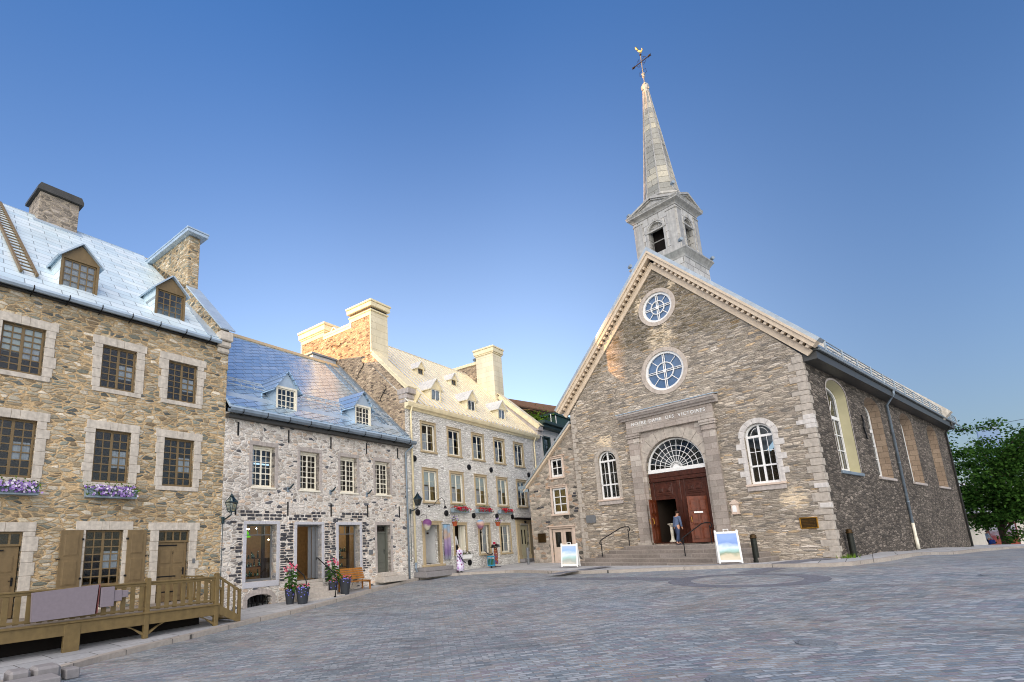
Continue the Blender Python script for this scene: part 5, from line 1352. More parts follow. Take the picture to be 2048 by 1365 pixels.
# dress on a stand outside
q = F3 @ Vector((2.95, -1.0, 0)); 
t = thing('dress_form', 'floral lilac dress on a tailor stand on the pavement beside the banner', 'dress stand', (q.x, q.y, gz(q.x, q.y)), A3)
mb = MB(); mb.lathe([(.25,.10),(.25,.35),(.22,.75),(.19,.92),(.165,1.0),(.20,1.12),(.22,1.24),(.19,1.34),(.10,1.38)], n=20); o = mb.build('dress', M['floral'], t, True); o.scale = (1., .75, .88)
mb = MB(); mb.lathe([(.09, 1.36), (.06, 1.44), (.045, 1.5)], n=12); o = mb.build('neck_block', M['mannequin'], t); o.scale = (1, 1, .88)
mb = MB(); mb.tube([(0, 0, .05), (0, 0, 1.2)], .02, 6)
for a in (0, 2.1, 4.2): mb.tube([(0, 0, .12), (.2*math.cos(a), .2*math.sin(a), .01)], .014, 5)
mb.build('stand', M['iron'], t)
mb = MB(); mb.tube([(-.3, -.2, .98), (-.05, -.24, .62), (.15, -.25, .52)], .03, 6); mb.build('sash', M['navy'], t)
q = F3 @ Vector((6.75, -.75, 0))
t = thing('clothes_rack', 'outdoor rack hung with colourful scarves and dark hats before the grey house', 'clothes rack', (q.x, q.y, gz(q.x, q.y)), A3)
mb = MB(); mb.tube([(0, 0, 0), (0, 0, 1.25)], .02, 6); mb.tube([(-.35, 0, 1.12), (.45, 0, 1.12)], .015, 6); mb.tube([(-.3, -.2, .012), (.3, .2, .012)], .018, 5); mb.tube([(-.3, .2, .012), (.3, -.2, .012)], .018, 5); mb.build('stand', M['iron'], t)
rd = random.Random(8)
for k in range(6):
    mb = MB(); x = -.05+k*.085; n = 5; zb = rd.uniform(.12, .3); w = .055
    mb.add([(x+(i/n-.5)*2*w, .03*math.sin(i*2+k)-.05+.02*k, z) for z in (zb, 1.12) for i in range(n+1)], [(i, i+1, n+2+i, n+1+i) for i in range(n)])
    mb.build('scarf', M['scarves'], t, True)
for x, y, z, mt, r in ((-.28, -.12, 1.14, 'iron', .2), (.02, -.15, 1.2, 'iron', .17), (.2, -.16, 1.16, 'pot_black', .19), (-.1, -.1, 1.32, 'red_hat', .14)):
    if mt == 'red_hat' and 'red_hat' not in M: M['red_hat'] = plain('red_hat', lin('#9c2440'), .9)
    mb = MB(); mb.lathe([(r, 0), (r, .012), (r*.55, .03), (r*.5, .12), (r*.3, .15)], (x, y, z), 16); mb.build('hat', M[mt], t, True)
mb = MB(); mb.tube([(-1.0, -.05, .95), (-.75, -.05, .78), (-.4, -.05, .74), (-.2, 0, .8)], .03, 6); mb.build('belt', M['navy'], t)
q = F3 @ Vector((6.05, -.95, 0))
t = thing('birdcage_basket', 'blue wire basket beside the scarf rack on the pavement', 'basket', (q.x, q.y, gz(q.x, q.y)), A3)
mb = MB()
for z in (.12, .16, .62, .66): mb.lathe([(.22, z-.02), (.23, z), (.22, z+.02)], n=16)
for k in range(16): a = k*math.pi/8; mb.tube([(.22*math.cos(a), .22*math.sin(a), .12), (.22*math.cos(a), .22*math.sin(a), .66)], .012, 4)
mb.build('basket_frame', M['cage_blue'], t)
mb = MB(); mb.lathe([(.20, .1), (.20, .45), (.16, .5)], n=14); mb.build('basket_fill', M['leaf_dark'], t)
mb = MB(); mb.tube([(0, 0, 0), (0, 0, .12)], .05, 8); mb.build('foot', M['iron'], t)

# ================================================================== CHURCH
chu = thing('stone_church', 'grey stone church with steep gable, tall metal spire, round windows and arched side windows', 'church', OC, AC)
XL, XM, CD = -12.2, -6.0, 30.8
ZB, ZEV, ZAP = -2.6, 7.40, 14.35
circ = lambda cx, cz, r, n=32: [(cx+r*math.cos(2*math.pi*i/n), cz+r*math.sin(2*math.pi*i/n)) for i in range(n)]
DX0, DX1, DXM = -7.72, -4.66, -6.19
doorhole = [(DX0,-.50),(DX1,-.50)]+arc(DXM, 3.28, 1.53, 1.56, 0, 180, 28)
FW = [(-10.62, -9.46), (-2.76, -1.58)]
fholes = [doorhole, circ(-6.05, 8.42, 1.08), circ(-5.98, 11.98, .86)]+[archrect(a, b, 2.02, 4.19, .585) for a, b in FW]
mb = MB()
mb.face_poly([(XL,ZB),(0,ZB),(0,ZEV),(XM+.12,ZAP),(XL,ZEV)], fholes, FRONT, .34)
mb.add([(XL,0,ZB),(XL,CD,ZB),(XL,CD,ZEV),(XL,0,ZEV)], [(0,1,2,3)])
mb.build('front_wall', M['church_stone'], chu)
# flank wall with four deep round-headed windows
SIDE = lambda u, v, d: (-d, u, v)
SWN = [(2.50, 5.42), (8.55, 11.5), (15.9, 18.95), (23.3, 26.45)]
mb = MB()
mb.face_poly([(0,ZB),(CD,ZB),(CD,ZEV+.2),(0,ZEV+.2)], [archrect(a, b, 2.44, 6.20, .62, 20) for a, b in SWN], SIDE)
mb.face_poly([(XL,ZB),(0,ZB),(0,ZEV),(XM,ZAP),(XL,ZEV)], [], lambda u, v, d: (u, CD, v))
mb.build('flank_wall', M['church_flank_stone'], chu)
for i, (a, b) in enumerate(SWN):
    rv = MB(); dep = .62; L = archrect(a, b, 2.44, 6.20, .62, 20); sp = .38
    cx = (a+b)/2
    KW = .93; dep = .50 if i == 0 else .58
    L2 = archrect(cx-(b-a)/2*KW, cx+(b-a)/2*KW, 2.56, 6.05, .58, 20)
    n = len(L)
    rv.add([SIDE(p[0], p[1], 0) for p in L]+[SIDE(p[0], p[1], dep) for p in L2], [(k, (k+1) % n, n+(k+1) % n, n+k) for k in range(n)])
    w = rv.build('arched_window', M['olive_reveal'] if i == 0 else M['brick_reveal'], chu)
    if i == 0: w['label'] = 'painted smooth reveal'
    fm = MB(); t = .11
    Li = archrect(cx-(b-a)/2*KW+t, cx+(b-a)/2*KW-t, 2.56+t, 6.05, .58-t*.7, 20)
    fm.face_poly(L2, [Li], lambda u, v, d: (-(dep-.12)-d, u, v), .06)
    fm.box(-dep+.06, -dep+.12, cx-.06, cx+.06, 2.6, 6.3); fm.box(-dep+.055, -dep+.125, cx-1.3, cx+1.3, 5.05, 5.22)
    for z in (3.55, 4.3): fm.box(-dep+.07, -dep+.11, cx-1.3, cx+1.3, z-.025, z+.025)
    for s in (-.5, .5): fm.box(-dep+.07, -dep+.11, cx+s*1.05-.018, cx+s*1.05+.018, 2.6, 5.05)
    for s in (-1, 1): fm.tube([(-dep+.09, cx, 5.2), (-dep+.09, cx+s*.62, 6.0)], .02, 4)
    fm.build('frame', M['white_paint'], w)
    p = MB(); p.face_poly(L2, [], lambda u, v, d: (-dep+.05, u, v)); p.build('pane', M['glass'], w)
    s = MB(); s.bbox(-.6, .10, a-.12, b+.12, 2.30, 2.44, .015); s.build('sill', M['gutter_metal'] if i == 0 else M['grey_limestone'], w)
    if i == 0:
        ot = MB(); O1 = archrect(a-.10, b+.10, 2.44, 6.2, .72, 20)
        ot.face_poly(O1, [L], lambda u, v, d: (.02-d, u, v), 0); ot.build('painted_rim', M['grey_limestone'], w)
mb = MB(); mb.tube([(.05, 7.35, 5.55), (.06, 7.45, 5.2), (.06, 7.25, 4.9), (.06, 7.4, 4.55), (.05, 7.55, 4.3)], .035, 6); mb.build('wall_anchor', M['iron'], chu)
# corner quoins
for xq, fx in ((0., 1), (XL, -1)):
    mb = MB(); z = -1.5; k = 0; rd = random.Random(30)
    while z < 7.2:
        hh = rd.uniform(.20, .38); w = (.30, .50)[k % 2]+rd.uniform(-.05, .1)
        if fx > 0: mb.bbox(-w, .03, -.03, .22+(.2 if k % 2 == 0 else 0), z+.008, z+hh-.008, .012)
        else: mb.bbox(XL-.0, XL+w*.7, -.025, .1, z+.008, z+hh-.008, .012)
        z += hh; k += 1
    mb.build('corner_quoins', M['quoin_stone'], chu)
    if fx > 0:
        mb = MB()
        for z, w in ((4.55, .34), (4.35, .62), (4.15, .30), (1.62, .40), (.80, .32)): mb.bbox(-w, .045, -.045, .24, z, z+.19, .012)
        mb.build('pale_quoins', M['white_limestone'], chu)
# oculus windows
for cx, cz, r in ((-6.05, 8.42, 1.06), (-5.98, 11.98, .84)):
    mb = MB(); mb.face_poly(circ(cx, cz, r+.20, 48), [circ(cx, cz, r-.005, 48)], lambda u, v, d: (u, -.03+d, v), .12)
    Lo = circ(cx, cz, r+.20, 48); mb.add([(p[0], -.03, p[1]) for p in Lo]+[(p[0], .02, p[1]) for p in Lo], [(k, (k+1) % 48, 48+(k+1) % 48, 48+k) for k in range(48)])
    ow = mb.build('round_window', M['ring_stone'], chu)
    fm = MB(); y = .05
    def ring(ro, ri, y0, y1):
        fm.face_poly(circ(cx, cz, ro, 40), [circ(cx, cz, ri, 40)], lambda u, v, d: (u, y0+d, v), y1-y0)
        Lq = circ(cx, cz, ro, 40); fm.add([(p[0], y0, p[1]) for p in Lq]+[(p[0], y1, p[1]) for p in Lq], [(k, (k+1) % 40, 40+(k+1) % 40, 40+k) for k in range(40)])
    ring(r-.004, r-.13, y, y+.12); ring(r*.46, r*.46-.045, y+.02, y+.09)
    for a in range(8):
        t_ = R(a*45); c_, s_ = math.cos(t_), math.sin(t_)
        for off in ((-.045, .045) if a % 2 == 0 else (0,)):
            p0 = (cx+c_*.08-s_*off, cz+s_*.08+c_*off); p1 = (cx+c_*(r-.1)-s_*off, cz+s_*(r-.1)+c_*off)
            if a % 2: p0 = (cx+c_*r*.44, cz+s_*r*.44)
            fm.tube([(p0[0], y+.055, p0[1]), (p1[0], y+.055, p1[1])], .026 if a % 2 == 0 else .022, 5)
    mb2 = MB(); fm.face_poly(circ(cx, cz, .10, 16), [], lambda u, v, d: (u, y+.01, v))
    fm.build('frame', M['white_paint'], ow)
    p = MB(); p.face_poly(circ(cx, cz, r, 40), [], lambda u, v, d: (u, y+.10, v)); p.build('pane', M['glass_sky'], ow)
# arched front windows
for i, (a, b) in enumerate(FW):
    cx = (a+b)/2; z0, zs, ri = 2.03, 4.19, .58
    fm = MB(); t = .09; y = .14
    Lo = archrect(a+.003, b-.003, z0, zs, ri, 22); Li = archrect(a+t, b-t, z0+t*1.2, zs, ri-t, 22)
    fm.face_poly(Lo, [Li], lambda u, v, d: (u, y+d, v), .07)
    fm.box(cx-.045, cx+.045, y+.005, y+.06, z0, zs+ri-.05); fm.bbox(a, b, y-.01, y+.07, zs-.06, zs+.05, .01); fm.bbox(a, b, y, y+.06, 2.80, 2.88, .006)
    for s in (-1, 1):
        x = cx+s*.27; fm.box(x-.012+s*.0, x+.012, y+.02, y+.05, z0, zs)
    fm.box(a, b, y+.02, y+.05, 3.48, 3.505)
    ar = arc(cx, zs+.04, ri*.62, ri*.62, 0, 180, 12); fm.tube([(u, y+.03, v) for u, v in ar], .014, 4)
    w = fm.build('arched_window', M['white_paint'], chu)
    p = MB(); p.face_poly(Lo, [], lambda u, v, d: (u, y+.045, v)); p.build('pane', M['glass'], w)
    sm = MB(); gp_ = .006
    mat = M['quoin_stone'] if i == 0 else M['white_limestone']; pr = .012 if i == 0 else .03
    rd = random.Random(70+i)
    n = 7
    for k in range(n):
        a0, a1 = R(180*k/n), R(180*(k+1)/n); r0, r1 = .585, .585+(.24 if i else .22)
        q = [(cx+r0*math.cos(a0+.01), zs+r0*math.sin(a0+.01)), (cx+r1*math.cos(a0+.01), zs+r1*math.sin(a0+.01)), (cx+r1*math.cos((a0+a1)/2), zs+r1*math.sin((a0+a1)/2)), (cx+r1*math.cos(a1-.01), zs+r1*math.sin(a1-.01)), (cx+r0*math.cos(a1-.01), zs+r0*math.sin(a1-.01)), (cx+r0*math.cos((a0+a1)/2), zs+r0*math.sin((a0+a1)/2))]
        sm.prism(q, lambda u, v: (u, -pr, v), lambda u, v: (u, .12, v))
    for s in (-1, 1):
        z = z0; k = 0
        while z < zs-.05:
            hh = min(.27 if k % 2 else .36, zs-z); e = (.40 if k % 2 else .20) if i else .22
            x0, x1 = (a-e, a) if s < 0 else (b, b+e); sm.bbox(x0, x1, -pr, .12, z+gp_/2, z+hh-gp_/2, .008); z += hh; k += 1
    sm.build('stone_surround', mat, w)
    s = MB(); s.bbox(a-.22, b+.22, -.12, .14, 1.93, 2.025, .012); s.build('upper_sill', M['pink_trim'], w)
    s = MB(); s.bbox(a-.18, b+.20, -.07, .1, 1.72, 1.925, .012); s.build('sill', M['grey_limestone'], w)
# portal: pilasters, arch stones, entablature
ph = MB()
ph.face_poly([(-8.45,-1.2),(-3.92,-1.2),(-3.92,5.5),(-8.45,5.5)], [[(DX0,-1.2+.001),(DX1,-1.2+.001)]+arc(DXM, 3.28, 1.53, 1.56, 0, 180, 28)], lambda u, v, d: (u, -.04+d, v), .045)
portal = ph.build('portal', M['ashlar'], chu)
mb = MB(); n = 11
for k in range(n):
    a0, a1 = R(180*k/n), R(180*(k+1)/n); r0 = 1.545; r1 = 2.05+(.18 if k == n//2 else .07*(k % 2))
    f = lambda r, t: (DXM+r*math.cos(t), 3.28+r*1.02*math.sin(t))
    mb.prism([f(r0, a0+.006), f(r1, a0+.006), f(r1, a1-.006), f(r0, a1-.006), f(r0, (a0+a1)/2)], lambda u, v: (u, -.065, v), lambda u, v: (u, .1, v))
mb.build('arch_stones', M['quoin_stone'], portal)
for a, b in ((-8.47, -7.86), (-4.50, -3.90)):
    mb = MB(); mb.box(a, b, -.16, -.02, -.70, 4.86); o = mb.build('pilaster', M['ashlar'], portal)
    mb = MB(); mb.bbox(a-.05, b+.05, -.21, -.02, 4.86, 4.97, .02); mb.bbox(a-.02, b+.02, -.18, -.02, 4.97, 5.12, .01); mb.bbox(a-.08, b+.08, -.24, -.02, 5.12, 5.22, .02); mb.bbox(a-.10, b+.10, -.27, -.02, 5.22, 5.36, .03)
    mb.build('capital', M['ashlar'], o)
    mb = MB(); mb.bbox(a-.09, b+.09, -.26, -.0, -.95, -.42, .03); mb.build('pilaster_base', M['quoin_stone'], o)
mb = MB(); mb.bbox(-8.50, -3.88, -.19, -.02, 5.38, 5.56, .01); mb.bbox(-8.50, -3.88, -.17, -.02, 5.565, 6.14, .008); fz = mb.build('frieze', M['ashlar'], portal)
mb = MB()
mb.prism([(-.02,6.14),(-.24,6.14),(-.28,6.22),(-.40,6.26),(-.48,6.36),(-.52,6.38),(-.52,6.48),(-.02,6.5)], lambda u, v: (-8.78+.0, u, v), lambda u, v: (-3.62, u, v)); mb.build('cornice', M['grey_limestone'], portal)
mb = MB(); mb.slab((-8.82,-.56,6.485),(-3.58,-.56,6.485),(-3.58,.0,6.58),(-8.82,.0,6.58),(0,-.1,1),.035); mb.build('cornice_flashing', M['roof_flash'], portal)
fc = bpy.data.curves.new('lettering', 'FONT'); fc.body = 'NOTRE-DAME  DES  VICTOIRES'; fc.size = .30; fc.extrude = .012; fc.align_x = 'CENTER'; fc.space_character = 1.25; fc.offset = .002
fo = bpy.data.objects.new('lettering', fc); COL.objects.link(fo); fo.parent = portal; fo.location = (-6.19, -.185, 5.80); fo.rotation_euler = (R(90), 0, 0); fc.materials.append(M['white_paint'])
bpy.context.view_layer.update()
sc = 3.94/max(.1, fo.dimensions.x); fo.scale = (sc, 1.0*min(1., sc)*1.02, 1); font_mesh(fo)
# fanlight
fm = MB(); y = .16; r = 1.52
Lo = [(DXM+r, 3.10), (DXM+r, 3.28)]+arc(DXM, 3.28, r, r*1.02, 0, 180, 30)[1:]+[(DXM-r, 3.10)]
cz = 3.30
fm.face_poly(arc(DXM, 3.24, r, r*1.04, 0, 180, 30), [arc(DXM, 3.32, r-.12, (r-.12)*1.02, 0, 180, 30)], lambda u, v, d: (u, y+d, v), .07)
fm.bbox(DXM-r, DXM+r, y-.05, y+.08, 3.12, 3.30, .012)
for rr in (.30, .60, .86, 1.12): fm.tube([(u, y+.03, v) for u, v in arc(DXM, cz, rr, rr*1.02, 0, 180, 26)], .016, 5)
for k in range(1, 13):
    t_ = R(180*k/13); r0 = .12 if k % 1 == 0 else .3
    fm.tube([(DXM+r0*math.cos(t_), y+.035, cz+r0*math.sin(t_)), (DXM+1.42*math.cos(t_), y+.035, cz+1.45*math.sin(t_))], .014, 5)
fm.face_poly(arc(DXM, cz, .16, .16, 0, 180, 12), [], lambda u, v, d: (u, y+.01, v))
fl = fm.build('fanlight', M['white_paint'], portal)
p = MB(); p.face_poly(arc(DXM, 3.28, r, r*1.02, 0, 180, 30), [], lambda u, v, d: (u, y+.05, v)); p.build('pane', M['glass'], fl)
# great doors: fixed frame with two wicket leaves standing open
mb = MB(); yd = .18
mb.bbox(DX0, DX1, yd-.06, yd+.1, 2.86, 3.12, .015); mb.bbox(DX0, DX1, yd-.10, yd, 2.66, 2.72, .012); mb.bbox(DX0, DX1, yd-.03, yd+.1, 2.72, 2.86, .01)
mb.bbox(DX0, DX0+.22, yd-.02, yd+.1, -.5, 2.66, .01); mb.bbox(DX1-.22, DX1, yd-.02, yd+.1, -.5, 2.66, .01); mb.bbox(DXM-.26, DXM+.30, yd-.02, yd+.1, -.5, 2.66, .01); mb.bbox(DXM-.08, DXM+.10, yd-.07, yd, -.5, 2.66, .02)
for a, b in ((DX0+.22, DXM-.26), (DXM+.30, DX1-.22)):
    mb.bbox(a, b, yd, yd+.08, 1.80, 2.66, .01); mb.bbox(a+.08, b-.08, yd-.02, yd+.02, 1.92, 2.54, .03); mb.bbox(a+.16, b-.16, yd-.035, yd, 2.0, 2.46, .02); mb.bbox(a, b, yd-.03, yd+.08, 1.72, 1.80, .01)
    for s in (-1, 1): c = (a+b)/2+s*.20; mb.bbox(c-.14, c+.14, yd-.06, yd-.02, 2.11, 2.36, .03); mb.bbox(c-.07, c+.07, yd-.075, yd-.05, 2.18, 2.29, .02)
mb.bbox(DX0, DX1, yd-.1, yd+.1, -.56, -.44, .01)
gd_ = mb.build('great_door', M['mahogany'], portal)
def wicket(px, ang, w, sx):
    mb = MB(); t = .05
    a, b = (0, w) if sx > 0 else (-w, 0)
    mb.bbox(a, b, -.05, 0, 0, 2.2, .006)
    for z0, z1 in ((.14, .72), (.84, 1.36), (1.48, 2.06)):
        for k in range(2):
            xa = a+.09+k*(w-.09)/2; xb = xa+(w-.09)/2-.09
            mb.bbox(xa, xb, -.065, -.04, z0, z1, .008); mb.bbox(xa+.035, xb-.035, -.09, -.06, z0+.04, z1-.04, .028)
            mb.bbox(xa, xb, -.01, .015, z0, z1, .008); mb.bbox(xa+.035, xb-.035, .005, .04, z0+.04, z1-.04, .028)
    o = mb.build('wicket_leaf', M['mahogany_light'], gd_); o.location = (px, yd-.02, -.46); o.rotation_euler = (0, 0, ang)
    hm = MB(); xh = b-.07 if sx > 0 else a+.07
    for s_ in (-1, 1): hm.tube([(xh, -.025+s_*.03, .95), (xh, -.025+s_*.10, .98), (xh, -.025+s_*.10, 1.2), (xh, -.025+s_*.03, 1.23)], .016, 6)
    hm.build('pull_handle', M['brass'], o)
    return o
wicket(DX0+.24, R(-80), .95, 1)
wk = wicket(DX1-.24, R(48), .95, -1)
mb = MB(); mb.bbox(-.72, -.30, -.10, -.09, 1.38, 1.46, .003); mb.build('sticker', M['sign_white'], wk)
# dark vestibule
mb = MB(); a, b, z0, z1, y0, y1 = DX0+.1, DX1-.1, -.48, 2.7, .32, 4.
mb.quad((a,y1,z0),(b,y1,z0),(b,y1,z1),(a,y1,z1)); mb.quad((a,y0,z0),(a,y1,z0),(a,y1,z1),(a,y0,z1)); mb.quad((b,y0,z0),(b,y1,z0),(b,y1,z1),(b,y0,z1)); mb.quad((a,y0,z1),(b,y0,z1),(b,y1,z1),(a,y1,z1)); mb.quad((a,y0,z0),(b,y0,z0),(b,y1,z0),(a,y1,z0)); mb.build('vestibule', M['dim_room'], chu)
# pedestal just inside
t = thing('pedestal', 'pale turned pedestal standing in the open church doorway', 'pedestal', FC @ Vector((-6.98, .42, -.44)), AC)
mb = MB(); mb.lathe([(.16, 0), (.16, .06), (.09, .12), (.07, .3), (.085, .55), (.07, .78), (.12, .86), (.17, .90), (.17, .94)], n=16); mb.build('column', M['cream_paint'], t)
# steps
mb = MB()
LV = [(-.55, .95, -8.95, -4.0+.75), (-.745, 1.28, -9.65, -2.85), (-.93, 1.61, -10.15, -2.45), (-1.12, 1.94, -10.75, -2.15), (-1.32, 2.27, -11.55, -1.9)]
zprev = -.50
st = MB()
for k, (zt, yo, xa, xb) in enumerate(LV):
    zlo = -1.9 if k == 4 else LV[k+1][0]-.02
    st.bbox(xa, xb, -yo, 0.02, zlo, zt, .012)
st.build('front_steps', M['step_stone'], chu)
# rake cornice with modillions; roof
def rake(side):
    xe = .34 if side > 0 else XL-.34; xa = XM+.06; za = ZAP
    sl = (ZAP-ZEV)/(XM+.12-XL)
    ze = ZEV-.1
    d = Vector((xe-xa, 0, ze-za)); n = Vector((-(ze-za), 0, xe-xa)).normalized()
    if n.z < 0: n = -n
    mb = MB()
    def band(o0, o1, y0, y1, m=mb, s0=0., s1=1.):
        p = Vector((xa, 0, za)); q = p+d
        a = p+d*s0+n*o0; b = p+d*s1+n*o0; c = p+d*s1+n*o1; e = p+d*s0+n*o1
        if s0 == 0.:
            a.x = xa; a.z = za+o0/abs(n.z); e.x = xa; e.z = za+o1/abs(n.z)
        m.add([(v.x, y, v.z) for y in (y0, y1) for v in (a, b, c, e)], [(0,3,2,1),(4,5,6,7),(0,1,5,4),(1,2,6,5),(2,3,7,6),(3,0,4,7)])
    band(-.12, .12, -.08, .02); band(.12, .16, -.12, .02); band(.28, .46, -.36, .02); band(.46, .56, -.42, .02)
    o = mb.build('rake_cornice', M['peach_paint'], chu)
    m2 = MB(); L = d.length; k = .25
    while k < L-.15:
        p = Vector((xa, 0, za))+d*(k/L)
        u = d.normalized()*.07
        a = p-u+n*.16; b = p+u+n*.16; c = p+u+n*.28; e = p-u+n*.28
        m2.add([(v.x, y, v.z) for y in (-.30, .01) for v in (a, b, c, e)], [(0,3,2,1),(4,5,6,7),(0,1,5,4),(1,2,6,5),(2,3,7,6),(3,0,4,7)]); k += .30
    m2.build('modillion_row', M['peach_paint'], o)
    m3 = MB(); band(.56, .72, -.40, .25, m3); m3.build('verge_flashing', M['rake_metal'], o)
rake(1); rake(-1)
ZR = ZAP+.95
rf = MB()
for sx, xe in ((1, .62), (-1, XL-.5)):
    ze = 7.52
    rf.slab((XM+.06, .0, ZR), (XM+.06, CD+.2, ZR), (xe, CD+.2, ze), (xe, .0, ze), ((ZR-ze)*sx, 0, abs(xe-XM)), .06)
rf.build('roof', M['church_roof'], chu)
mb = MB(); mb.box(-.01, .55, .05, CD, 7.05, 7.40); mb.box(.02, .60, -.02, CD, 7.40, 7.50); mb.build('soffit', M['gutter_dark'], chu)
mb = MB(); mb.tube([(.64, .2, 7.48), (.64, CD+1.6, 7.48)], .05, 6); mb.build('gutter', M['rake_metal'], chu)
mb = MB()
for z in (7.66, 7.82, 7.98, 8.12): mb.bbox(.54, .58, 1.45, CD+1.2, z-.022, z+.022, .006)
k = 1.45
while k < CD+1.3:
    mb.bbox(.53, .60, k-.04, k+.04, 7.46, 8.16, .006); mb.tube([(.56, k, 8.1), (.1, k, 8.15)], .02, 4); k += 2.35
mb.build('snow_guard', M['rake_metal'], chu)
mb = MB()
mb.prism([(.5,7.3),(1.05,7.86),(XM-.3,16.24),(XM-.9,15.5),(XM,14.5)], lambda u, v: (u, 26.5, v), lambda u, v: (u, 27.2, v)); mb.build('roof_parapet', M['limestone'], chu)
for y, xo in ((12.9, 0), (29.7, 0)):
    mb = MB(); zb = -1.25 if y < 20 else -1.8
    mb.tube([(.62, y-.6, 7.42), (.60, y-.6, 7.2), (.10, y, 6.75), (.08, y, zb)], .065, 8)
    for z in (5.2, 3.4, 1.2): mb.lathe([(.08, -.03), (.08, .03)], (.09, y, z), 8)
    o = mb.build('downpipe', M['gutter_metal'] if y < 20 else M['gutter_dark'], chu, True)
    if y < 20:
        m2 = MB(); m2.tube([(.09, y, .05), (.09, y, -1.35)], .075, 8); m2.tube([(.095, y, -.75), (.095, y, -1.36)], .085, 8); m2.build('pipe_boot', M['cream_paint'], o, True)
# ------------------------------------------------------------------ steeple
TC = (XM+.03, 2.32)
tw = thing('steeple_base', None, None); bpy.data.objects.remove(tw)
cx, cy = TC
def sq(mb, h, z0, z1, b=.02): mb.bbox(cx-h, cx+h, cy-h, cy+h, z0, z1, b)
mb = MB(); mb.box(cx-1.42, cx+1.42, cy-1.42, cy+1.42, 11.0, 14.72)
tower = mb.build('steeple', M['tower_metal'], chu)
mb = MB()
mb.lathe([(1.44*1.414,14.62),(1.46*1.414,14.72),(1.50*1.414,14.80),(1.60*1.414,14.95),(1.66*1.414,15.02),(1.66*1.414,15.10),(1.36*1.414,15.24)], (cx, cy, 0), 4, rot=R(45))
sq(mb, 1.34, 15.2, 15.55, .02); mb.build('lower_cornice', M['tower_trim'], tower)
# belfry: four faces with arched openings
BH = 1.25; z0, z1 = 15.5, 17.98
mb = MB(); oh = [archrect(-.43, .43, 15.55, 17.02, .43, 16)]
for k in range(4):
    a = R(90*k); ca, sa = math.cos(a), math.sin(a)
    T = lambda u, v, d, ca=ca, sa=sa: (cx+u*ca+(BH-d)*sa, cy+u*sa-(BH-d)*ca, v)
    mb.face_poly(rect(-BH, BH, z0, z1), oh, T, .5)
bel = mb.build('belfry', M['tower_metal'], tower)
mb = MB(); fanm = MB()
for k in range(4):
    a = R(90*k); ca, sa = math.cos(a), math.sin(a)
    m = Matrix.Translation((cx, cy, 0)) @ Matrix.Rotation(a, 4, 'Z')
    mb.T = m; fanm.T = m
    for s in (-1, 1):
        mb.bbox(s*.98-.24, s*.98+.24, -BH-.045, -BH+.02, 15.55, 17.72, .01); mb.bbox(s*.98-.28, s*.98+.28, -BH-.075, -BH+.02, 17.72, 17.82, .015); mb.bbox(s*.52-.06, s*.52+.06, -BH-.03, -BH+.02, 15.55, 17.0, .008)
    ar = arc(0, 17.02, .49, .49, 0, 180, 14); ar2 = arc(0, 17.02, .59, .59, 0, 180, 14)
    for i in range(14): mb.prism([ar[i], ar2[i], ar2[i+1], ar[i+1]], lambda u, v: (u, -BH-.035, v), lambda u, v: (u, -BH+.02, v))
    mb.bbox(-.60, .60, -BH-.06, -BH+.12, 16.93, 17.02, .012); mb.bbox(-.07, .07, -BH-.06, -BH+.02, 17.50, 17.70, .01)
    fanm.face_poly(arc(0, 17.02, .43, .43, 0, 180, 14), [], lambda u, v, d: (u, -BH+.16, v))
    for i in range(1, 9): t_ = R(20*i); fanm.slab((.1*math.cos(t_)-.012, -BH+.12, 17.02+.1*math.sin(t_)), (.1*math.cos(t_)+.012, -BH+.12, 17.02+.1*math.sin(t_)), (.41*math.cos(t_)+.03, -BH+.13, 17.02+.41*math.sin(t_)), (.41*math.cos(t_)-.03, -BH+.13, 17.02+.41*math.sin(t_)), (0, 1, 0), .03)
    mb.tube([(-.43, -BH+.2, 16.35), (.43, -BH+.2, 16.35)], .03, 5)
mb.T = None; fanm.T = None
mb.build('pilaster_trim', M['tower_trim'], bel); fanm.build('fan_louvre', M['tower_trim'], bel)
mb = MB(); mb.box(cx-.7, cx+.7, cy-.7, cy+.7, 15.55, 17.95) ; mb.build('belfry_core', M['dark'], bel)
# entablature with a pediment on each face
mb = MB()
mb.lathe([(1.27*1.414,17.95),(1.29*1.414,18.03),(1.36*1.414,18.10),(1.48*1.414,18.17),(1.52*1.414,18.20),(1.52*1.414,18.27),(1.2*1.414,18.32)], (cx, cy, 0), 4, rot=R(45))
for k in range(4):
    mb.T = Matrix.Translation((cx, cy, 0)) @ Matrix.Rotation(R(90*k), 4, 'Z')
    h = 1.52; zp = 19.02; zb = 18.27
    mb.prism([(-1.2, zb), (1.2, zb), (0, 18.86)], lambda u, v: (u, -1.36, v), lambda u, v: (u, -.2, v))
    for s in (-1, 1):
        mb.slab((0, -1.52, zp-.13), (s*h, -1.52, zb-.02), (s*h, .0, zb-.02), (0, .0, zp-.13), (s*(zp-zb), 0, h), .12)
        mb.slab((0, -1.44, zp-.22), (s*1.3, -1.44, zb+.0), (s*1.3, -.5, zb+.0), (0, -.5, zp-.22), (s*(zp-zb), 0, h), .09)
mb.T = None
mb.build('pediments', M['tower_trim'], bel)
mb = MB(); k8 = R(22.5)
mb.lathe([(1.20,18.5),(1.20,19.05),(1.25,19.10),(1.25,19.18),(1.12,19.24),(1.08,19.32)], (cx, cy, 0), 8, rot=k8); mb.build('spire_base', M['tower_trim'], bel)
mb = MB(); rp = [(1.06,19.30),(.93,19.75),(.86,20.4),(.52,23.6),(.23,26.3),(.17,26.9)]
mb.lathe(rp, (cx, cy, 0), 8, rot=k8); spr = mb.build('spire', M['spire_metal'], tower)
mb = MB()
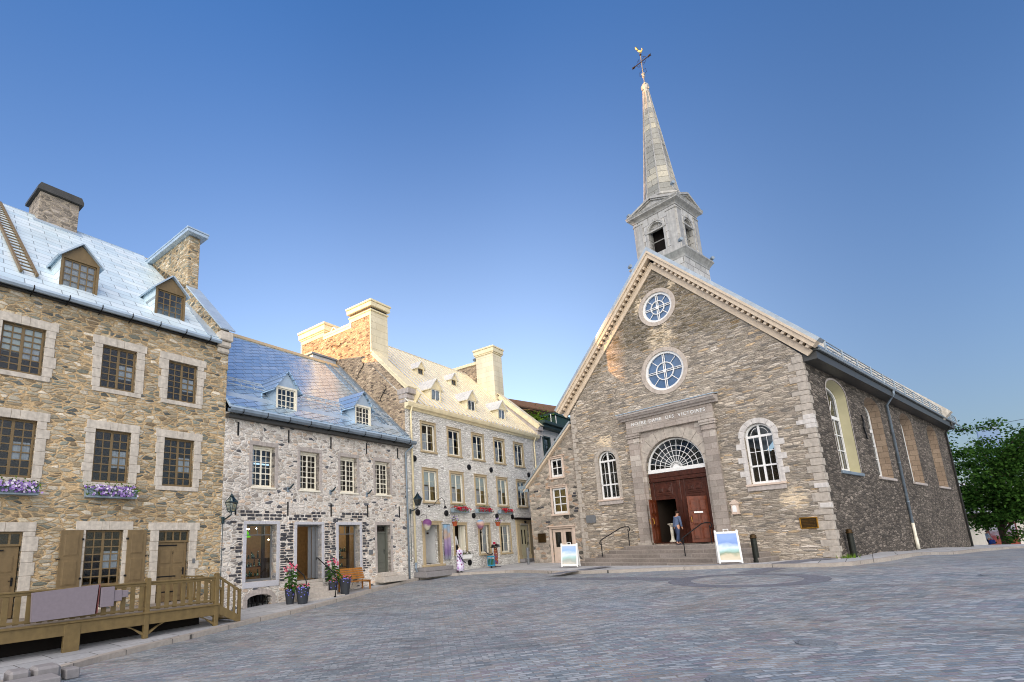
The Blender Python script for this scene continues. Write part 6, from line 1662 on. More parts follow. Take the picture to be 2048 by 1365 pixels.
for k in range(8):
    a = k8+R(45*k); mb.tube([(cx+r_*math.cos(a), cy+r_*math.sin(a), z) for r_, z in rp], .035, 5)
mb.build('spire_ribs', M['tower_trim'], spr)
mb = MB()
for k in range(8):
    a = R(45*k); ap = .585*math.cos(k8)
    c = Vector((cx+ap*math.cos(a), cy+ap*math.sin(a), 23.0)); u = Vector((-math.sin(a), math.cos(a), 0)); w = Vector((-.10*math.cos(a), -.10*math.sin(a), 1)).normalized()
    if k % 2 == 0:
        for r_ in (.20, .12): mb.tube([c+u*r_*math.cos(q*.524)+w*r_*1.15*math.sin(q*.524) for q in range(13)], .03, 5, False)
mb.build('oculus_rings', M['tower_trim'], spr)
mb = MB()
mb.lathe([(.18,26.85),(.21,26.9),(.21,27.0),(.15,27.05),(.19,27.15),(.23,27.3),(.20,27.45),(.11,27.58),(.05,27.66)], (cx, cy, 0), 10)
for k in range(6): mb.ball((cx+.2*math.cos(k*1.047), cy+.2*math.sin(k*1.047), 27.12+.3*(k % 2)), .07, n=6, m=5); mb.tube([(cx, cy, 27.6), (cx, cy, 29.9)], .028, 6)
mb.lathe([(.03,28.0),(.10,28.08),(.05,28.2),(.11,28.3),(.03,28.4)], (cx, cy, 0), 8)
mb.build('finial', M['tower_trim'], spr)
mb = MB(); zc = 29.22; 
mb.tube([(cx-.56, cy, zc), (cx+.56, cy, zc)], .032, 6)
for s in (-1, 1):
    mb.ball((cx+s*.56, cy, zc), .07, n=8, m=6); mb.ball((cx+s*.48, cy, zc), .05, n=8, m=6)
    for q in (-1, 1): mb.tube([(cx+s*.10, cy, zc+q*.30), (cx+s*.22, cy, zc+q*.22), (cx+s*.30, cy, zc+q*.10)], .014, 4); mb.tube([(cx+s*.02, cy, zc+q*.1), (cx+s*.2, cy, zc+q*.2)], .012, 4); mb.tube([(cx+s*.46, cy, zc+q*.1), (cx+s*.56, cy, zc), (cx+s*.64, cy, zc+q*.09)], .016, 4)
mb.ball((cx, cy, zc+.52), .07, n=8, m=6); mb.tube([(cx, cy, 28.2), (cx-.22, cy, 28.3), (cx-.2, cy, 28.55), (cx, cy, 28.6)], .014, 4); mb.tube([(cx, cy, 28.2), (cx+.22, cy, 28.3), (cx+.2, cy, 28.55), (cx, cy, 28.6)], .014, 4)
mb.build('cross', M['iron_brown'], spr)
mb = MB(); mb.T = Matrix.Translation((cx, cy, 30.0)) @ Matrix.Rotation(R(65), 4, 'Z') @ Matrix.Scale(.72, 4)
mb.ball((0, 0, 0), .22, .06, .14, 12, 8); mb.tube([(.12, 0, .05), (.24, 0, .2), (.26, 0, .3)], [.09, .055, .05], 8); mb.tube([(.28, 0, .3), (.36, 0, .28)], [.03, .005], 6)
mb.prism([(-.14,-.04),(-.42,.12),(-.46,.34),(-.34,.42),(-.22,.28),(-.08,.10)], lambda u, v: (u, -.015, v), lambda u, v: (u, .015, v))
mb.prism([(.22,.34),(.30,.34),(.28,.42),(.22,.40)], lambda u, v: (u, -.01, v), lambda u, v: (u, .01, v)); mb.T = None
mb.build('weathercock', M['gold'], spr, True)
# floodlights on the lower cornice
for k, (x, y, z) in enumerate(((cx-1.6, cy-1.6, 15.1), (cx+1.6, cy+1.6, 15.1), (cx+1.3, cy-1.3, 15.45), (cx+1.35, cy-1.35, 18.9), (cx-1.4, cy-1.4, 18.35))):
    mb = MB(); mb.tube([(x, y, z), (x, y, z+.18)], .025, 5); mb.tube([(x-.08, y+.05, z+.22), (x+.09, y-.06, z+.24)], .10, 8); mb.build('floodlight', M['gutter_metal'], tower)

# ------------------------------------------------------------------ things at the church front
for lab, xs in (('black iron handrail on the left side of the church steps', (-9.75, -8.98)), ('black iron handrail on the right side of the church steps', (-5.35, -4.72))):
    t = thing('handrail', lab, 'handrail', OC, AC, 'handrails of the church steps'); a, b = xs
    y0, y1 = -1.75, -.35
    mb = MB(); mb.tube([(a, y0, -1.05), (a, y0, -.28)], .024, 8); mb.build('lower_post', M['iron'], t)
    mb = MB(); mb.tube([(b, y1, -.56), (b, y1, .32)], .024, 8); mb.build('upper_post', M['iron'], t)
    mb = MB(); pts = [(a, y0, -.45), (a-.06, y0-.05, -.36), (a-.02, y0-.03, -.24), (a+.06, y0+.1, -.14), (b-.22, y1-.3, .40), (b-.1, y1-.08, .45), (b+.03, y1+.02, .44), (b+.09, y1+.05, .34), (b+.05, y1+.03, .22), (b, y1, .2)]
    mb.tube(pts, .026, 8); mb.build('rail', M['iron'], t, True)
def plaque(name, label, o, a, x, z, w, h, face, rim, y=-.05, cat='plaque'):
    t = thing(name, label, cat, o, a)
    mb = MB(); mb.bbox(x-w/2, x+w/2, y, y+.05, z-h/2, z+h/2, .01); mb.build('plate', face, t)
    mb = MB(); e = .035
    for q in (rect(x-w/2-e, x+w/2+e, z+h/2-.01, z+h/2+e), rect(x-w/2-e, x+w/2+e, z-h/2-e, z-h/2+.01), rect(x-w/2-e, x-w/2+.01, z-h/2, z+h/2), rect(x+w/2-.01, x+w/2+e, z-h/2, z+h/2)):
        mb.bbox(q[0][0], q[1][0], y-.015, y+.05, q[0][1], q[2][1], .008)
    mb.build('rim', rim, t)
    return t
pq = plaque('bronze_plaque', 'wide bronze plaque in tan frame low on the church front near its right corner', OC, AC, -.82, .21, .58, .40, M['bronze'], M['brass'])
mb = MB()
for k in range(5): mb.bbox(-1.04, -.60, -.058, -.045, .08+k*.06, .085+k*.06, .001)
mb.bbox(-.92, -.70, -.075, -.05, .0, .03, .004); mb.build('relief_lines', M['brass'], pq)
t = thing('stone_plaque', 'dark grey stone tablet with shaped edge on the church front at far left', 'plaque', OC, AC)
mb = MB(); mb.prism([(-11.70,.76),(-11.55,.80),(-11.44,.74),(-11.33,.80),(-11.18,.76),(-11.12,.82),(-11.12,1.14),(-11.2,1.22),(-11.68,1.22),(-11.75,1.14),(-11.75,.82)], lambda u, v: (u, -.07, v), lambda u, v: (u, .02, v)); mb.build('tablet', M['slate_paint'], t)
t = thing('notice_lantern', 'small cream shrine-shaped notice box on the church wall right of the portal', 'notice box', OC, AC)
mb = MB(); x, z = -3.58, 1.02
mb.bbox(x-.15, x+.15, -.16, 0, z-.24, z+.20, .01); mb.prism([(x-.22, z+.20), (x+.22, z+.20), (x, z+.40)], lambda u, v: (u, -.20, v), lambda u, v: (u, 0, v)); mb.bbox(x-.18, x+.18, -.19, 0, z-.28, z-.24, .01); mb.build('case', M['pink_trim'], t)
mb = MB(); mb.prism(archrect(x-.09, x+.09, z-.16, z+.05, .09, 10), lambda u, v: (u, -.172, v), lambda u, v: (u, -.155, v)); mb.build('notice', M['sign_white'], t)
def aframe(label, pos, ang, h, w, mat):
    t = thing('sandwich_board', label, 'sandwich board', pos, ang, 'sandwich boards by the church')
    for s in (-1, 1):
        mb = MB(); m = Matrix.Rotation(R(11)*s, 4, 'X'); m = Matrix.Translation((0, s*.0, h)) @ m @ Matrix.Translation((0, s*.02, -h)); mb.T = m
        y0, y1 = (-.035, 0) if s < 0 else (0, .035)
        mb.bbox(-w/2, -w/2+.07, y0, y1, .0, h+.02, .012); mb.bbox(w/2-.07, w/2, y0, y1, .0, h+.02, .012); mb.bbox(-w/2+.05, w/2-.05, y0, y1, .05, .13, .01); mb.bbox(-w/2+.05, w/2-.05, y0, y1, h-.12, h-.04, .01)
        mb.box(-w/2+.06, w/2-.06, y0+.008, y1-.008, .1, h-.1)
        if s < 0:
            for a, b, c, d in ((-.10, -.075, h-.04, h+.06), (.075, .10, h-.04, h+.06), (-.10, .10, h+.04, h+.065)): mb.bbox(a, b, y0, y1, c, d, .006)
        p = mb.build('board_frame', M['sign_white'], t)
        mb = MB(); mb.T = m; yy = y0-.004 if s < 0 else y1+.004
        mb.quad((-w/2+.075, yy, .14), (w/2-.075, yy, .14), (w/2-.075, yy, h-.13), (-w/2+.075, yy, h-.13)); o = mb.build('poster', mat, p)
a1 = Vector((11.82, 22.12)); b1 = Vector((12.54, 21.83))
def flat(x, y, lift=-.10): return (x, y, gz(x, y)+lift)
aframe('white sandwich board with blurred coast poster at the right of the church steps', flat(12.25, 22.15, -.0), R(-22), 1.33, .86, M['poster_coast'])
aframe('white sandwich board with pale blurred poster before the sacristy door', flat(7.25, 27.85, .0), R(-30), 1.18, .86, M['poster_pale'])
def bollard(label, x, y, h, r, mat):
    t = thing('bollard', label, 'bollard', flat(x, y, 0), 0, 'iron bollards')
    mb = MB(); mb.lathe([(r*1.12, -.05), (r*1.12, .06), (r, .08), (r*.97, h*.78), (r*1.0, h*.80), (r*1.0, h*.84)], n=18); mb.build('shaft', mat, t, False)
    mb = MB(); mb.lathe([(r*1.16, h*.84), (r*1.16, h*.88), (r*.9, h*.90), (r*1.05, h*.93), (r*.8, h*.985), (r*.3, h)], n=18); mb.build('cap', M['bronze'] if mat != M['slate_paint'] else mat, t, True)
M['bollard_green'] = plain('bollard_green', lin('#2c2f2a'), .4, .4, 6, .35, 0, .3)
bollard('thick black bollard right of the larger sandwich board', 13.55, 22.5, 1.12, .115, M['bollard_green'])
bollard('thick black bollard beside the right corner of the church', 17.39, 22.25, 1.12, .115, M['bollard_green'])
bollard('slim grey bollard before the panelled door of the grey house', 6.05, 33.1, 1.0, .075, M['slate_paint'])
# people in the doorway
t = thing('person', 'person in blue-grey top and jeans stepping into the church doorway', 'person', FC @ Vector((-6.30, -.35, -.555)), AC+R(155))
figure(t, 1.62, lean=.18, arms=((-.02, -.03), (.02, .02)), stride=.16, top='blue_cloth', bottom='denim')
# ================================================================== SACRISTY
sac = thing('sacristy', 'small lean-to stone sacristy with sloping roof and pink-cream door at left of the church', 'sacristy', OC, AC)
Y = .15; xs0 = -16.1
rz = lambda x: 6.90+.886*(x+12.2)
mb = MB()
SWIN = [(-14.16, -13.26, 3.72, 4.86), (-14.22, -13.14, 1.46, 3.04)]; SDO = (-14.52, -12.92, -1.55, .55)
mb.face_poly([(xs0,-2.4),(XL-.01,-2.4),(XL-.01,rz(XL)-.12),(xs0,rz(xs0)-.12)], [rect(a, b, c, d) for a, b, c, d in SWIN]+[rect(*SDO)], lambda u, v, d: (u, Y+d, v), .25)
mb.add([(xs0,Y,-2.4),(xs0,14,-2.4),(xs0,14,rz(xs0)-.12),(xs0,Y,rz(xs0)-.12)], [(0,1,2,3)]); mb.add([(xs0,14,-2.4),(XL,14,-2.4),(XL,14,rz(XL)-.1),(xs0,14,rz(xs0)-.1)], [(0,1,2,3)])
mb.build('wall', M['sacristy_stone'], sac)
mb = MB(); mb.slab((-16.5,-.15,rz(-16.5)),(XL-.0,-.15,rz(XL)),(XL-.0,14,rz(XL)),(-16.5,14,rz(-16.5)),(-.886,0,1),.10); mb.build('roof', M['rake_metal'], sac)
mb = MB(); mb.slab((-16.35,-.10,rz(-16.35)-.19),(XL-.0,-.10,rz(XL)-.19),(XL,.16,rz(XL)-.19),(-16.35,.16,rz(-16.35)-.19),(-.886,0,1),.13); mb.build('barge_board', M['peach_paint'], sac)
for i, (a, b, c, d) in enumerate(SWIN):
    mb = MB(); w = .12
    mb.bbox(a-w, a, Y-.05, Y+.1, c, d, .01); mb.bbox(b, b+w, Y-.05, Y+.1, c, d, .01); mb.bbox(a-w, b+w, Y-.05, Y+.1, d, d+w, .01); mb.bbox(a-w-.1, b+w+.1, Y-.12, Y+.1, d+w, d+w+.05, .01); mb.bbox(a-w-.03, b+w+.03, Y-.10, Y+.1, c-.11, c, .01)
    mb.build('window_casing', M['pink_trim'], sac)
    window(sac, (a+b)/2, c, b-a-.004, d-c, Y+.06, 1, 2 if i == 0 else 3, M['white_paint'], fr=.11, mul=.06, bar=.05, curtain=[('tan_drape', .1, .92, .08, .95)] if i else None)
a, b, c, d = SDO; w = .15
mb = MB(); mb.bbox(a-w, a, Y-.05, Y+.1, c, d, .01); mb.bbox(b, b+w, Y-.05, Y+.1, c, d, .01); mb.bbox(a-w, b+w, Y-.05, Y+.1, d, d+.12, .01); mb.bbox(a-w-.14, b+w+.08, Y-.16, Y+.1, d+.12, d+.19, .012); mb.build('door_casing', M['pink_trim'], sac)
for s in (0, 1):
    xa, xb = (a+.02, (a+b)/2-.006) if s == 0 else ((a+b)/2+.006, b-.02)
    mb = MB(); mb.face_poly(rect(xa, xb, c+.02, d-.02), [rect(xa+.16, xb-.16, c+1.0, d-.2)], lambda u, v, dd: (u, Y+.08+dd, v), .05)
    mb.bbox(xa+.14, xb-.14, Y+.06, Y+.1, c+.2, c+.78, .02)
    o = mb.build('door', M['pink_trim'], sac)
    p = MB(); p.quad((xa+.1, Y+.115, c+.95), (xb-.1, Y+.115, c+.95), (xb-.1, Y+.115, d-.1), (xa+.1, Y+.115, d-.1)); p.build('pane', M['glass'], o)
    p = MB(); n = 10; p.add([(xa+.1+(xb-xa-.2)*i/n, Y+.2+.015*math.sin(i*2), z) for z in (c+.9, d-.05) for i in range(n+1)], [(i, i+1, n+2+i, n+1+i) for i in range(n)]); p.build('curtain', M['dim_room'], o)
    hm = MB(); hx = xb-.06 if s == 0 else xa+.06; hm.lathe([(.03, -.05), (.035, 0), (.02, .04)], (hx, Y+.05, c+1.02), 8); hm.build('knob', M['iron'], o)
mb = MB(); rd = random.Random(77)
for x, z in ((-15.5, 3.0), (-15.45, 1.9), (-15.1, 1.95), (-14.75, 1.0), (-12.55, 2.6), (-12.5, 1.7), (-12.55, 1.55), (-12.6, 2.45)):
    w = rd.uniform(.2, .42); mb.bbox(x-w/2, x+w/2, Y-.02, Y+.05, z-.07, z+.07, .03)
mb.build('dark_stones', M['dark_basalt'], sac)
plaque('bronze_plaque', 'square brown bronze plaque on the sacristy wall left of its door', OC, AC, -15.30, .04, .55, .50, M['bronze'], M['bronze'], Y-.06)
q = F3 @ Vector((13.0, .9, 3.6))
t = thing('street_sign', 'pair of blue-grey street name boards at the lower end of the sacristy roof', 'street sign', FC @ Vector((-16.35, -.05, 0)), AC)
mb = MB(); mb.bbox(-.35, .35, -.03, 0, 3.02, 3.2, .01); mb.build('lower_board', M['planter_blue'], t)
mb = MB(); mb.bbox(-.45, .2, -.05, -.02, 3.24, 3.44, .01); mb.build('upper_board', M['planter_blue'], t)
mb = MB(); mb.tube([(.2, .15, 3.3), (.05, .0, 3.3), (0, 0, 3.05)], .02, 5); mb.build('bracket', M['iron'], t)

# ================================================================== BACKGROUND
hb = thing('plaster_house', 'off-white plaster house with dark green trim behind the sacristy roof', 'house', OH, A3)
holes = [rect(16.25, 17.25, 6.2, 7.75), rect(18.25, 19.25, 6.2, 7.75), rect(20.3, 21.3, 6.2, 7.75)]
mb = MB(); mb.face_poly([(15.3,-2.2),(27,-2.2),(27,8.4),(15.3,8.4)], holes, lambda u, v, d: (u, .3+d, v), .2)
mb.add([(27,.3,-2.2),(27,11,-2.2),(27,11,8.4),(27,.3,8.4)], [(0,1,2,3)]); mb.add([(15.3,11,-2.2),(27,11,-2.2),(27,11,8.4),(15.3,11,8.4)], [(0,1,2,3)]); mb.add([(15.3,.3,8.4),(27,.3,8.4),(27,11,8.4),(15.3,11,8.4)], [(0,1,2,3)])
mb.build('wall', M['white_wall'], hb)
mb = MB(); mb.bbox(15.3, 27.2, -.25, .32, 8.38, 8.62, .03); mb.bbox(15.3, 27.3, -.45, .4, 8.62, 8.86, .03); mb.build('eaves', M['green_trim'], hb)
for x in (16.75, 18.75, 20.8):
    mb = MB()
    for s in (-1, 1): mb.bbox(x+s*.55-.08, x+s*.55+.08, .24, .4, 6.1, 7.85, .01)
    mb.bbox(x-.5, x+.5, .24, .4, 7.72, 7.85, .01); mb.bbox(x-.5, x+.5, .22, .4, 6.08, 6.2, .01); mb.build('window_casing', M['green_trim'], hb)
    window(hb, x, 6.2, .99, 1.5, .38, 1, 3, M['green_trim'], fr=.06, mul=.07, bar=.04, curtain=[('blind', .05, .95, .5, .95)] if x < 17 else None)
# roof terrace with green shed, plants, and the brick house behind it
mb = MB(); mb.bbox(19.5, 22.6, .7, 3.4, 8.85, 10.12, .02); mb.prism([(.6,10.12),(3.6,10.12),(3.6,10.3),(.6,10.3)], lambda u, v: (19.3, u, v), lambda u, v: (22.8, u, v)); mb.build('terrace_shed', M['green_metal'], hb)
mb = MB()
for x in (18.1, 19.0): mb.tube([(x, .4, 8.8), (x, .4, 9.9)], .035, 6)
mb.build('terrace_railing', M['white_paint'], hb)
lf = MB(); rd = random.Random(4); leaf_cloud(lf, [(15.9+rd.random()*2.6, 1.2+rd.gauss(0, .4), 9.1+abs(rd.gauss(0, .45))) for k in range(420)], .22, rd); lf.build('terrace_plants', M['leaf'], hb)
mb = MB(); mb.slab((16.2,1.2,10.1),(18.6,1.2,10.1),(18.6,3.8,10.5),(16.2,3.8,10.5),(0,-.2,1),.08); mb.build('terrace_awning', M['brown_roof'], hb)
fb = thing('brick_house', 'far tan brick house with brown roof rising behind the green roof shed', 'house', OH, A3)
mb = MB(); mb.box(20.0, 36, 6.2, 14, 2, 11.9); mb.build('wall', M['far_brick'], fb)
mb = MB(); mb.slab((19.8,5.9,12.2),(36.4,5.9,13.6),(36.4,6.6,14.6),(19.8,6.6,12.9),(0,-.3,1),.12); mb.slab((19.8,6.6,12.9),(36.4,6.6,14.6),(36.4,14,14.6),(19.8,14,12.9),(0,0,1),.12); mb.build('roof', M['brown_roof'], fb)

# tree behind the church, far right
def tree(label, base, H, Rx, Rz, n, mat, seed, leafs=.26, group=None):
    rd = random.Random(seed); t = thing('maple_tree', label, 'tree', base, 0, group)
    mb = MB(); ends = []
    hz = H-2*Rz
    mb.tube([(0,0,-.3),(.06,.02,hz*.5),(0,.08,hz+.6),(.1,0,hz+Rz*.8)], [.34,.26,.22,.12], 9)
    for k in range(16):
        a = rd.uniform(0, 6.28); z0 = hz+rd.uniform(-.2, Rz*.9); L = Rx*rd.uniform(.55, .92); up = rd.uniform(.2, .9)*Rz
        p1 = (L*.45*math.cos(a), L*.45*math.sin(a), z0+up*.55); p2 = (L*math.cos(a+.25), L*math.sin(a+.25), z0+up)
        mb.tube([(0, 0, z0), p1, p2], [.12, .07, .03], 6); ends += [p1, p2]
        for q in range(3):
            b = a+rd.uniform(-.8, .8); e = (p1[0]+L*.5*math.cos(b), p1[1]+L*.5*math.sin(b), p1[2]+rd.uniform(-.3, .9)); mb.tube([p1, e], [.05, .02], 5); ends.append(e)
    mb.build('trunk', M['bark'], t)
    lf = MB(); cl = []
    cz = H-Rz
    for e in ends: cl.append((Vector(e), rd.uniform(.7, 1.15)))
    for k in range(70):
        v = Vector((rd.gauss(0, 1), rd.gauss(0, 1), rd.gauss(0, 1))).normalized()*rd.uniform(.72, 1.0)
        wob = 1+.16*math.sin(v.x*5+seed)+.12*math.cos(v.y*6+v.z*4)
        p = Vector((v.x*Rx*wob, v.y*Rx*wob, cz+v.z*Rz*wob))
        cl.append((p, rd.uniform(.55, 1.05)))
    for c, r in cl:
        m = int(n/len(cl)*r)
        for q in range(m):
            v = Vector((rd.gauss(0, 1), rd.gauss(0, 1), rd.gauss(0, .55)))*r*.62
            p = c+v
            s = leafs*rd.uniform(.6, 1.25); eu = Euler((rd.gauss(0, .6), rd.gauss(.2, .6), rd.uniform(0, 6.3))).to_matrix()
            lf.add([p+eu @ Vector(a)*s for a in ((-.5,0,0), (-.1,-.38,.04), (.5,0,-.05), (-.1,.38,.04))], [(0,1,2,3)])
    lf.build('crown', M[mat], t)
    return t
def raypt(x, y): return (x, y, gz(x, y)-.1)
tree('big green leafy tree beyond the far end of the church', (51.6, 48.5, -2.7), 11.3, 4.9, 4.85, 34000, 'tree_leaf', 3)

# shop front far right, low building with white roof
sh = thing('shop_building', 'low far shop with pale grey roof and dark eaves under the tree at right edge', 'building', (52.0, 58.0, -3.3), R(-20))
mb = MB(); mb.face_poly([(-4,-.5),(22,-.5),(22,3.9),(-4,3.9)], [rect(-3.4, 3.2, .4, 2.9), rect(9.5, 13, .2, 3.0)], FRONT, .3); mb.add([(-4,0,-.5),(-4,9,-.5),(-4,9,3.9),(-4,0,3.9)], [(0,1,2,3)]); mb.build('wall', M['white_wall'], sh)
mb = MB(); mb.box(-4.3, 22.3, -.9, .3, 3.45, 4.1); mb.build('eaves', M['iron_brown'], sh)
mb = MB(); mb.slab((-4.4,-1,4.1),(22.4,-1,4.1),(22.4,6,7.6),(-4.4,6,7.6),(0,-.5,1),.12); mb.build('roof', M['far_roof'], sh)
mb = MB(); mb.quad((-3.4,.25,.4),(3.2,.25,.4),(3.2,.25,2.9),(-3.4,.25,2.9)); mb.quad((9.5,.25,.2),(13,.25,.2),(13,.25,3.),(9.5,.25,3.)); mb.build('window_pane', M['dark'], sh)
mb = MB(); mb.slab((-3.8,-1.4,2.5),(4.4,-1.4,2.5),(4.4,-.02,3.3),(-3.8,-.02,3.3),(0,-.5,1),.05); mb.build('awning', M['teal_awning'], sh)
mb = MB(); mb.bbox(6.2, 8.6, -.10, 0, .1, 3.1, .02); mb.build('poster_frame', M['panel_edge'], sh)
mb = MB(); mb.bbox(6.35, 8.45, -.13, -.02, .3, 2.9, .01); o = mb.build('poster', gradient_print('poster_red', [(0, lin('#6a2430')), (.35, lin('#9a5038')), (.5, lin('#7a3038')), (.75, lin('#8d8a98')), (1, lin('#c9cdd6'))], .2, 2.9), sh)
# a parked dark car, mostly hidden by the church corner
cr = thing('parked_car', 'dark parked car half hidden behind the far church corner', 'car', (46.6, 49.6, gz(46.6, 49.6)-.12), R(8))
mb = MB()
body = [(-2.2,.28),(2.15,.28),(2.2,.62),(2.05,.80),(1.1,.90),(.55,1.38),(-1.15,1.40),(-1.75,.95),(-2.2,.88)]
mb.prism(body, lambda u, v: (u, -.82, v), lambda u, v: (u, .82, v)); mb.build('body', plain('car_paint', lin('#1c2024'), .25, .3, 3, .1), cr)
mb = MB(); mb.prism([(1.0,.92),(.52,1.34),(-1.1,1.35),(-1.6,.95)], lambda u, v: (u, -.835, v), lambda u, v: (u, .835, v)); mb.build('window_glass', M['glass'], cr)
for x in (-1.35, 1.4):
    for y in (-.8, .8):
        mb = MB(); mb.lathe([(.20, -.1), (.31, -.1), (.32, 0), (.31, .1), (.20, .1)], n=18); o = mb.build('wheel', M['iron'], cr); o.location = (x, y, .31); o.rotation_euler = (R(90), 0, 0)
for y in (-.6, .6):
    mb = MB(); mb.bbox(-2.24, -2.18, y-.15, y+.15, .68, .82, .01); mb.build('tail_light', M['panel_edge'], cr)
t = thing('person', 'person in striped shirt carrying a blue bag at the far right edge of the square', 'person', (51.9, 50.2, gz(51.9, 50.2)-.12), R(70))
figure(t, 1.62, arms=((-.03, -.1), (.03, -.1)), stride=.12, top='striped_shirt', bottom='navy')
mb = MB(); mb.bbox(-.42, -.22, -.30, .12, .42, .80, .05); mb.tube([(-.32, -.2, .8), (-.32, -.12, 1.0), (-.32, 0, .8)], .012, 5); mb.build('bag', M['bag_blue'], t)
# pale wedge of a far building, overhead wire
fs = thing('far_tower', 'pale blue wedge-shaped far building top behind the tree', 'building', (90.3, 83.0, -6.2), R(-45))
mb = MB(); mb.prism([(-2.2,0),(3.4,0),(.9,20.9),(-1.3,20.9)], lambda u, v: (u, 0, v), lambda u, v: (u, 5, v)); mb.build('tower_wall', M['far_slab'], fs)
mb = MB(); mb.tube([(41.2, 41.3, 7.25), (44, 43.5, 7.45), (50, 46, 8.25), (58, 50, 9.5), (70, 56, 11.2)], .02, 4); tag(mb.build('overhead_wire', M['iron']), 'thin overhead wire from the church eave to the right edge', 'wire')
for k, (x, y, H, rx, rz, s) in enumerate(((66, 60, 10.5, 4.0, 3.6, 12),)):
    tree('smaller green tree past the right edge behind the shop roof', (x, y, gz(x, y)), H, rx, rz, 5000, 'tree_leaf', s, .3)

# ground plants at the church corner
mb = MB(); rd = random.Random(6)
for k in range(60):
    x, y = 16.75+rd.gauss(0, .18), 21.72+rd.gauss(0, .12); z = gz(x, y); mb.add([(x-.015, y, z), (x+.015, y, z), (x+rd.gauss(0, .05), y+rd.gauss(0, .05), z+rd.uniform(.08, .2))], [(0,1,2)])
tag(mb.build('weeds', M['leaf']), kind='stuff')

# ------------------------------------------------------------------ unseen high ground added to the west, crest notched to hide the low sun from all but one gable
HAZE_COL, GLOW_DIR, GLOW_COL = (4.2, 4.2, 3.5), (-.3, -.8, .5), (10.2, 8.9, 7.4)
SKY_GAIN = 1.28
SUN_EL, SUN_AZ = 8.0, 180.0          # direction towards the sun: azimuth from +x
def sun_block_hill():
    mb = MB(); rd = random.Random(2); tz = math.tan(R(SUN_EL))
    X = -170.; ys = [-150+4*i for i in range(42)]+[18+.5*i for i in range(50)]+[43+4*i for i in range(28)]
    prof = []
    for y in ys:
        if 30.1 <= y <= 34.5: z = 10.6+(-2.5-X)*tz
        elif 28.9 <= y < 30.1: z = 12.6+(-2.5-X)*tz
        else: z = 28.0+(15-X)*tz+rd.uniform(0, 3)
        d = max(0, (y-105)/45); z = z*(1-min(1, d)**2)
        prof.append(max(0, z))
    n = len(ys); V = []; F = []
    for sx, k in ((-70, .0), (-16, .7), (0, 1.), (30, .95), (110, .3), (190, -.05)):
        for y, z in zip(ys, prof): V.append((X-sx, y, z*k-3))
    for i in range(5):
        for j in range(n-1): F.append((i*n+j, i*n+j+1, (i+1)*n+j+1, (i+1)*n+j))
    mb.add(V, F); return tag(mb.build('sun_block_hill', M['sun_block_hill']), kind='structure')
sun_block_hill()

# ------------------------------------------------------------------ light
W = bpy.data.worlds.new('World'); SC.world = W; W.use_nodes = True
class WT(NT):
    def __init__(s): s.t = W.node_tree; s.t.nodes.clear(); s.out = s.n('ShaderNodeOutputWorld')
w = WT()
sky = w.n('ShaderNodeTexSky'); sky.sky_type = 'NISHITA'; sky.sun_disc = False; sky.sun_elevation = R(SUN_EL); sky.sun_rotation = R(90-SUN_AZ)
sky.altitude = 50; sky.air_density = 1.0; sky.dust_density = .3; sky.ozone_density = 6.
gd = w.n('ShaderNodeTexCoord').outputs['Generated']
sx, sy, sz = w.n('ShaderNodeSeparateXYZ', {0: gd}).outputs
zc = w.math('MAXIMUM', sz, 0.)
# evening haze whitening the horizon, deepest to the north-west
hz = w.math('POWER', w.math('SUBTRACT', 1., zc), 2.6)
east = w.n('ShaderNodeMapRange', {'Value': sx, 'From Min': .15, 'From Max': .72, 'To Min': 1., 'To Max': .56}, interpolation_type='SMOOTHSTEP').outputs[0]
west = w.n('ShaderNodeMapRange', {'Value': sx, 'From Min': -.15, 'From Max': -.7, 'To Min': 1., 'To Max': .64}, interpolation_type='SMOOTHSTEP').outputs[0]
hz = w.math('MULTIPLY', hz, w.math('MULTIPLY', w.math('MULTIPLY_ADD', east, 1.6, -.6), w.math('MULTIPLY_ADD', west, 1.3, -.3)))
lowe = w.math('SUBTRACT', 1., w.math('MULTIPLY', w.math('MULTIPLY', w.math('SUBTRACT', 1., east), w.math('POWER', w.math('SUBTRACT', 1., zc), 3.)), 1.9))
ew = w.math('MULTIPLY', w.math('MULTIPLY', w.math('MULTIPLY', east, west), lowe), SKY_GAIN)
skyc = w.vadd(sky.outputs[0], w.n('ShaderNodeCombineXYZ', {0: ew, 1: ew, 2: ew}).outputs[0], 'MULTIPLY')
haze = w.vadd(w.n('ShaderNodeCombineXYZ', {0: hz, 1: hz, 2: hz}).outputs[0], HAZE_COL, 'MULTIPLY')
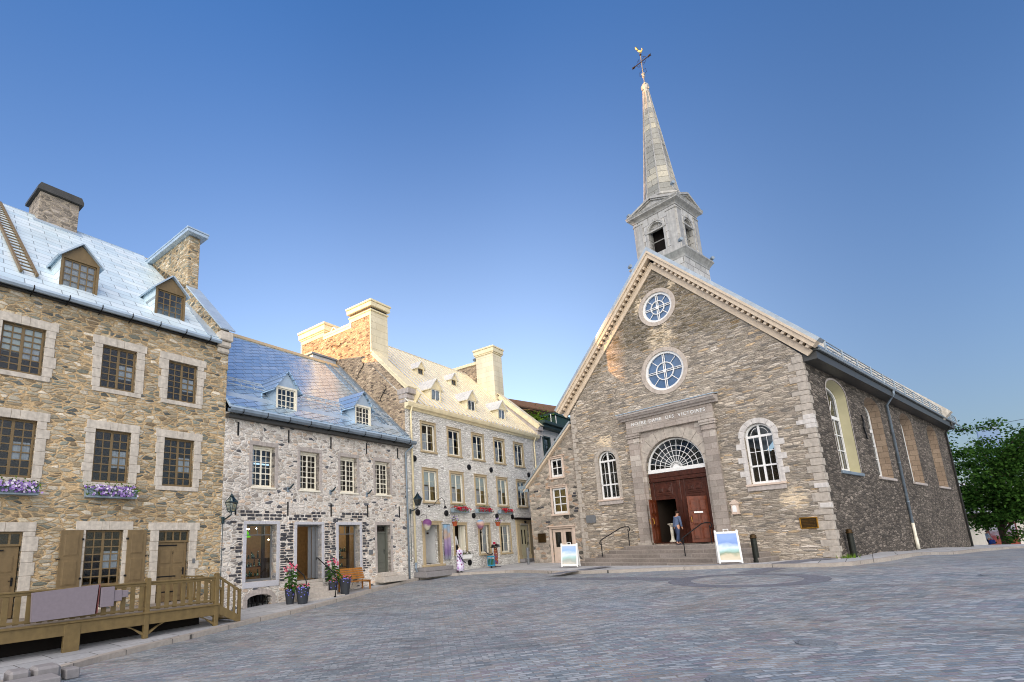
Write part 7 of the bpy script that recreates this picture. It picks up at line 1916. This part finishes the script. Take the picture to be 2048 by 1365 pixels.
# warm fill lobe added to the sky behind the viewer to brighten the fronts
dt = w.n('ShaderNodeVectorMath', {0: gd, 1: Vector(GLOW_DIR).normalized()}, operation='DOT_PRODUCT').outputs['Value']
gl = w.math('POWER', w.math('MAXIMUM', w.math('MULTIPLY_ADD', dt, .62, .38), 0.), 2.2)
gl = w.math('MULTIPLY', gl, w.n('ShaderNodeMapRange', {'Value': sy, 'From Min': .12, 'From Max': -.25, 'To Min': 0., 'To Max': 1.}, interpolation_type='SMOOTHSTEP').outputs[0])
glow = w.vadd(w.n('ShaderNodeCombineXYZ', {0: gl, 1: gl, 2: gl}).outputs[0], GLOW_COL, 'MULTIPLY')
tot = w.vadd(w.vadd(skyc, haze), glow)
bgn = w.n('ShaderNodeBackground', {'Color': tot, 'Strength': .15}); w.link(bgn.outputs[0], w.out.inputs[0])
L = bpy.data.lights.new('sun', 'SUN'); L.energy = 6.; L.angle = R(.5); L.color = (1., .50, .17)
so = bpy.data.objects.new('sun', L); COL.objects.link(so)
d = Vector((math.cos(R(SUN_AZ))*math.cos(R(SUN_EL)), math.sin(R(SUN_AZ))*math.cos(R(SUN_EL)), math.sin(R(SUN_EL))))
so.rotation_euler = d.to_track_quat('Z', 'Y').to_euler()

# ------------------------------------------------------------------ camera (wide shift lens at eye height)
cam = bpy.data.cameras.new('camera'); co = bpy.data.objects.new('camera', cam); COL.objects.link(co)
pitch, roll = .201865, .039919
fwd = Vector((0, math.cos(pitch), math.sin(pitch))); right = Vector((1, 0, 0)); down = fwd.cross(right)
r2 = right*math.cos(roll)+down*math.sin(roll); d2 = down*math.cos(roll)-right*math.sin(roll)
m = Matrix((r2, -d2, -fwd)).transposed().to_4x4(); co.matrix_world = m
cam.sensor_fit = 'HORIZONTAL'; cam.sensor_width = 36; cam.lens = 1052.73*36/2048
cam.shift_x = (1024-848.58)/2048; cam.shift_y = (871.54-682.5)/2048
cam.clip_start = .1; cam.clip_end = 5000
SC.camera = co
SC.view_settings.view_transform = 'Standard'; SC.view_settings.look = 'None'; SC.view_settings.gamma = 1; SC.view_settings.exposure = 1.
SC.cycles.max_bounces = 6; SC.cycles.transparent_max_bounces = 12; SC.cycles.use_denoising = True; SC.cycles.filter_width = 1.05
